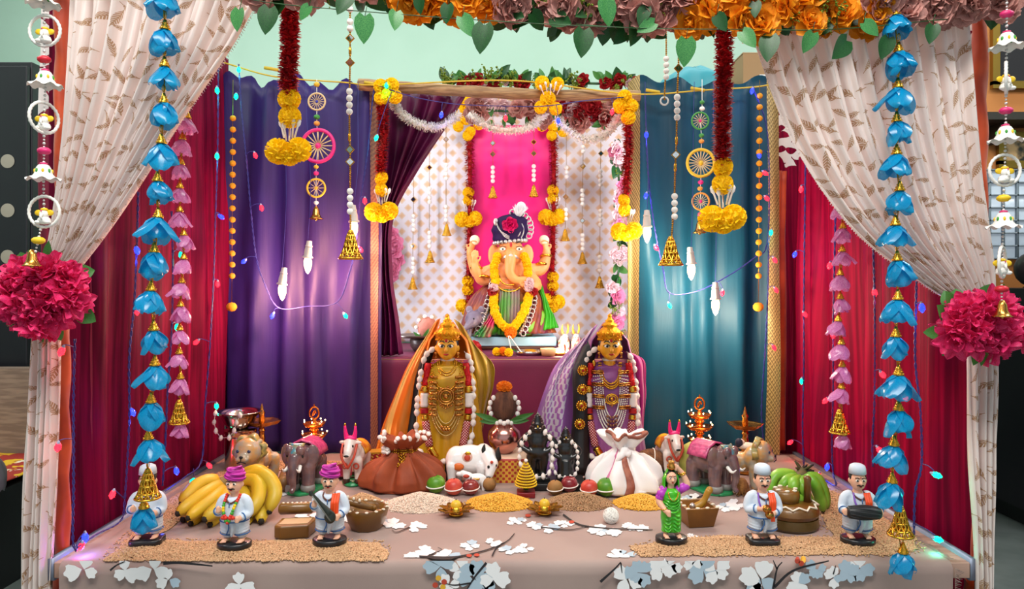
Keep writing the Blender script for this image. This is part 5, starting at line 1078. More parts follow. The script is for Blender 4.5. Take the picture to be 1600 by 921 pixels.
    # garlands
    def zf(x, y): 
        t = max(0, min(1, (y-564)/(by-564))); k = next(i for i in range(5) if t <= W[i+1][0]); f = (t-W[k][0])/(W[k+1][0]-W[k][0]); w = W[k][2]+(W[k+1][2]-W[k][2])*f+2
        return -.56*s*math.sqrt(max(20, w*w-x*x))-.004
    def on(x, y, off=0.): return q(x, y, min(zf(x, y), -.021)-off)
    for k in (-1, 1):
        sec = [((29, 566), (33, 600), redm, 'red_flower_rope', 6.5), ((33, 602), (34, 609), GOLD, 'gold_sleeve', 7), ((34, 611), (34, 632), COTTON, 'white_rope', 6.5), ((34, 634), (33.5, 642), REDF, 'red_band', 6.5), ((33, 644), (32, 651), GOLD, 'gold_sleeve', 6), ((32, 653), (25, 690), M('red_dotted', '9A0A18', .5, fn=lambda nt: mixc(nt, ((uvw(nt, 'Object')[0]*900).sin()*(uvw(nt, 'Object')[2]*900).sin()).gt(.4), '9A0A18', 'F0E0DC')), 'red_dotted_rope', 6), ((24, 692), (15, 706), GOLD, 'gold_tassel', 6)]
        for a, c_, mt, nm, r in sec:
            ps = [on(k*(a[0]+(c_[0]-a[0])*t), a[1]+(c_[1]-a[1])*t, .004) for t in [i/6 for i in range(7)]]
            if mt is redm: MB().tube(ps, r*s*.8, 8).build('red_cord', mt, g); tinsel(ps, r*s*1.15, 260, mt, nm, g, flat=.0016)
            else: MB().tube(ps, [r*s*(.9+.12*(i % 2)) for i in range(7)], 8).build(nm, mt, g)
    pts = [(-24, 546, .0), (-34, 556, 0), (-40, 580, 0), (-45, 620, 0), (-49, 655, 0), (-46, 685, 0), (-34, 703, 0), (-8, 711, 0), (22, 705, 0), (38, 680, 0), (41, 640, 0), (40, 600, 0), (36, 565, 0), (26, 548, 0)]
    ps = resample([on(max(-46, min(44, x)), y, .008+.004*(abs(x) > 40)) if y > 575 else q(x, y, -.02) for x, y, _ in pts], 40); MB().tube(ps, .0007, 4).build('cotton_thread', WHITE, g)
    cb = mesh_of(MB().lathe([(0, -1.5), (.6, -1.1), (1, -.3), (.9, .4), (.5, 1.1), (0, 1.5)], n=9), 'cotton_bead', COTTON)
    for i in range(40):
        if i % 4 != 3:
            d = (ps[min(i+1, 39)]-ps[max(i-1, 0)]); inst(cb, 'cotton_bead', g, ps[i], d.to_track_quat('Z', 'Y').to_euler(), (4.6*s, 4.6*s, 4.4*s))
    neck(g, on, s)
    return g
def chainU(m, on, x, y0, y1, n, r, off=.004, ball=None):
    pts = [on(-x*math.cos(a), y0+(y1-y0)*math.sin(a)**.8 if math.sin(a) > 0 else y0, off) for a in [PI*i/(n-1) for i in range(n)]]
    for p in pts: m.ball(p, r, 5)
def neckA(g, on, s):
    for i, (x, y0, y1) in enumerate(((24, 563, 612), (21, 563, 606), (15, 563, 584), (12, 562, 580))):
        m = MB(); chainU(m, on, x, y0, y1, 44, 1.5*s, .006); m.build('gold_chain', GOLD, g)
    for i in range(4):
        m = MB(); chainU(m, on, 25-2.6*i, 600, 673-6*i, 60, 1.25*s, .009); m.build('long_gold_chain', M('gold_pale', 'D8BC7A', .3, 1), g)
    m = MB()
    for k in (-1, 1):
        for y in (586, 594, 602, 610, 618, 626, 634, 642): m.tube([on(k*13.5, y, .013), on(k*26, y, .013)], 2*s, 5)
    tag(m.build('barred_necklace', BRASS, g), kind='stuff')
    m = MB()
    for r in (12, 8.5): m.tube([on(r*math.cos(a), 614+r*math.sin(a), .012) for a in [i*PI/10 for i in range(20)]], 1.5*s, 5, closed=True)
    for i in range(9): a = i*2*PI/9; m.ball(on(15*math.cos(a), 614+14*math.sin(a), .012), 2.*s, 6)
    m.ball(on(0, 614, .013), [4*s, 2*s, 4*s], 8)
    for i in range(7): m.ball(on(-9+3*i, 632-abs(i-3)*1.5, .012), 1.7*s, 5)
    m.build('filigree_pendant', BRASS, g)
    m = MB()
    for k in range(6): m.ball(on(-5+2*k, 660+3*(k % 2), .015), 3*s, 6)
    m.build('gold_drop', BRASS, g)
    MB().ball(on(28, 572, .01), [2.5*s, 1.5*s, 4*s], 8).build('brooch', GOLD, g)
PEARL = M('pearl', 'E9E4DC', .2, coat=.5)
def neckB(g, on, s):
    for i, (x, y0, y1) in enumerate(((16, 566, 600), (14, 566, 596), (17.5, 566, 603))):
        m = MB(); chainU(m, on, x, y0, y1, 44, 1.5*s, .006); m.build('gold_chain', GOLD, g)
    for i in range(5):
        m = MB(); chainU(m, on, 26-3.1*i, 578, 670-6*i, 70, 1.35*s, .010); m.build('pearl_strand', PEARL, g)
    for k in (-1, 1):
        for y in (579, 597, 614, 631): 
            m = MB(); m.tube([on(k*11, y-1.5, .013), on(k*29, y-1.5, .013)], 1.6*s, 5).tube([on(k*11, y+1.5, .013), on(k*29, y+1.5, .013)], 1.6*s, 5); m.build('gold_bar', BRASS, g)
    m = MB()
    for i in range(5):
        for j in range(4): m.ball(on((j-1.5)*4.5*(1-.06*i), 646+6*i-abs(j-1.5)*1.5, .0135), 2.3*s, 6)
    m.build('gold_spacer', M('bronze_bead', 'A8765A', .3, .9), g)
    m = MB()
    for r in (9, 6): m.tube([on(r*math.cos(a), 618+r*math.sin(a)*.8, .012) for a in [i*PI/10 for i in range(20)]], 1.3*s, 5, closed=True)
    for i in range(7): m.ball(on(-9+3*i, 628-abs(i-3)*1.6, .012), 1.6*s, 5)
    m.ball(on(0, 618, .012), 3*s, 8); m.build('filigree_pendant', GOLD, g)
    MB().ball(on(-25, 566, .01), [3*s, 1.5*s, 5*s], 8).build('brooch', GOLD, g)
REDF2 = M('tinsel_scarlet', 'D00A18', .6)
GSILK = M('gold_silk', 'DDB022', .32, .12, vary=(10, 'C28E14', (1, 1, .15)), bump=(120, .1, (1, 1, .1))); GPALL = M('gold_pallu', 'C98A2A', .33, .3, fn=lambda nt: (lambda u, v: mixc(nt, (u.gt(.07)*u.lt(.128)*(1-(v*700).sin().gt(.3)*v.gt(.37)*v.lt(.395))), 'C9741C', 'CFB264'))(*uvw(nt)[:2]))
OSILK = M('orange_silk', 'D9780F', .35, .2); VSILK = M('violet_silk', '7A2A78', .35, .1, sheen=.3, vary=(10, '98508F', (1, 1, .2))); MAG = M('magenta_silk', 'B0127A', .35, .1, sheen=.3)
LILAC = M('lilac_brocade', 'A86AB4', .35, .15, sheen=.3, fn=lambda nt: (lambda u, v, n: mixc(nt, (u.gt(.035)*u.lt(.13)*((u*330).sin()*(v*190).sin()+(n-.5)*3).gt(-.1)), 'A260B0', 'CFC2D2'))(*uvw(nt)[:2], noi(nt, 60, 'UV', 2)))
doll(700, 'face doll in a gold silk saree with crown, jewels and white bead garland', GSILK, GPALL, OSILK,
     [('shoulder_drape', [[(-12, 498, .0), (-20, 502, .03), (-27, 512, .05)], [(-26, 540, .0), (-45, 550, .02), (-62, 566, .05)], [(-38, 600, .0), (-68, 604, .0), (-92, 632, .05)], [(-50, 660, -.015), (-84, 664, -.02), (-112, 690, .04)], [(-58, 732, -.03), (-90, 732, -.04), (-122, 732, .03)]], GPALL, 2.2),
      ('back_drape', [[(8, 500, .03), (22, 512, .04), (34, 542, .05)], [(28, 545, .02), (50, 560, .03), (70, 572, .05)], [(36, 592, .0), (56, 596, .01), (70, 604, .05)], [(38, 650, .0), (50, 646, .01), (64, 630, .05)], [(36, 705, .0), (44, 695, .01), (52, 676, .05)]], M('gold_olive', 'B08A12', .35, .4, sheen=.2), 2.5)],
     ([(-30, 552, .0), (-44, 590, .005), (-52, 640, .0), (-58, 690, -.02), (-58, 726, -.03)], [8, 9, 9, 9, 8], []), neckA, REDF2)
doll(951, 'face doll in a violet saree with crown, pearls and a long black braid', VSILK, LILAC, VSILK,
     [('shoulder_drape', [[(-16, 508, .02), (-24, 516, .04), (-34, 530, .06)], [(-36, 545, .03), (-58, 562, .04), (-76, 570, .06)], [(-48, 600, .02), (-78, 606, .02), (-100, 618, .06)], [(-56, 660, .0), (-90, 664, .0), (-116, 676, .05)], [(-62, 732, -.01), (-94, 732, -.02), (-122, 732, .04)]], LILAC, 2.2),
      ('back_drape', [[(12, 545, .02), (30, 552, .03), (44, 556, .05)], [(34, 560, .0), (50, 562, .01), (62, 570, .05)], [(40, 600, .0), (54, 602, .0), (63, 608, .05)], [(44, 650, .0), (54, 650, .0), (60, 652, .05)], [(46, 700, .0), (52, 700, .0), (56, 694, .05)]], MAG, 2.5)],
     ([(-30, 548, .0), (-42, 580, -.01), (-44, 620, -.03), (-46, 660, -.04), (-48, 690, -.05), (-50, 722, -.06)], [12, 15, 14, 13, 15, 19], [(-43, 576, -.045), (-44, 604, -.058), (-46, 628, -.064), (-49, 655, -.072)]), neckB, REDF2)
# ------------------------------------------------------------------ things on the table
def onT(px, py, dy=0.): return T(px, py)+V((0, dy, .0012))
def put(o, loc, label, cat, group=None): o.location = loc; return tag(o, label, cat, group)
# coconut on copper pot, on a low stool with brocade cloth
D = 1.86; s = D/F
st = thing('low_stool', 'low wooden stool draped in red and gold brocade under the copper pot', 'stool', V((P(803, 0, 1.86).x, 1.86, TZ+.001)))
MB().box((0, 0, .052), (.112, .12, .012)).build('stool_top', WOOD, st)
for x in (-.045, .045):
    for y in (-.045, .045): MB().box((x, y, .023), (.012, .012, .046)).build('leg', WOOD, st)
m = MB(); m.grid(lambda u, v: V(((u-.5)*.12, .062-min(v*.19, .125), .0605-max(0, v*.19-.125))), 20, 30, uv=lambda u, v: (u*.12, v*.19)); m.build('brocade_cover', M('brocade_red', 'A81A22', .5, fn=lambda nt: (lambda u, v: mixc(nt, v.gt(.13)*((u*420).sin()*(v*420).sin()).gt(-.15), mixc(nt, v.gt(.125), 'D8C0A8', 'B02A1E'), 'D9A03A'))(*uvw(nt)[:2])), st, solid=.001)
k = thing('kalash', 'coconut with marigold and leaves set in a pinkish copper pot on the brocade stool', 'coconut pot', V((P(788, 0, D).x, D, TZ+.0625)))
MB().lathe([(x*s, z*s) for x, z in ((0, 0), (12, 0), (15, 4), (23, 14), (26, 24), (24, 34), (16, 42), (13, 45), (13, 49), (18, 52), (17, 53), (12, 50), (0, 46))], n=30).build('pot', COPPER, k)
MB().lathe([(x*s, z*s) for x, z in ((0, 46), (10, 50), (17, 60), (20, 72), (18, 84), (12, 94), (5, 98), (0, 99))], n=24).build('coconut', M('coconut_brown', '6E4632', .85, vary=(60, '4A2C20', (1, 1, .15)), bump=(200, .8, (1, 1, .2))), k)
inst(MARO_M, 'orange_marigold_flower', k, (0, -.002, 103*s), None, (12*s, 11*s, 9*s))
for a, x, L in ((1.9, -10, .062), (-1.9, 10, .062), (1.55, -8, .05), (-1.6, 8, .05)): inst(LEAFG, 'green_leaf', k, (x*s, -14*s, 52*s), (0, a, 0), (.03, .05, L*1.05))
for i in range(11): a = PI*(-.15+i*.13); inst(BEAD, 'white_bead', k, (23*s*math.cos(a), -8*s, (72+24*math.sin(a)*.9)*s if math.sin(a) < .8 else 96*s), None, (3.6*s, 3.4*s, 4.4*s)) if math.sin(a) < .9 else None
for i in range(9): a = PI*(1.05+i*.112); inst(BEAD, 'white_bead', k, (17*s*math.cos(a), 17*s*math.sin(a), 49*s+2*s*(i % 2)), None, 4*s)
# black stone statues
STONE = M('black_stone', '0D0D0F', .3, coat=.4)
bs = MB().box((0, 0, .0085), (.15, .085, .017)).build('black_plinth', M('plinth_black', '141416', .4), bevel=.002); put(bs, V((P(866, 0, 1.76).x, 1.765, TZ+.0012)), 'flat black plinth under the two black stone statues', 'plinth')
def deity(px, h, label, fem):
    g = thing('stone_statue', label, 'statue', V((P(px, 0, 1.765).x, 1.765, TZ+.0185)), 0, h); m = MB()
    m.box((0, 0, .03), (.36, .26, .06)); 
    for k in (-1, 1): m.limb((k*.07, 0, .08), (k*.085, 0, .34), .06, .09); m.ball((k*.07, -.06, .075), (.05, .08, .03), 8); m.chain([(k*.15, 0, .66), (k*.27, .0, .53), (k*.15, -.05, .44)], [.055, .05, .045], 8); m.ball((k*.13, -.06, .43), (.05, .04, .05), 8); m.ball((k*.1, 0, .76), (.03, .02, .06), 6)
    m.ball((0, 0, .4), (.17, .11, .13), 12).ball((0, 0, .56), (.15, .1, .14), 12).ball((0, 0, .66), (.17, .085, .06), 10).limb((0, 0, .66), (0, -.01, .74), .05, .05).ball((0, -.01, .77), (.085, .085, .095), 12)
    if fem: m.lathe([(0, .06), (.19, .06), (.16, .2), (.14, .38), (0, .4)], n=14)
    m.build('body', STONE, g, remesh=.018, sm=2)
    c = MB(); c.lathe([(0, .82), (.095, .82), (.1, .85), (.08, .86), (.085, .885), (.065, .9), (.07, .92), (.05, .935), (.055, .955), (.03, .97), (.02, .99), (0, 1.02)], n=16); c.build('crown', STONE, g)
    f = MB()
    for k in (-1, 1): f.ball((k*.033, -.094, .785), (.017, .008, .009), 6)
    f.slot = 1; f.ball((0, -.098, .81), (.012, .008, .02), 6); f.build('face_paint', [M('eye_white', 'F6EEE0', .3), M('tilak_yellow', 'D9B62A', .5)], g)
    gb = resample([V((-.12, -.06, .72)), V((-.24, -.05, .55)), V((-.27, -.05, .3)), V((-.17, -.14, .12)), V((.0, -.17, .08)), V((.17, -.14, .14)), V((.22, -.08, .36)), V((.2, -.06, .6)), V((.11, -.06, .72))], 17)
    MB().tube(gb, .006, 4).build('cotton_thread', WHITE, g)
    for i, p in enumerate(gb): inst(bpy.data.meshes['cotton_bead'], 'cotton_bead', g, p, (rr(-.4, .4), rr(-.4, .4), 0), .036 if i else .03)
deity(840, .167, 'taller black stone standing statue with tall crown and white bead garland', False)
deity(884, .132, 'shorter black stone standing statue with white bead garland', True)
# cloth bags
def bag(px, py, label, rx, ry, h, mat, nf, name, seed, ruff):
    c = onT(px, py); c.y += ry*.9; g = thing(name, label, 'cloth bag', c)
    pr = [(.0, .0), (.9, .0), (1.04, .06), (1.02, .18), (.86, .36), (.62, .52), (.36, .66), (.26, .72), (.3, .78), (.48, .9), (.56, .98), (.5, 1.0), (.3, .9), (.18, .8)]
    def fn(u, v):
        a = u*2*PI; t = v*(len(pr)-1); i = min(int(t), len(pr)-2); f = t-i; r = pr[i][0]+(pr[i+1][0]-pr[i][0])*f; z = pr[i][1]+(pr[i+1][1]-pr[i][1])*f
        k = math.sin(a*nf+2.5*nz(v*2, seed)+2*nz(math.cos(a)*1.5, math.sin(a)*1.5, seed)+seed)*.65+.35*math.sin(a*(nf+5)+seed*2+v*4); w = (.07+.34*min(1, z*2.2)*(1 if z < .62 else .5))*(1 if z > .03 else .4)
        r2 = r*(1+w*k)+ruff*(v > .62)*.08*math.sin(a*5+seed); zz = z*(1+.12*nz(math.cos(a), math.sin(a), seed+9)*(v > .55))+(.05*k*(v > .6))+.09*nz(math.cos(a)*2, math.sin(a)*2, seed+v*3)*(.1 < z < .6)
        return V((rx*r2*math.cos(a), ry*r2*math.sin(a), max(0.0, h*zz)))
    m = MB(); m.grid(fn, 120, 60, closeu=True, uv=lambda u, v: (u, v)); m.build('bag_cloth', mat, g, solid=.0008)
    return g, fn
RUST = M('rust_cloth', '9A4420', .7, vary=(12, '863818'), bump=(320, .12))
g, f = bag(624, 774, 'rust brown cloth bag gathered with a gold bead cord', .098, .075, .128, RUST, 9, 'cloth_bag', 2., 1.)
m = MB()
for i in range(70):
    a = 2*PI*i/70; p = f(a/(2*PI), 7/13); 
    for k in range(2): m.ball(p+V((math.cos(a)*.003, math.sin(a)*.003, (k-.5)*.006)), .0028, 5)
for i in range(34): m.ball(f(.735, 6.6/13)+V((rr(-.010, .010)+.004, -.008-.0012*i*.5, -.001*i)), .003, 5)
m.build('gold_bead_cord', GOLDD, g)
cb = bpy.data.meshes['cotton_bead']
for i in range(15): p = f(.45+.65*i/14, 10.2/13); inst(cb, 'cotton_bead', g, p+V((0, -.004, .004)), (rr(0, 3), rr(0, 3), 0), .0062)
for i in range(4): inst(cb, 'cotton_bead', g, f(.52, 8/13)+V((-.012+.009*(i % 2), -.012, -.004-.008*(i//2))), (rr(0, 3), 0, 0), .0075)
WCL = M('white_cotton', 'EDEBEA', .75, sheen=.2, bump=(300, .06), fn=lambda nt: (lambda u, v: mixc(nt, (u.gt(.625)*u.lt(.655)).mx(v.gt(.10)*v.lt(.13)*u.gt(.66)*u.lt(.73)), 'F0EEEE', 'D07AA0'))(*uvw(nt)[:2]))
g, f = bag(980, 778, 'white cloth bag knotted with a brown striped border beside the violet saree doll', .088, .07, .14, WCL, 6, 'cloth_bag', 5., 1.4)
m = MB()
def strip(u, v): p = f(.752+.012*math.sin(v*7)+(u-.5)*.035, (2+5.4*v)/13); d = V((p.x, p.y, 0)).normalized(); return p+d*(.004+.003*math.sin(u*PI))
m.grid(strip, 6, 24, uv=lambda u, v: (u*.2, v)); m.build('brown_border', M('border_rust', 'B0705A', .6, vary=(40, '8A4A3A')), g, solid=.002)
m = MB(); m.ball(f(.75, 7/13)+V((0, -.006, 0)), (.012, .010, .011), 10).chain([f(.75, 7/13), f(.70, 6/13)+V((0, -.014, 0)), f(.66, 5.4/13)+V((0, -.012, -.004))], [.008, .009, .004], 8).chain([f(.75, 7/13), f(.80, 6.2/13)+V((0, -.014, 0)), f(.84, 6.4/13)+V((0, -.012, .004))], [.008, .010, .004], 8); m.build('knot', WCL, g, remesh=.002, sm=2)
m = MB(); m.grid(lambda u, v: f(.55+.5*u, (9.5+2*v)/13)+V((0, -.002, .003)), 30, 6); m.build('rim_border', bpy.data.materials['border_rust'], g, solid=.0015)
# fruits with white cotton bands
def fruit(name, px, py, r, mat, label, band=True, stem=False, dy=0.):
    b = onT(px, py+r*.93); rad = r*b.y/F; c = b+V((0, rad*.8+dy, 0)); g = thing(name, label, 'fruit', c); m = MB()
    def fn(u, v):
        a = u*2*PI; t = v*PI; q = rad*(1-.10*math.exp(-((v-1)*9)**2)-.04*math.exp(-(v*9)**2)); return V((q*math.sin(t)*math.cos(a)*1.03, q*math.sin(t)*math.sin(a)*1.03, rad*.95-q*.98*math.cos(t)))
    m.grid(fn, 24, 16, closeu=True); m.build('flesh', mat, g)
    MB().chain([(0, 0, rad*1.78), (.001, 0, rad*(2.1 if stem else 1.92))], [.0016, .001], 6).build('stem', M('stem_brown', '4A3420', .8), g)
    if band:
        m = MB(); m.tube([V((rad*1.05*math.cos(a), rad*1.05*math.sin(a), rad*.82+rad*.12*math.sin(a+.6))) for a in [i*PI/14 for i in range(28)]], rad*.075, 6, closed=True); m.build('cotton_band', COTTON, g)
LIME = M('guava_green', '4C8A1E', .4, vary=(30, '6FA02A')); POM_ = M('pomegranate', 'C2392E', .4, vary=(26, 'D8604A')); APP = M('apple_dark', '6A1420', .2, coat=.4, vary=(40, '8E3430', (1, 1, .2))); SAP = M('sapota', '9A7040', .8, vary=(40, '84602E'))
fruit('guava', 680, 761, 14.5, LIME, 'green round fruit with white band beside the rust cloth bag')
fruit('pomegranate', 708, 765, 13.5, POM_, 'red round fruit with white band under the white cow')
fruit('apple', 735, 765, 13, APP, 'dark glossy apple with white band under the white cow', stem=True)
fruit('sapota', 764, 764, 10.5, SAP, 'small brown fruit without band behind the yellow dal heap', band=False, dy=.02)
fruit('sapota', 868, 766, 12, SAP, 'light brown round fruit with white band before the black plinth')
fruit('apple', 891, 763, 13, M('plum_red', '7A1E28', .3, coat=.2, vary=(30, '8E3036')), 'dark red round fruit with white band before the shorter black statue', dy=.012)
fruit('pomegranate', 922, 767, 13.5, POM_, 'brick red round fruit with white band beside the green one')
fruit('guava', 949, 766, 15, LIME, 'green round fruit with white band before the white cloth bag')
cd = thing('tealight_plate', 'small brass tray of tealights behind the dark red fruit', 'tray', onT(908, 757, .02))
MB().lathe([(0, 0), (.03, 0), (.034, .008), (.03, .004), (0, .003)], n=18).build('tray', BRASS, cd)
for x in (-.015, .004, .02): MB().lathe([(0, .003), (.008, .003), (.008, .014), (0, .012)], (x, .004*(x > 0), 0), 10).build('tealight', STEEL, cd)
# bead decorated cone on leaves
c = onT(822, 780, .02); s = c.y/F; g = thing('bead_cone', 'yellow bead wound cone sitting on green leaves and a red base', 'decoration', c)
MB().box((0, 0, 4*s), (28*s, 26*s, 8*s)).build('red_base', M('lacquer_red', '7A1420', .35), g, bevel=.001)
m = MB(); n = 26*9; pr = lambda t: 15*(1-t**1.5)*s+1.5*s
m.lathe([(pr(i/12)*.9, (16+36*i/12)*s) for i in range(13)]+[(0, 53*s)], n=16); m.build('cone', M('cone_brown', '8A5A1A', .6), g)
m = MB()
for k in range(9):
    t = k/9+.03; r = pr(t); z = (17+36*t)*s; nb = max(6, int(2*PI*r/(2.3*s)))
    for i in range(nb): a = 2*PI*i/nb; m.ball((r*math.cos(a), r*math.sin(a), z+.6*s*math.sin(a)), 1.45*s, 5)
m.build('bead_rows', M('bead_yellow', 'E8C01A', .3), g); MB().ball((0, 0, 55*s), 3*s, 8).build('top_bead', WHITE, g)
for i in range(9): a = i*2*PI/9; inst(LEAFG, 'green_leaf', g, (9*s*math.cos(a), 9*s*math.sin(a), 17*s), ((-1.15), 0, a+PI/2+PI), (.028, .022, .024))
# grain
def grain_mesh(pts, L, W, name, mat, parent=None, label=None, cat=None, tilt=.5):
    """elongated eight-sided grains at pts (n,3), one mesh"""
    n = len(pts); q = np.random.RandomState(5); a = q.rand(n)*2*np.pi; b = (q.rand(n)-.5)*tilt*2; sc = .8+.4*q.rand(n)
    d = np.stack([np.cos(a)*np.cos(b), np.sin(a)*np.cos(b), np.sin(b)], 1); e = np.stack([-np.sin(a), np.cos(a), 0*a], 1); f = np.cross(d, e)
    vs = np.stack([pts+d*(L*sc)[:, None], pts-d*(L*sc)[:, None], pts+e*(W*sc)[:, None], pts-e*(W*sc)[:, None], pts+f*(W*sc)[:, None], pts-f*(W*sc)[:, None]], 1).reshape(-1, 3)
    F_ = np.array([[0, 2, 4], [0, 4, 3], [0, 3, 5], [0, 5, 2], [1, 4, 2], [1, 3, 4], [1, 5, 3], [1, 2, 5]]); fs = (F_[None]+6*np.arange(n)[:, None, None]).reshape(-1, 3)
    me = bpy.data.meshes.new(name); me.vertices.add(len(vs)); me.vertices.foreach_set('co', vs.ravel()); me.loops.add(fs.size); me.loops.foreach_set('vertex_index', fs.ravel().astype(np.int32))
    me.polygons.add(len(fs)); me.polygons.foreach_set('loop_start', np.arange(0, fs.size, 3, dtype=np.int32)); me.update(calc_edges=True); me.materials.append(mat)
    me.polygons.foreach_set('use_smooth', np.ones(len(fs), dtype=bool))
    o = bpy.data.objects.new(name, me); C.objects.link(o); o.parent = parent; return tag(o, label, cat, kind='stuff')
def gmat(n, c, c2, c3): return M(n, c, .6, fn=lambda nt: mixc(nt, noi(nt, 420, detail=1).sm(.62, .7), mixc(nt, noi(nt, 240, detail=1).sm(.4, .6), c, c2), c3))
WHEAT = gmat('wheat_grain', 'BC926A', 'CDA67E', '936A46'); RICE = gmat('rice_grain', 'E2CDBA', 'EADBCB', 'CDB29C'); DAL = gmat('dal_grain', 'DDA22A', 'E8B646', 'C0821A'); BRG = gmat('brown_grain', 'A07A56', 'B48E68', '7E5C3E')
def heap(px, py, wpx, h, mat, label, L, W, n, name, dx=0):
    c = T(px, py); rx = wpx/2*c.y/F; ry = rx*.78; c.y += ry*.55; c.z += .0006; g = thing(name, label, 'grain heap', c); sd = px*.1
    def z(x, y): r = math.sqrt((x/rx)**2+(y/ry)**2)*(1+.08*nz(math.atan2(y, x)*1.3, sd)); return h*max(0, 1-r**1.25)**1.0*(1+.1*nz(x*30, y*30, sd))
    m = MB(); m.grid(lambda u, v: V((rx*v*math.cos(u*2*PI), ry*v*math.sin(u*2*PI), max(0, z(rx*v*math.cos(u*2*PI), ry*v*math.sin(u*2*PI))-.0015))), 40, 14, closeu=True); m.build('heap_core', mat, g)
    pts = []
    for i in range(n):
        r, a = math.sqrt(R.random())*(1.0 if i % 12 else 1.09), rr(0, 6.283); x, y = rx*r*math.cos(a), ry*r*math.sin(a); pts.append((x, y, z(x, y)+rr(0, .001)+.0004))
    grain_mesh(np.array(pts), L, W, 'grains', mat, g)
heap(655, 797, 118, .026, RICE, 'pale heap of rice before the rust cloth bag', .0028, .0011, 5200, 'rice_heap')
heap(780, 795, 106, .024, DAL, 'yellow dal heap between the two golden lotus lamps', .0022, .0016, 4200, 'dal_heap')
heap(907, 794, 104, .024, BRG, 'brown grain heap before the row of banded fruits', .0018, .0016, 4600, 'grain_heap')
heap(1006, 794, 90, .022, DAL, 'yellow dal heap beside the green saree figurine', .0024, .0016, 3400, 'dal_heap')
heap(562, 795, 76, .026, gmat('beige_grain', 'C29A70', 'CFAA82', 'A07850'), 'beige grain heap behind the brown pestle bowl', .0020, .0014, 3000, 'grain_heap')
def strip_grain(label, poly, n, h=.004):
    g = thing('grain_strip', label, 'grain strip', T(*poly[0])); c = g.location.copy(); W_ = [T(*p) for p in poly]
    def inside(x, y):
        k = False
        for a, b in zip(W_, W_[1:]+W_[:1]):
            if (a.y > y) != (b.y > y) and x < (b.x-a.x)*(y-a.y)/(b.y-a.y)+a.x: k = not k
        return k
    def edge(x, y): return min(((V((x, y))-(V(a[:2])+(V(b[:2])-V(a[:2]))*max(0, min(1, (V((x, y))-V(a[:2])).dot(V(b[:2])-V(a[:2]))/(V(b[:2])-V(a[:2])).length_squared)))).length) for a, b in zip(W_, W_[1:]+W_[:1]))
    x0, x1 = min(p.x for p in W_), max(p.x for p in W_); y0, y1 = min(p.y for p in W_), max(p.y for p in W_); pts = []
    while len(pts) < n:
        x, y = rr(x0, x1), rr(y0, y1)
        jx, jy = x+.012*nz(x*30, y*30), y+.010*nz(x*25, y*25, 5)
        if not inside(jx, jy):
            if R.random() > .05 or edge(x, y) > .016: continue
            pts.append((x-c.x, y-c.y, .0016)); continue
        e = min(1, edge(x, y)/.02); pts.append((x-c.x, y-c.y, .0018+h*e*(.5+.5*nz(x*18, y*18, 2)+.5*R.random())))
    grain_mesh(np.array(pts), .0031, .0015, 'grains', WHEAT, g)
strip_grain('front wheat grain band on which the capped and turbaned men stand', [(160, 878), (212, 843), (300, 848), (480, 846), (590, 850), (606, 862), (602, 879)], 17000)
strip_grain('front wheat grain band under the green saree woman and the drummer', [(985, 858), (1050, 842), (1180, 840), (1300, 841), (1420, 838), (1432, 858), (1400, 868), (1130, 870), (1005, 872)], 15000)
strip_grain('wheat grain band along the table edge on the purple curtain side', [(165, 876), (262, 782), (345, 738), (372, 742), (310, 790), (236, 850)], 9000)
strip_grain('wheat grain band along the table edge on the crimson curtain side', [(1300, 842), (1268, 770), (1290, 764), (1350, 790), (1432, 842), (1432, 860)], 8000)
strip_grain('rear wheat grain band before the purple curtain', [(345, 742), (372, 722), (560, 722), (564, 730), (430, 736), (372, 752)], 5000)
# bananas
def banana(m, pts, r, tip, crown):
    ps = resample(pts, 16); rs = [r*min(1, .32+.95*math.sin(PI*min(1, .06+i/15*.9))**.6) for i in range(16)]; rs[0] = r*.4; rs[-1] = r*.42
    m.slot = 0; m.tube(ps, rs, 5); m.slot = 1; m.ball(ps[-1], r*.42, 6)
def bunch(label, base, items, mats, crown, r):
    g = thing('banana_bunch', label, 'banana bunch', base); c = base
    for it in items:
        m = MB(); banana(m, [p-c for p in it], r*rr(.92, 1.08), 0, 0); m.build('banana', mats, g)
    m = MB()
    for it in items: m.limb(crown-c, V(it[0])-c, .011, .008, 8)
    m.build('stalk', mats[2], g, remesh=.003)
    if mats is GBAN:
        for i in range(12): m = MB(); e = V((rr(-.02, .02), rr(-.02, .01), rr(.004, .022))); m.chain([crown-c+e*.3, crown-c+e], [.004, .002], 5); m.build('dry_stub', BAN[1] if i % 2 else mats[2], g)
GBAN = None
BAN = [M('banana_yellow', 'D9AE1E', .45, vary=(14, 'C7A82A', (1, 1, 1)), bump=(40, .1)), M('banana_tip', '1C1208', .8), M('banana_stalk', '6E6430', .7)]
GBAN = [M('banana_green', '5F9A1E', .4, vary=(16, '86B83A')), M('banana_tip', '1C1208', .8), M('banana_stalk_green', '39401E', .7, vary=(60, '5A4A22'))]
rb = lambda px, py, Y, z=0.: V(((px-800)/F*Y, Y, TZ+z))
def bp(px, py, Y): return P(px, py, Y)
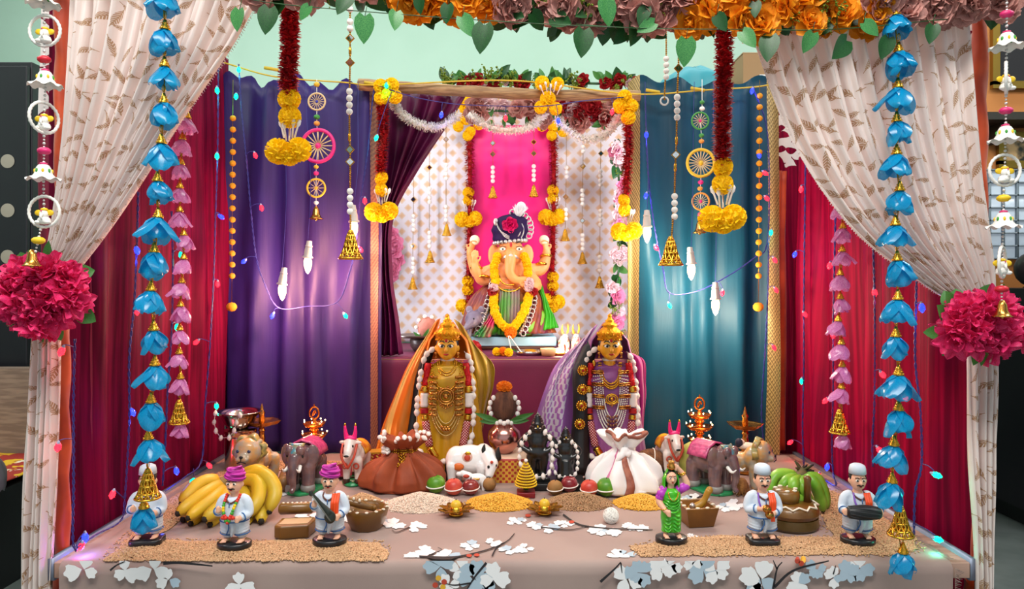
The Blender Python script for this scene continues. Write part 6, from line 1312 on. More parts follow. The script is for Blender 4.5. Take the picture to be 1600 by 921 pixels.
bunch('big bunch of yellow bananas spreading behind the garlanded figurine', V((P(345, 0, 1.56).x, 1.56, TZ+.001)),
      [[bp(346, 758, 1.60), bp(318, 772, 1.53), bp(278, 803, 1.47)], [bp(350, 764, 1.60), bp(332, 780, 1.52), bp(294, 810, 1.455)], [bp(354, 768, 1.60), bp(346, 790, 1.50), bp(320, 812, 1.45)], [bp(342, 752, 1.61), bp(312, 756, 1.57), bp(284, 788, 1.52)],
       [bp(347, 770, 1.61), bp(318, 795, 1.54), bp(298, 819, 1.48)], [bp(352, 772, 1.61), bp(342, 800, 1.53), bp(328, 820, 1.47)], [bp(350, 766, 1.62), bp(310, 786, 1.55), bp(286, 812, 1.50)]], BAN, bp(350, 752, 1.625), .0165)
bunch('bunch of yellow bananas arching towards the brown elephant figurine', V((P(395, 0, 1.55).x, 1.55, TZ+.001)),
      [[bp(378, 748, 1.60), bp(412, 742, 1.56), bp(430, 768, 1.53), bp(421, 800, 1.50)], [bp(374, 752, 1.60), bp(402, 752, 1.55), bp(404, 780, 1.51), bp(389, 806, 1.48)], [bp(378, 752, 1.61), bp(406, 766, 1.56), bp(410, 792, 1.53), bp(408, 815, 1.485)], [bp(372, 756, 1.61), bp(384, 776, 1.55), bp(386, 800, 1.52), bp(383, 820, 1.475)], [bp(380, 746, 1.62), bp(398, 736, 1.60), bp(416, 748, 1.59), bp(420, 776, 1.58)]], BAN, bp(366, 745, 1.62), .0165)
bunch('bunch of green bananas behind the round brown grindstone', V((P(1252, 0, 1.58).x, 1.58, TZ+.001)),
      [[bp(1246, 744, 1.57), bp(1216, 742, 1.56), bp(1205, 760, 1.55), bp(1210, 788, 1.54)], [bp(1248, 746, 1.56), bp(1228, 752, 1.52), bp(1220, 772, 1.52), bp(1226, 796, 1.53)], [bp(1250, 748, 1.55), bp(1240, 756, 1.50), bp(1242, 776, 1.50), bp(1263, 786, 1.49)], [bp(1254, 748, 1.55), bp(1254, 760, 1.50), bp(1262, 780, 1.51), bp(1272, 800, 1.52)], [bp(1258, 746, 1.56), bp(1270, 752, 1.53), bp(1280, 774, 1.54), bp(1286, 798, 1.55)], [bp(1258, 744, 1.58), bp(1276, 746, 1.58), bp(1288, 770, 1.58), bp(1290, 796, 1.58)], [bp(1252, 746, 1.60), bp(1236, 760, 1.60), bp(1236, 780, 1.60), bp(1240, 800, 1.6)]], GBAN, bp(1253, 737, 1.60), .0122)
# brown stone miniatures
BST = M('brown_stone', '7A5418', .35, coat=.3, vary=(10, '5E3C12'), bump=(40, .2)); WDOT = M('white_paint', 'E8DDC8', .6); OLV = M('olive_stone', '4A3A18', .35, coat=.3)
c = onT(454, 846, .035); g = thing('grinding_slab', 'miniature brown grinding slab beside the lute player figurine', 'grinding slab', c, .08)
MB().prism([(-.038, -.022), (-.024, -.032), (.03, -.026), (.038, .02), (.03, .028), (-.034, .024)], 0, .026).build('slab', BST, g, smooth=False, bevel=.003)
MB().prism([(-.03, -.016), (.026, -.016), (.03, .018), (-.026, .018)], .0262, .0268).build('pale_top', M('pale_stone', 'B59A70', .4), g, smooth=False)
c = onT(456, 832, .02); g = thing('grinding_roller', 'miniature brown stone roller resting on the grinding slab', 'grinding roller', V((c.x+.002, c.y+.002, TZ+.0265+.013)))
m = MB(); m.tube([(-.036, .004, 0), (-.033, .004, 0), (.03, .012, 0), (.033, .012, 0)], [.009, .0122, .0122, .009], 12); m.build('roller', BST, g)
for i in range(7): MB().ball((-.028+i*.009, .005+i*.001, .0115), (.003, .003, .0018), 6).build('white_dot', WDOT, g)
def dots(g, fn, n, r):
    for i in range(n): MB().ball(fn(i/n), (r*1.4, r*.8, r*.7), 6).build('white_dash', WDOT, g)
c = onT(566, 836, .04); s = c.y/F; g = thing('mortar', 'miniature brown mortar bowl with pestle and white rim dots', 'mortar', c)
MB().lathe([(x*s, z*s) for x, z in ((0, 0), (24, 0), (30, 12), (35, 30), (34, 33), (30, 31), (26, 22), (0, 18))], n=10).build('bowl', BST, g, smooth='auto'); dots(g, lambda t: (32.5*s*math.cos(t*6.28), 32.5*s*math.sin(t*6.28), 32.5*s), 14, 2.4*s)
g2 = thing('pestle', 'short brown pestle with white bands lying across the mortar rim', 'pestle', c+V((-.012, 0, .045)))
MB().chain([(-.032, -.004, .012), (-.008, -.002, .005), (.026, .004, -.006)], [.0075, .0085, .007], 10).build('pestle_rod', BST, g2)
for t in (-.024, -.012, .0): MB().ball((t, -.010, .014+t*-.3), (.003, .002, .004), 6).build('white_band', WDOT, g2)
c = onT(1096, 829, .04); s = c.y/F; g = thing('square_basket', 'square brown miniature tub with white rim dashes beside the green saree figurine', 'tub', c, .15)
m = MB()
for a, b, z0, z1 in ((20, 26, 0, 30),): m.add([(x*a*s, y*a*s, 0) for x, y in ((-1, -1), (1, -1), (1, 1), (-1, 1))]+[(x*b*s, y*b*s, z1*s) for x, y in ((-1, -1), (1, -1), (1, 1), (-1, 1))]+[(x*(b-5)*s, y*(b-5)*s, z1*s) for x, y in ((-1, -1), (1, -1), (1, 1), (-1, 1))]+[(x*(b-8)*s, y*(b-8)*s, 20*s) for x, y in ((-1, -1), (1, -1), (1, 1), (-1, 1))],
    [(3, 2, 1, 0)]+[(i, (i+1) % 4, 4+(i+1) % 4, 4+i) for i in range(4)]+[(4+i, 4+(i+1) % 4, 8+(i+1) % 4, 8+i) for i in range(4)]+[(8+i, 8+(i+1) % 4, 12+(i+1) % 4, 12+i) for i in range(4)]+[(12, 13, 14, 15)])
m.build('tub', M('tub_brown', '8A5A1E', .4, vary=(12, '6E4414')), g, smooth=False, bevel=.001)
def sq(t): k = int(t*4); f = t*4-k; q = [(-1, -1), (1, -1), (1, 1), (-1, 1), (-1, -1)]; return ((q[k][0]+(q[k+1][0]-q[k][0])*f)*23.5*s, (q[k][1]+(q[k+1][1]-q[k][1])*f)*23.5*s, 30.5*s)
dots(g, sq, 12, 2.8*s)
g2 = thing('pestle', 'gold brown pestle sticking out of the square tub', 'pestle', c+V((.008, 0, .03)))
MB().chain([(-.018, 0, 0), (.004, 0, .012), (.016, 0, .034), (.02, 0, .04)], [.009, .0085, .0065, .0075], 10).build('pestle_rod', M('pestle_gold', 'A87A22', .4), g2); MB().ball((-.018, -.006, .008), .007, 8).build('grey_charm', SILV, g2)
c = onT(1252, 838, .06); s = c.y/F; g = thing('grindstone', 'round brown miniature grindstone with white zigzag beside the capped cymbal player', 'grindstone', c)
MB().lathe([(x*s, z*s) for x, z in ((0, 0), (40, 0), (43, 4), (42, 17), (0, 18))], n=30).build('lower_stone', OLV, g, smooth='auto')
MB().lathe([(x*s, z*s) for x, z in ((0, 18), (41, 18), (44, 24), (42, 32), (36, 37), (0, 38))], n=30).build('upper_stone', BST, g, smooth='auto')
MB().lathe([(x*s, z*s) for x, z in ((0, 38), (19, 38), (21, 46), (20, 54), (14, 57), (0, 56))], (-6*s, 0, 0), n=20).build('feed_cup', BST, g)
MB().lathe([(x*s, z*s) for x, z in ((0, 33), (6, 33), (5, 68), (6, 74), (4, 77), (0, 77))], (27*s, -2*s, 0), n=12).build('handle_peg', BST, g)
m = MB(); n = 24; m.tube([V(((36+5*(i % 2)*1.2)*s*math.cos(i*2*PI/n), (36+5*(i % 2)*1.2)*s*math.sin(i*2*PI/n), (38-3*(i % 2))*s)) for i in range(n)], 1.7*s, 5, closed=True); m.build('white_zigzag', WDOT, g)
dots(g, lambda t: (-6*s+15*s*math.cos(t*6.28), 15*s*math.sin(t*6.28), 57*s), 7, 3*s)
# golden lotus lamps
LG = M('lotus_gold', 'B8842A', .3, .85, vary=(40, '8A5A1A'))
for px, py, l in ((712, 808, 'golden lotus lamp with yellow candle nearest the rice heap'), (851, 806, 'golden lotus lamp with yellow candle nearest the brown grain heap')):
    c = onT(px, py, .01); s = c.y/F; g = thing('lotus_lamp', l, 'lamp', c); n = 9
    for i in range(n):
        m = MB(); petal(m, 27*s, 8*s, 1.25+.12*(i % 2), -.1 if i % 2 else .15, 2*PI*i/n, 3*s, .3, 4, 6, (0, 0, 3*s), tip=.8); m.build('lotus_petal', LG, g, solid=.0006)
    MB().lathe([(0, 0), (12*s, 0), (10*s, 3*s), (8*s, 5*s), (10*s, 13*s), (9*s, 13*s), (0, 10*s)], n=16).build('candle_cup', GOLD, g); MB().ball((0, 0, 15*s), [8.5*s, 8.5*s, 8*s], 12).build('candle', M('candle_yellow', 'DDB52E', .4, sss=.2), g); MB().tube([(0, 0, 22*s), (0, 0, 25*s)], .0008, 5).build('wick', BLACK, g)
c = onT(956, 822, .015); g = thing('thread_ball', 'small ball of white cotton thread on the cloth', 'thread ball', c); m = MB(); r = .0165; m.ball((0, 0, r*.9), r*.92, 14)
for k in range(26):
    ax = V((rr(-1, 1), rr(-1, 1), rr(-1, 1))).normalized(); u = ax.orthogonal().normalized(); w = ax.cross(u); o = rr(-.35, .35)
    m.tube([V((0, 0, r*.9))+(u*math.cos(a)+w*math.sin(a))*r*math.sqrt(1-o*o)+ax*o*r for a in [i*PI/9 for i in range(18)]], .0009, 4, closed=True)
m.build('wound_thread', M('thread_white', 'EDEAE4', .9), g)
# lamps of many tiers, brass oil lamps
RGOLD = M('copper_gold', 'D9762A', .25, .9); TIP = M('led_tip', 'FFE8C8', .2, emis=14., ecol='FFD8A0')
def tiered(label, px, D, kz):
    s = 1.9/F; g = thing('tiered_lamp', label, 'lamp', V((P(px, 0, D).x, D, TZ+.001)), 0, kz)
    pr = [(0, 0), (20, 0), (22, 4), (18, 9), (10, 13), (6, 20), (9, 26), (5, 30), (14, 33), (18, 38), (14, 36), (5, 38), (5, 44), (8, 47), (5, 50), (16, 52), (21, 58), (17, 56), (5, 57), (5, 62), (8, 65), (5, 68), (14, 70), (18, 76), (14, 74), (4, 76), (3, 82), (0, 84)]
    MB().lathe([(x*s, z*s) for x, z in pr], n=24).build('stem_and_tiers', RGOLD, g)
    m = MB(); m.tube([V((7.5*s*math.sin(a)*(1+.1*math.cos(a)), 0, (92-9.5*math.cos(a))*s)) for a in [i*PI/10 for i in range(20)]], 1.5*s, 5, closed=True).tube(resample([V((3*s*math.cos(a), 0, (91+4.5*math.sin(a*1.3))*s)) for a in [i*.8 for i in range(9)]], 24), 1.1*s, 5).lathe([(0, 100*s), (2*s, 102*s), (0, 107*s)], n=8); m.build('leaf_finial', RGOLD, g)
    for r, z in ((17, 39), (20, 59), (17, 77)):
        for i in range(7): a = .3+2*PI*i/7; MB().ball((r*s*math.cos(a), r*s*math.sin(a), (z+2.4)*s), [.9*s, .9*s, 1.4*s], 8).build('led_tip', TIP, g)
    l = bpy.data.lights.new('tier_light', 'POINT'); l.energy = .12; l.color = (1, .7, .4); l.shadow_soft_size = .02; o = bpy.data.objects.new('tier_light', l); C.objects.link(o); o.parent = g; o.location = (0, -.05, .12)
tiered('copper gold lamp of three tiers with tiny leds before the purple curtain', 491, 1.92, .98)
tiered('copper gold lamp of three tiers with tiny leds behind the green coconut', 1093, 1.99, 1.06)
def samai(label, px, py, h):
    c = onT(px, py, .03); s = c.y/F; g = thing('oil_lamp', label, 'lamp', c); k = h/96
    MB().lathe([(x*s, z*s*k) for x, z in ((0, 0), (24, 0), (25, 3), (22, 8), (14, 14), (9, 20), (7, 24), (6, 30), (7, 33), (5.5, 36), (6, 40), (5, 44), (5.5, 48), (4.5, 52), (4, 58), (6, 60), (4, 62), (4.5, 66), (0, 66))], n=22).build('base_and_stem', BRASS, g)
    m = MB()
    def fn(u, v):
        a = u*2*PI; p = [(0, 66), (10, 66), (20, 70), (24, 75), (25, 76), (20, 74), (8, 71), (0, 71)]; t = v*7; i = min(int(t), 6); f = t-i; r = p[i][0]+(p[i+1][0]-p[i][0])*f; z = p[i][1]+(p[i+1][1]-p[i][1])*f
        return V((r*s*(1+.22*max(0, math.cos(a*5))**6*(r > 15))*math.cos(a), r*s*(1+.22*max(0, math.cos(a*5))**6*(r > 15))*math.sin(a), z*s*k))
    m.grid(fn, 60, 22, closeu=True); m.build('oil_dish', BRASS, g)
    MB().lathe([(x*s, z*s*k) for x, z in ((0, 70), (4, 70), (5, 76), (4, 84), (5.5, 88), (3, 92), (2, 97), (0, 104))], n=14).build('finial', BRASS, g)
samai('tall brass oil lamp standing beside the steel canister', 403, 736, 93); samai('tall brass oil lamp standing behind the sideways lion', 1170, 742, 94)
c = onT(367, 740, .04); s = c.y/F
g = thing('steel_canister', 'copper tinted steel canister holding up the steel bowl', 'canister', c); MB().lathe([(x*s, z*s) for x, z in ((0, 0), (22, 0), (23, 2), (23, 56), (24.5, 58), (24.5, 62), (22, 63), (0, 63))], n=32).build('canister_wall', M('steel_warm', 'C2A698', .15, 1), g, smooth='auto')
m = MB(); m.tube([V((23.3*s*math.cos(a), 23.3*s*math.sin(a), 52*s)) for a in [i*PI/16 for i in range(32)]], 1*s, 5, closed=True); m.build('canister_band', STEEL, g)
g = thing('steel_bowl', 'wide shiny steel bowl resting on the canister', 'bowl', c+V((-.004, 0, 63.5*s))); MB().lathe([(x*s, z*s) for x, z in ((0, 0), (14, 0), (22, 8), (26, 18), (33, 25), (35, 26), (35, 27.5), (32, 27), (25, 20), (20, 9), (0, 2))], n=36).build('bowl', STEEL, g)
g = thing('cotton_garland', 'white cotton bead garland hanging over the steel bowl rim', 'garland', c+V((-.004, 0, 91*s))); ps = resample([V((x*s, -y*s, -z*s)) for x, y, z in ((-28, 22, 0), (-29, 24, 14), (-25, 26, 27), (-17, 27, 37), (-6, 27, 37), (2, 27, 27), (8, 30, 12), (14, 32, 1))], 8)
MB().tube(ps, .0007, 4).build('cotton_thread', WHITE, g)
for p in ps: inst(bpy.data.meshes['cotton_bead'], 'cotton_bead', g, p, (rr(-.3, .3), rr(-.3, .3), 0), (.0055, .0055, .006))
# coconuts, gourd, husk, boxes
c = onT(1090, 755, .045); s = c.y/F; g = thing('green_coconut', 'big pale green coconut standing between bull and sideways elephant', 'coconut', c); MB().lathe([(x*s, z*s) for x, z in ((0, 1), (8, 0), (16, 4), (21, 14), (22.5, 27), (20, 40), (14, 50), (6, 55), (3, 54), (0, 54))], n=26).build('husk', M('coconut_green', '9AA048', .5, vary=(20, 'B5AE62', (1, 1, .4)), bump=(60, .15)), g); MB().lathe([(0, 54*s), (3*s, 54*s), (3*s, 56*s), (0, 57*s)], n=8).build('stem_cap', M('stem_brown', '4A3420', .8), g)
COIR = M('coir_brown', '7A4E30', .9, vary=(80, '5A3620', (1, .2, 1)), bump=(260, .9, (1, .2, 1)))
c = onT(1024, 752, .06); s = c.y/F; g = thing('brown_coconut', 'hairy brown coconut tied with string behind the bull and white bag', 'coconut', c); MB().ball((0, 0, .033), [.045, .035, .034], 18).build('coconut', COIR, g); MB().tube([V((.002+.006*math.sin(a), .0355*math.cos(a), .033+.0352*math.sin(a))) for a in [i*PI/12 for i in range(24)]], .0012, 5, closed=True).build('cotton_string', WHITE, g)
c = onT(1163, 778, .02); s = c.y/F; g = thing('coconut_husk', 'tuft of tan coconut husk behind the sideways elephant', 'husk', c); MB().ball((0, 0, .02), [.016, .016, .021], 12).build('husk_core', M('husk_tan', '9A6A34', .9, vary=(60, '7A4E24', (1, 1, .2)), bump=(200, .8)), g)
m = MB()
for i in range(60): a = rr(0, 6.28); q = rr(.6, 1.); m.tube([(.014*math.cos(a), .014*math.sin(a), rr(.0, .03)), (.02*math.cos(a)*q+.004, .02*math.sin(a)*q, rr(.0, .008)), (.03*math.cos(a)*q+.006, .03*math.sin(a)*q, .001)], .0008, 3)
tag(m.build('husk_fibre', M('husk_tan', '9A6A34', .9), g), kind='stuff')
c = onT(430, 776, .04); g = thing('brown_gourd', 'long mottled brown gourd lying between bananas and elephant', 'gourd', c); MB().chain([(.012, -.012, .022), (.004, .05, .024), (-.006, .13, .022)], [.017, .023, .018], 14).build('gourd', M('gourd_brown', '8A6A34', .5, vary=(18, '6E4A26')), g); MB().chain([(-.006, .145, .024), (-.008, .165, .03)], [.005, .003], 8).build('stem', BAN[2], g)
c = onT(574, 752, .07); g = thing('printed_box', 'small red box with gold print behind the bull and rust bag', 'box', c, .2); MB().box((0, 0, .028), (.045, .04, .056)).build('carton', M('box_red', '9A1A22', .4, fn=lambda nt: (lambda x, y, z: mixc(nt, ((x*500+z*300).sin()*(z*420).sin()).gt(.35), '9A1A22', 'D8B84A'))(*uvw(nt, 'Object'))), g, smooth=False, bevel=.001); MB().box((0, 0, .058), (.047, .042, .004)).build('box_lid', M('box_gold', 'D8A83A', .35, .5), g, smooth=False)
o = MB().lathe([(0, .003), (.055, .003), (.075, .010), (.078, .010), (.058, 0), (0, 0)], n=32).build('lacquer_plate', M('plate_wine', '6A1626', .3)); put(o, onT(552, 748, .05), 'dark wine coloured plate under the red printed box behind the bull', 'plate')
g = thing('folded_cloth', 'folded violet cloth with gold edge lying behind the black statues', 'cloth', onT(862, 752, .055)); m = MB()
m.grid(lambda u, v: V(((u-.5)*.15, (v-.5)*.05, .004+.026*abs(math.sin(v*PI))*(.7+.4*nz(u*4, v*3))+.004*math.sin(u*22+v*5))), 40, 14); m.build('cloth', M('violet_cloth', '5E2A78', .45, sheen=.3, vary=(20, '8A50A0')), g, solid=.002)
g = thing('folded_cloth', 'small bundle of cream cloth and dark lace on the back of the sideways lion', 'cloth', onT(1196, 768)+V((-.02, .075, .088))); m = MB(); m.ball((0, 0, .004), (.026, .02, .009), 14).ball((-.016, .004, .012), (.012, .011, .010), 10); m.build('cloth', M('cream_lace', 'D8C8B8', .8), g); MB().ball((-.022, -.004, .013), (.01, .01, .012), 10).build('dark_lace', M('lace_dark', '1E1E36', .7), g)

# ------------------------------------------------------------------ six clay figurines
TUN = M('tunic_white', 'CDD8E6', .5); BLUE_T = M('trim_blue', '2A62A0', .5); ORA = M('shawl_orange', 'E84A12', .5); TURB = M('turban_violet', 'C22AA0', .5, bump=(lambda nt: (uvw(nt, 'Object')[2]*140+uvw(nt, 'Object')[0]*40).sin(), .5)); FEET = M('base_black', '12151A', .35, coat=.3)
HAIRB = M('hair_clay', '141212', .5); BROWNT = M('necklace_brown', '5A3026', .6); VIOL = M('strap_violet', '7A4AB0', .5)
def fing(m, c, n, side, r=.011, up=V((0, 0, 1))):       # four curled fingers and a thumb around n (the way the knuckles face)
    c, n, side, up = V(c), V(n).normalized(), V(side).normalized(), V(up).normalized()
    for i in range(4): b = c+up*(.026-.0175*i)+n*.018; m.chain([b-side*.02, b+n*.012, b+side*.02-n*.006], [r, r*.95, r*.8], 6, 2)
    m.chain([c+up*.03-side*.012, c+up*.046+n*.012, c+up*.04+n*.02+side*.014], [r*1.1, r, r*.8], 6, 2)
def man(px, py, label, hat, rz, hands, h=.152, base='oval', sh=0):
    c = onT(px, py, .03); c.z += .0035; g = thing('clay_figurine', label, 'figurine', c, rz, h)
    b = MB(); n = 28; po = [((.2 if base == 'oval' else .2*(1+.13*math.cos(4*(i*2*PI/n)+PI)))*math.cos(i*2*PI/n)*1.08, (.17 if base == 'oval' else .165*(1+.13*math.cos(4*(i*2*PI/n)+PI)))*math.sin(i*2*PI/n)-.01) for i in range(n)]
    b.prism(po, 0, .075); b.build('base', FEET, g, bevel=.015)
    m = MB(); m.ball((0, -.01, .80), (.098, .098, .122), 18).ball((0, -.03, .748), (.076, .072, .064), 14).limb((0, .0, .72), (0, .01, .63), .052, .062).chain([(0, -.096, .81), (0, -.118, .783)], [.014, .023], 8)
    for k in (-1, 1): m.ball((k*.1, .005, .795), (.018, .022, .036), 8)
    for k in (-1, 1):
        m.limb((k*.085, .01, .3), (k*.1, .02, .12), .05, .038).ball((k*.105, -.05, .098), (.042, .075, .026), 10)
        for t in range(5): m.ball((k*.105+(t-2)*.017, -.118+.006*abs(t-1.5), .09), .0115-.001*t*(1 if k > 0 else .5), 6)
    arms = MB()
    for k, (el, ha, nn, sd) in zip((-1, 1), hands):
        el, ha = V(el), V(ha); d = (ha-el).normalized(); el.x *= .9; arms.chain([V((k*.11, .0, .615)), V((k*.158, .0, .58)), el, el.lerp(ha, .55)], [.06, .062, .054, .047], 12, 3)
        m.limb(el.lerp(ha, .5), ha, .036, .032).ball(ha, (.036, .033, .036), 10); fing(m, ha, V(nn), V(sd), .0125)
    m.build('body', SKIN, g, remesh=.0095, sm=2)
    t = arms
    def tf(u, v):
        a = u*2*PI; p = [(.0, .645), (.065, .645), (.12, .625), (.142, .56), (.148, .46), (.165, .38), (.172, .345), (.15, .345), (.0, .36)]; q = v*8; i = min(int(q), 7); f = q-i; r = p[i][0]+(p[i+1][0]-p[i][0])*f; z = p[i][1]+(p[i+1][1]-p[i][1])*f
        return V((r*1.02*math.cos(a), r*.78*math.sin(a)-.035*max(0, -math.sin(a))*math.exp(-((z-.45)/.1)**2), z))
    t.grid(tf, 36, 30, closeu=True); t.build('tunic', TUN, g, remesh=.011, sm=2)
    d = MB()
    for k in (-1, 1): d.chain([(k*.075, .0, .4), (k*.09, .0, .3), (k*.09, .01, .185)], [.098, .09, .078], 14)
    for k in (-1, 1):
        for z in (.2, .235, .27, .305): d.tube([V((k*.09+.087*math.cos(a), .006+.087*math.sin(a), z+.02*k*math.cos(a))) for a in [i*PI/8 for i in range(16)]], .011, 5, closed=True)
    d.chain([(-.02, -.085, .36), (.02, -.1, .28), (.0, -.09, .17)], [.03, .035, .02], 8)
    d.build('dhoti', TUN, g, remesh=.011, sm=2)
    bt = MB(); bt.tube([V((.178*math.cos(a), .14*math.sin(a)-.004, .35)) for a in [i*PI/14 for i in range(28)]], .0085, 6, closed=True)
    for k in (-1, 1): bt.tube([V((k*.095+.09*math.cos(a), .01+.09*math.sin(a), .175+.012*k*math.cos(a))) for a in [i*PI/8 for i in range(16)]], .008, 5, closed=True)
    bt.tube(resample([V((-.03, -.125, .355)), V((-.015, -.135, .28)), V((-.06, -.11, .18))], 8), .008, 5).tube([(0, -.15, .6), (0, -.16, .54)], .006, 5)
    for k, (el, ha, nn, sd) in zip((-1, 1), hands):
        e_ = V(el).lerp(V(ha), .56); d_ = (V(ha)-V(el)).normalized(); u = d_.orthogonal().normalized(); w = d_.cross(u); bt.tube([e_+(u*math.cos(a)+w*math.sin(a))*.049 for a in [i*PI/7 for i in range(14)]], .008, 5, closed=True)
    bt.build('blue_trim', BLUE_T, g)
    nl = MB(); nl.tube(resample([V((-.075, -.0, .655)), V((-.065, -.085, .62)), V((0, -.125, .585)), V((.065, -.085, .62)), V((.075, .0, .655))], 16), .011, 6); nl.build('neck_cord', BROWNT, g)
    f = MB()
    for k in (-1, 1):
        f.slot = 0; f.ball((k*.038, -.0985, .818), (.024, .009, .016), 10); f.slot = 1; f.ball((k*.037, -.106, .818), (.0125, .006, .0135), 8); f.tube([(k*.014, -.105, .846), (k*.038, -.106, .856), (k*.064, -.092, .848)], .0062, 5)
        f.tube([(k*.003, -.112, .757), (k*.024, -.109, .762), (k*.047, -.097, .753)], [.011, .010, .003], 6)
    f.slot = 2; f.ball((0, -.108, .741), (.018, .008, .008), 8); f.ball((0, -.107, .858), (.0065, .006, .015), 6); f.build('face_paint', [M('eye_white', 'F6EEE0', .3), BLACK, M('vermilion', 'B01018', .5)], g)
    if hat == 'cap':
        MB().lathe([(.0, 1.01), (.056, 1.01), (.09, .99), (.1, .955), (.106, .89), (0, .885)], (0, .006, 0), 22, sy=1.03).build('cap', TUN, g); m = MB(); m.ball((0, .025, .85), (.103, .09, .075), 14)
        for k in (-1, 1): m.ball((k*.094, -.012, .838), (.012, .02, .03), 6)
        m.build('hair', HAIRB, g)
    else:
        m = MB(); m.ball((0, .01, .92), (.112, .11, .085), 16)
        for i in range(5): m.tube([V(((.108-.012*max(0, i-1))*math.cos(a), .01+(.11-.012*max(0, i-1))*math.sin(a), .885+i*.026+.022*math.cos(a+i*.9)*(1 if i % 2 else -1))) for a in [j*PI/10 for j in range(20)]], .026-.002*i, 6, closed=True)
        m.build('turban', TURB, g)
    if sh:
        m = MB(); m.grid(lambda u, v: (lambda x, z: V((x, -.15+.09*((x-.06)/.1)**2*.7+.10*max(0, z-.56)/.1-.006*math.sin(u*5*PI), z)))(.04+u*.085+.01*(1-v), .65-.24*v), 16, 16); m.build('orange_shawl', ORA, g, solid=.02)
    return g
R1 = ((-.2, -.06, .46), (-.1, -.165, .52), (0, -1, 0), (1, 0, 0)); L1 = ((.22, -.0, .46), (.14, -.13, .41), (0, -1, 0), (-1, 0, 0))
def hnd(*a): return a
g = man(218, 862, 'clay figurine in white cap half hidden behind the blue bellflower string', 'cap', .15, (((-.22, -.03, .44), (-.11, -.17, .5), (0, -1, 0), (1, 0, 0)), ((.21, -.02, .44), (.12, -.16, .42), (0, -1, 0), (-1, 0, 0))), base='rect')
g = man(357, 868, 'clay figurine in violet turban wearing a bright garland beside the yellow bananas', 'turban', -.06, (((-.22, -.03, .44), (-.12, -.18, .52), (0, -1, .2), (1, 0, 0)), ((.22, -.02, .44), (.11, -.17, .40), (0, -1, 0), (-1, 0, 0))))
gm = [MARO, M('garland_green', '3E9A2A', .5), MARI, M('garland_red', 'D8301A', .5)]; m = MB()
ps = resample([V((-.085, -.03, .665)), V((-.07, -.16, .56)), V((-.045, -.195, .46)), V((0, -.2, .37)), V((.045, -.195, .46)), V((.07, -.16, .56)), V((.085, -.03, .665))], 25)
for i, p in enumerate(ps): m.slot = 3 if i in (0, 1, 2, 3, 21, 22, 23, 24) else (1 if i % 4 < 2 else 2) if abs(i-12) > 4 else (3 if abs(i-12) in (2, 3) or i == 12 else 1); m.ball(p, .024 if abs(i-12) < 5 else .021, 7)
for x in (-.06, -.02, .03, .07): m.slot = 3; m.ball((x, -.2, .43), .026, 7)
m.build('flower_garland', gm, g)
g = man(509, 862, 'clay figurine in violet turban holding a dark lute with an orange shawl', 'turban', .05, (((-.2, -.04, .47), (-.155, -.17, .56), (0, -1, .2), (1, 0, 0)), ((.23, -.02, .44), (.12, -.17, .38), (0, -1, 0), (-1, 0, 0))), sh=1)
m = MB(); m.ball((.045, -.205, .40), (.075, .04, .085), 14).chain([(.03, -.21, .46), (-.1, -.215, .61), (-.175, -.215, .69)], [.045, .026, .022], 10).ball((-.19, -.215, .705), (.03, .02, .04), 8)
m.build('lute', M('lute_dark', '1F2620', .4), g, remesh=.009, sm=2)
m = MB()
for k in (-1, 0, 1): m.tube([(.06+k*.008, -.246, .36), (-.17+k*.006, -.238, .68)], .003, 4)
m.build('lute_strings', M('string_grey', '8A8A84', .4), g)
g = man(1200, 861, 'clay figurine in white cap clapping small cymbals with an orange shawl', 'cap', -.05, (((-.22, -.03, .44), (-.045, -.185, .49), (1, -.4, 0), (0, -1, 0)), ((.22, -.02, .44), (.06, -.19, .42), (-1, -.4, 0), (0, -1, 0))), base='rect', sh=1)
for x, z in ((-.01, .5), (.02, .43)): MB().lathe([(0, .0), (.05, -.004), (.055, .004), (.02, .014), (.012, .028), (0, .03)], n=16, M=Tr(x, -.22, z) @ Ro(1.2, 'X')).build('cymbal', BRASS, g)
MB().box((.075, -.185, .36), (.05, .014, .06)).build('shawl_end', ORA, g, bevel=.004); MB().tube(resample([V((-.07, -.05, .65)), V((-.085, -.15, .56)), V((-.06, -.17, .48))], 8), .012, 5).build('violet_strap', VIOL, g)
g = man(1352, 861, 'clay figurine in white cap beating a black barrel drum with an orange shawl', 'cap', -.1, (((-.23, -.04, .46), (-.215, -.17, .44), (.3, -1, 0), (1, 0, 0)), ((.23, -.04, .46), (.215, -.17, .44), (-.3, -1, 0), (-1, 0, 0))), sh=1)
m = MB(); m.tube([(-.2, -.205, .45), (-.185, -.205, .45), (-.1, -.205, .45), (0, -.205, .45), (.1, -.205, .45), (.185, -.205, .45), (.2, -.205, .45)], [.06, .07, .082, .088, .082, .07, .06], 16); dr = m.build('barrel_drum', M('drum_black', '16181A', .45), g)
m = MB()
for i in range(12): a = i*2*PI/12; m.tube(resample([V((-.18, -.205+.073*math.cos(a), .45+.073*math.sin(a))), V((0, -.205+.09*math.cos(a+.3), .45+.09*math.sin(a+.3))), V((.18, -.205+.073*math.cos(a+.52), .45+.073*math.sin(a+.52)))], 8), .006, 4)
m.build('drum_lacing', M('lace_grey', '2E3134', .5), dr); MB().tube(resample([V((-.07, -.05, .65)), V((-.085, -.15, .56)), V((-.06, -.18, .5))], 8), .012, 5).build('violet_strap', VIOL, g)
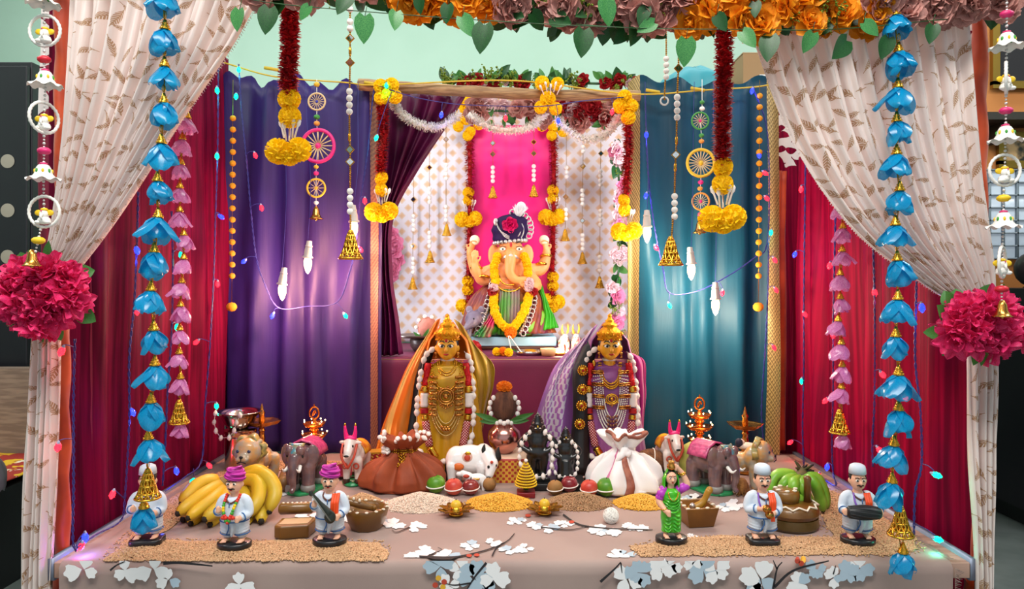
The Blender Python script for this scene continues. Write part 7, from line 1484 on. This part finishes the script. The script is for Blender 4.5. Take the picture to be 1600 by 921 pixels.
# the woman with a pot on her head
c = onT(1054, 859, .03); c.z += .0035; g = thing('clay_figurine', 'clay figurine of a woman in green saree carrying a pot on her head', 'figurine', c, .05, .156)
MB().prism([(.2*math.cos(i*PI/14), .165*math.sin(i*PI/14)-.01) for i in range(28)], 0, .07).build('base', FEET, g, bevel=.012)
m = MB(); m.ball((0, -.01, .80), (.07, .075, .088), 16).ball((0, -.03, .765), (.052, .05, .05), 12).limb((0, 0, .75), (0, .01, .66), .038, .045).chain([(0, -.08, .8), (0, -.094, .785)], [.010, .016], 8)
m.chain([(.11, 0, .66), (.2, -.01, .7), (.15, -.0, .84), (.085, -.01, .92)], [.05, .045, .036, .028], 10); m.ball((.07, -.015, .935), (.032, .03, .03), 8); fing(m, (.065, -.02, .93), (-1, -.2, .2), (0, -1, 0), .011)
m.chain([(-.115, 0, .64), (-.16, -.02, .52), (-.1, -.12, .42)], [.05, .042, .032], 10); m.ball((-.075, -.135, .40), (.034, .03, .038), 8); fing(m, (-.07, -.14, .395), (.3, -1, -.2), (1, 0, -.3), .011)
for k in (-1, 1):
    m.limb((k*.065, .0, .2), (k*.07, -.01, .11), .04, .032).ball((k*.08, -.06, .088), (.036, .07, .022), 10)
    for t in range(5): m.ball((k*.08+(t-2)*.014, -.125, .082), .010, 6)
m.build('body', SKIN, g, remesh=.009, sm=2)
m = MB()
def sf(u, v):
    a = u*2*PI; p = [(0, .67), (.06, .67), (.11, .63), (.115, .56), (.095, .48), (.12, .40), (.125, .3), (.115, .2), (.12, .13), (0, .13)]; q = v*9; i = min(int(q), 8); f = q-i; r = p[i][0]+(p[i+1][0]-p[i][0])*f; z = p[i][1]+(p[i+1][1]-p[i][1])*f
    cl = .02*math.exp(-(math.cos(a)/.25)**2)*(math.sin(a) < 0)*(z < .38); return V((r*1.05*math.cos(a), (r*.85-cl)*math.sin(a), z))
m.grid(sf, 48, 44, closeu=True)
for z0, dz in ((.6, .05), (.56, .05), (.52, .05), (.48, .045), (.43, .04)): m.tube(resample([V((-.115, -.03, z0-.01)), V((-.03, -.11, z0-dz)), V((.06, -.1, z0-dz*.6)), V((.115, -.02, z0+.05))], 12), .009, 5)
for k in (-1, 1):
    for z0 in (.36, .31, .26, .21, .17): m.tube(resample([V((k*.115, -.03, z0+.015)), V((k*.07, -.108, z0-.02)), V((k*.012, -.09, z0+.01))], 8), .008, 5)
m.build('green_saree', M('saree_green', '2FA012', .3, coat=.4, vary=(9, '4AB818')), g, remesh=.0085, sm=1)
m = MB(); m.grid(lambda u, v: V(((.085+.03*v)*math.sin((u-.5)*4.3)*(.45+.55*min(1, v*2.5)), .02+(.085+.03*v)*math.cos((u-.5)*4.3)*(.45+.55*min(1, v*2.5)), .915-.32*v)), 26, 16); m.build('veil', bpy.data.materials['saree_green'], g, solid=.014)
m = MB(); m.ball((0, .012, .835), (.075, .07, .065), 14); m.build('hair', HAIRB, g)
m = MB()
for k, e in ((1, (.2, -.01, .7)), (-1, (-.155, -.015, .55))): m.limb((k*.1, 0, .645), V((k*.1, 0, .645)).lerp(V(e), .85), .058, .056)
m.build('blouse_sleeves', M('blouse_violet', 'B83AB8', .4), g)
m = MB()
for x, y, z, r in ((.145, -.0, .845, .04), (.135, .0, .86, .039), (-.115, -.1, .445, .038)): m.tube([V((x+r*math.cos(a), y+r*math.sin(a), z+.012*math.cos(a))) for a in [i*PI/7 for i in range(14)]], .007, 5, closed=True)
m.build('bangles', GOLD, g)
m = MB(); 
for i in range(19): a = PI*i/18; m.ball((-.06*math.cos(a), -.1-.012*math.sin(a), .645-.1*math.sin(a)), .009, 6)
m.build('gold_necklace', GOLD, g)
f = MB()
for k in (-1, 1):
    f.slot = 0; f.ball((k*.027, -.077, .812), (.016, .007, .009), 8); f.slot = 1; f.ball((k*.026, -.082, .812), (.008, .005, .008), 8); f.tube([(k*.010, -.083, .832), (k*.028, -.084, .838), (k*.046, -.072, .832)], .004, 5)
f.slot = 2; f.ball((0, -.083, .757), (.015, .007, .007), 8); f.ball((0, -.085, .843), (.007, .005, .007), 6); f.build('face_paint', [M('eye_white', 'F6EEE0', .3), BLACK, M('vermilion', 'B01018', .5)], g)
MB().lathe([(0, .905), (.045, .905), (.06, .93), (.055, .96), (.036, .98), (.036, .995), (.046, 1.005), (.04, 1.008), (.03, .99), (0, .985)], (.005, .0, 0), 18).build('head_pot', BRASS, g)

# ------------------------------------------------------------------ the room around: wardrobe, bed, cabinet, pictures, boxes
wr = thing('wardrobe', 'tall dark wardrobe with pale round inlays on its door', 'wardrobe', (-2.15, 2.75, 0))
WDK = M('wardrobe_dark', '1C1B22', .35)
MB().box((0, 0, .815), (.96, .6, 1.63)).build('carcass', WDK, wr, smooth=False, bevel=.004)
for k in (0, 1):
    d = MB().box((-.24+.48*k, -.31, .82), (.47, .02, 1.58)).build('door', WDK, wr, smooth=False, bevel=.003)
    for z in (1.28, 1.11, .95): MB().lathe([(0, 0), (.022, 0), (.024, .004), (0, .005)], n=24, M=Tr(-.05+.48*k-.02, -.318, z) @ Ro(PI/2, 'X')).build('round_inlay', M('inlay_pale', '9A9486', .6), d, smooth=False)
bd = thing('bed', 'bed with plank headboard and red flowered sheet behind the tied curtain', 'bed', (-1.98, 2.0, 0))
MB().box((0, .33, .29), (1.1, .05, .58)).build('headboard', M('plank_pale', '9A8474', .55, vary=(10, '7E6A5E', (1, 1, 9))), bd, smooth=False); MB().box((0, 0, .14), (1.1, .64, .28)).build('bed_frame', M('bed_black', '0C0C10', .5), bd, smooth=False)
m = MB(); m.grid(lambda u, v: V(((u-.5)*1.1, (v-.5)*.64, .30+.012*nz(u*9, v*6)-.05*max(0, .06-v)/.06)), 40, 24); m.build('flowered_sheet', M('sheet_red', 'A82A1E', .7, fn=lambda nt: mixc(nt, noi(nt, 14).sm(.5, .53), mixc(nt, noi(nt, 22).sm(.6, .62), 'A0281E', 'E8D8C0'), 'E0B01E')), bd, solid=.004)
def lump(name, label, c, r, mat, sd):
    m = MB(); m.grid(lambda u, v: V((r[0]*math.sin(v*PI*.5)*math.cos(u*2*PI)*(1+.2*nz(u*5, v*3, sd)), r[1]*math.sin(v*PI*.5)*math.sin(u*2*PI)*(1+.2*nz(u*5, v*3, sd)), r[2]*math.cos(v*PI*.5)*(1+.25*nz(math.cos(u*6.28)*3, math.sin(u*6.28)*3+v*4, sd))+.006*math.sin(u*60+v*9))), 60, 16, closeu=True); o = m.build(name, mat); put(o, c, label, 'cloth bundle')
lump('cloth_bundle', 'crumpled grey plastic bundle lying on the red flowered bed sheet', (-1.46, 1.85, .315), (.12, .08, .13), M('bundle_grey', '6E6870', .4), 3)
lump('cloth_bundle', 'turquoise cloth heap lying on the bed corner beside the grey bundle', (-1.57, 1.755, .315), (.06, .04, .05), M('bundle_turq', '1E8AB0', .6), 6)
lump('cloth_bundle', 'pale green cloth heap nearest the tied cream curtain on the bed', (-1.47, 1.735, .312), (.06, .035, .04), M('bundle_pale', 'A8B8AE', .7), 9)
cbn = thing('dark_cabinet', 'dark glass fronted cabinet standing beyond the crimson flower bunch', 'cabinet', (2.2, 2.6, 0))
MB().box((0, .0, .45), (.80, .5, .78)).build('carcass', M('cab_dark', '16121A', .3), cbn, smooth=False)
d = MB().box((-.13, -.26, .46), (.50, .02, .66)).build('door', M('cab_glass', '2A2E34', .08, coat=1.), cbn, smooth=False); MB().box((-.13, -.275, .80), (.52, .02, .02)).build('door_rail', M('rail_dark', '0E0C10', .3), d, smooth=False)
for i in range(5): MB().tube(resample([V((-.32+.03*i, -.277, .74-.11*i)), V((-.27, -.28, .70-.1*i)), V((-.22, -.277, .72-.12*i))], 8), .006, 5).build('door_scroll', M('scroll_grey', '5A5C60', .4), d)
MB().box((0, 0, .03), (.76, .46, .06)).build('plinth', BLACK, cbn, smooth=False)
hb = thing('round_ornament', 'dark round ornament standing on top of the dark cabinet', 'ornament', (1.86, 2.5, .842)); MB().ball((0, 0, .066), (.07, .06, .065), 16).build('globe', M('ornament_dark', '221C1E', .3), hb); MB().lathe([(0, 0), (.04, 0), (.03, .01), (0, .012)], n=14).build('foot', BLACK, hb)
def pic(label, c, w, h, cols, n):
    g = thing('framed_picture', label, 'picture', c); MB().box((0, 0, 0), (w, .012, h)).build('picture_print', M(n, cols[0], .3, fn=lambda nt: mixc(nt, noi(nt, 12).sm(.45, .6), cols[0], cols[1])), g, smooth=False); f = MB()
    for x, z, a, b in ((0, h/2, w+.03, .03), (0, -h/2, w+.03, .03), (-w/2, 0, .03, h), (w/2, 0, .03, h)): f.box((x, -.008, z), (a, .02, b))
    f.build('gold_frame', M('frame_gold', '8A6A2A', .35, .7), g, smooth=False)
pic('dark painted picture in a gold frame hung highest on the orange wall', (2.28, 2.93, 1.93), .55, .5, ('1E2432', '8A5A3A'), 'print_dark')
m = thing('wooden_shelf', 'thin dark wooden shelf on the orange wall under the high picture', 'shelf', (2.28, 2.86, 1.52)); MB().box((0, 0, 0), (.8, .16, .03)).build('shelf_board', M('shelf_dark', '2E2420', .4), m, smooth=False)
for x in (-.3, .3): MB().box((x, .03, -.05), (.02, .1, .08)).build('bracket', BLACK, m, smooth=False)
pic('small black picture with pale figures between shelf and frosted window', (2.28, 2.93, 1.41), .5, .12, ('141014', 'C8A070'), 'print_black')
cu = thing('storage_cupboard', 'storage cupboard standing hidden behind the teal curtain under carton and bundle', 'cupboard', (.90, 2.55, 0)); MB().box((0, 0, .745), (.85, .5, 1.49)).build('carcass', M('cup_grey', '8A8E90', .5), cu, smooth=False)
for x in (-.21, .21): d = MB().box((x, -.256, .75), (.41, .012, 1.42)).build('door', M('cup_grey', '8A8E90', .5), cu, smooth=False); MB().box((x*.15, -.27, .8), (.012, .016, .09)).build('handle', STEEL, d)
bx = thing('cardboard_box', 'brown cardboard carton with white label on top of the cupboard behind the teal curtain', 'carton', (P(1185, 0, 2.5).x, 2.5, 1.49)); CARD = M('cardboard', 'A8855E', .8)
MB().box((0, 0, .075), (.18, .22, .15)).build('carton', CARD, bx, smooth=False); MB().box((-.001, 0, .151), (.182, .222, .003)).build('carton_lid', M('cardboard_lid', 'B5916A', .8), bx, smooth=False); MB().box((-.01, -.111, .055), (.05, .002, .045)).build('white_label', M('label_white', 'E0E2E4', .6), bx, smooth=False); MB().box((0, 0, .158), (.07, .1, .012)).build('blue_strip', M('strip_blue', '1E5AA8', .4), bx, smooth=False)
m = MB(); m.grid(lambda u, v: V((.12*math.sin(v*PI*.5)*math.cos(u*2*PI)*(1+.15*math.sin(u*31)), .1*math.sin(v*PI*.5)*math.sin(u*2*PI)*(1+.15*math.sin(u*31)), .12*math.cos(v*PI*.5)**.7*(1+.1*nz(u*6, v*4)))), 70, 18, closeu=True)
o = m.build('teal_bundle', M('bundle_teal', '2A94A4', .5, sheen=.2)); put(o, V((P(1085, 0, 2.46).x, 2.46, 1.491)), 'gathered light teal cloth bundle beside the carton above the teal curtain', 'cloth bundle')
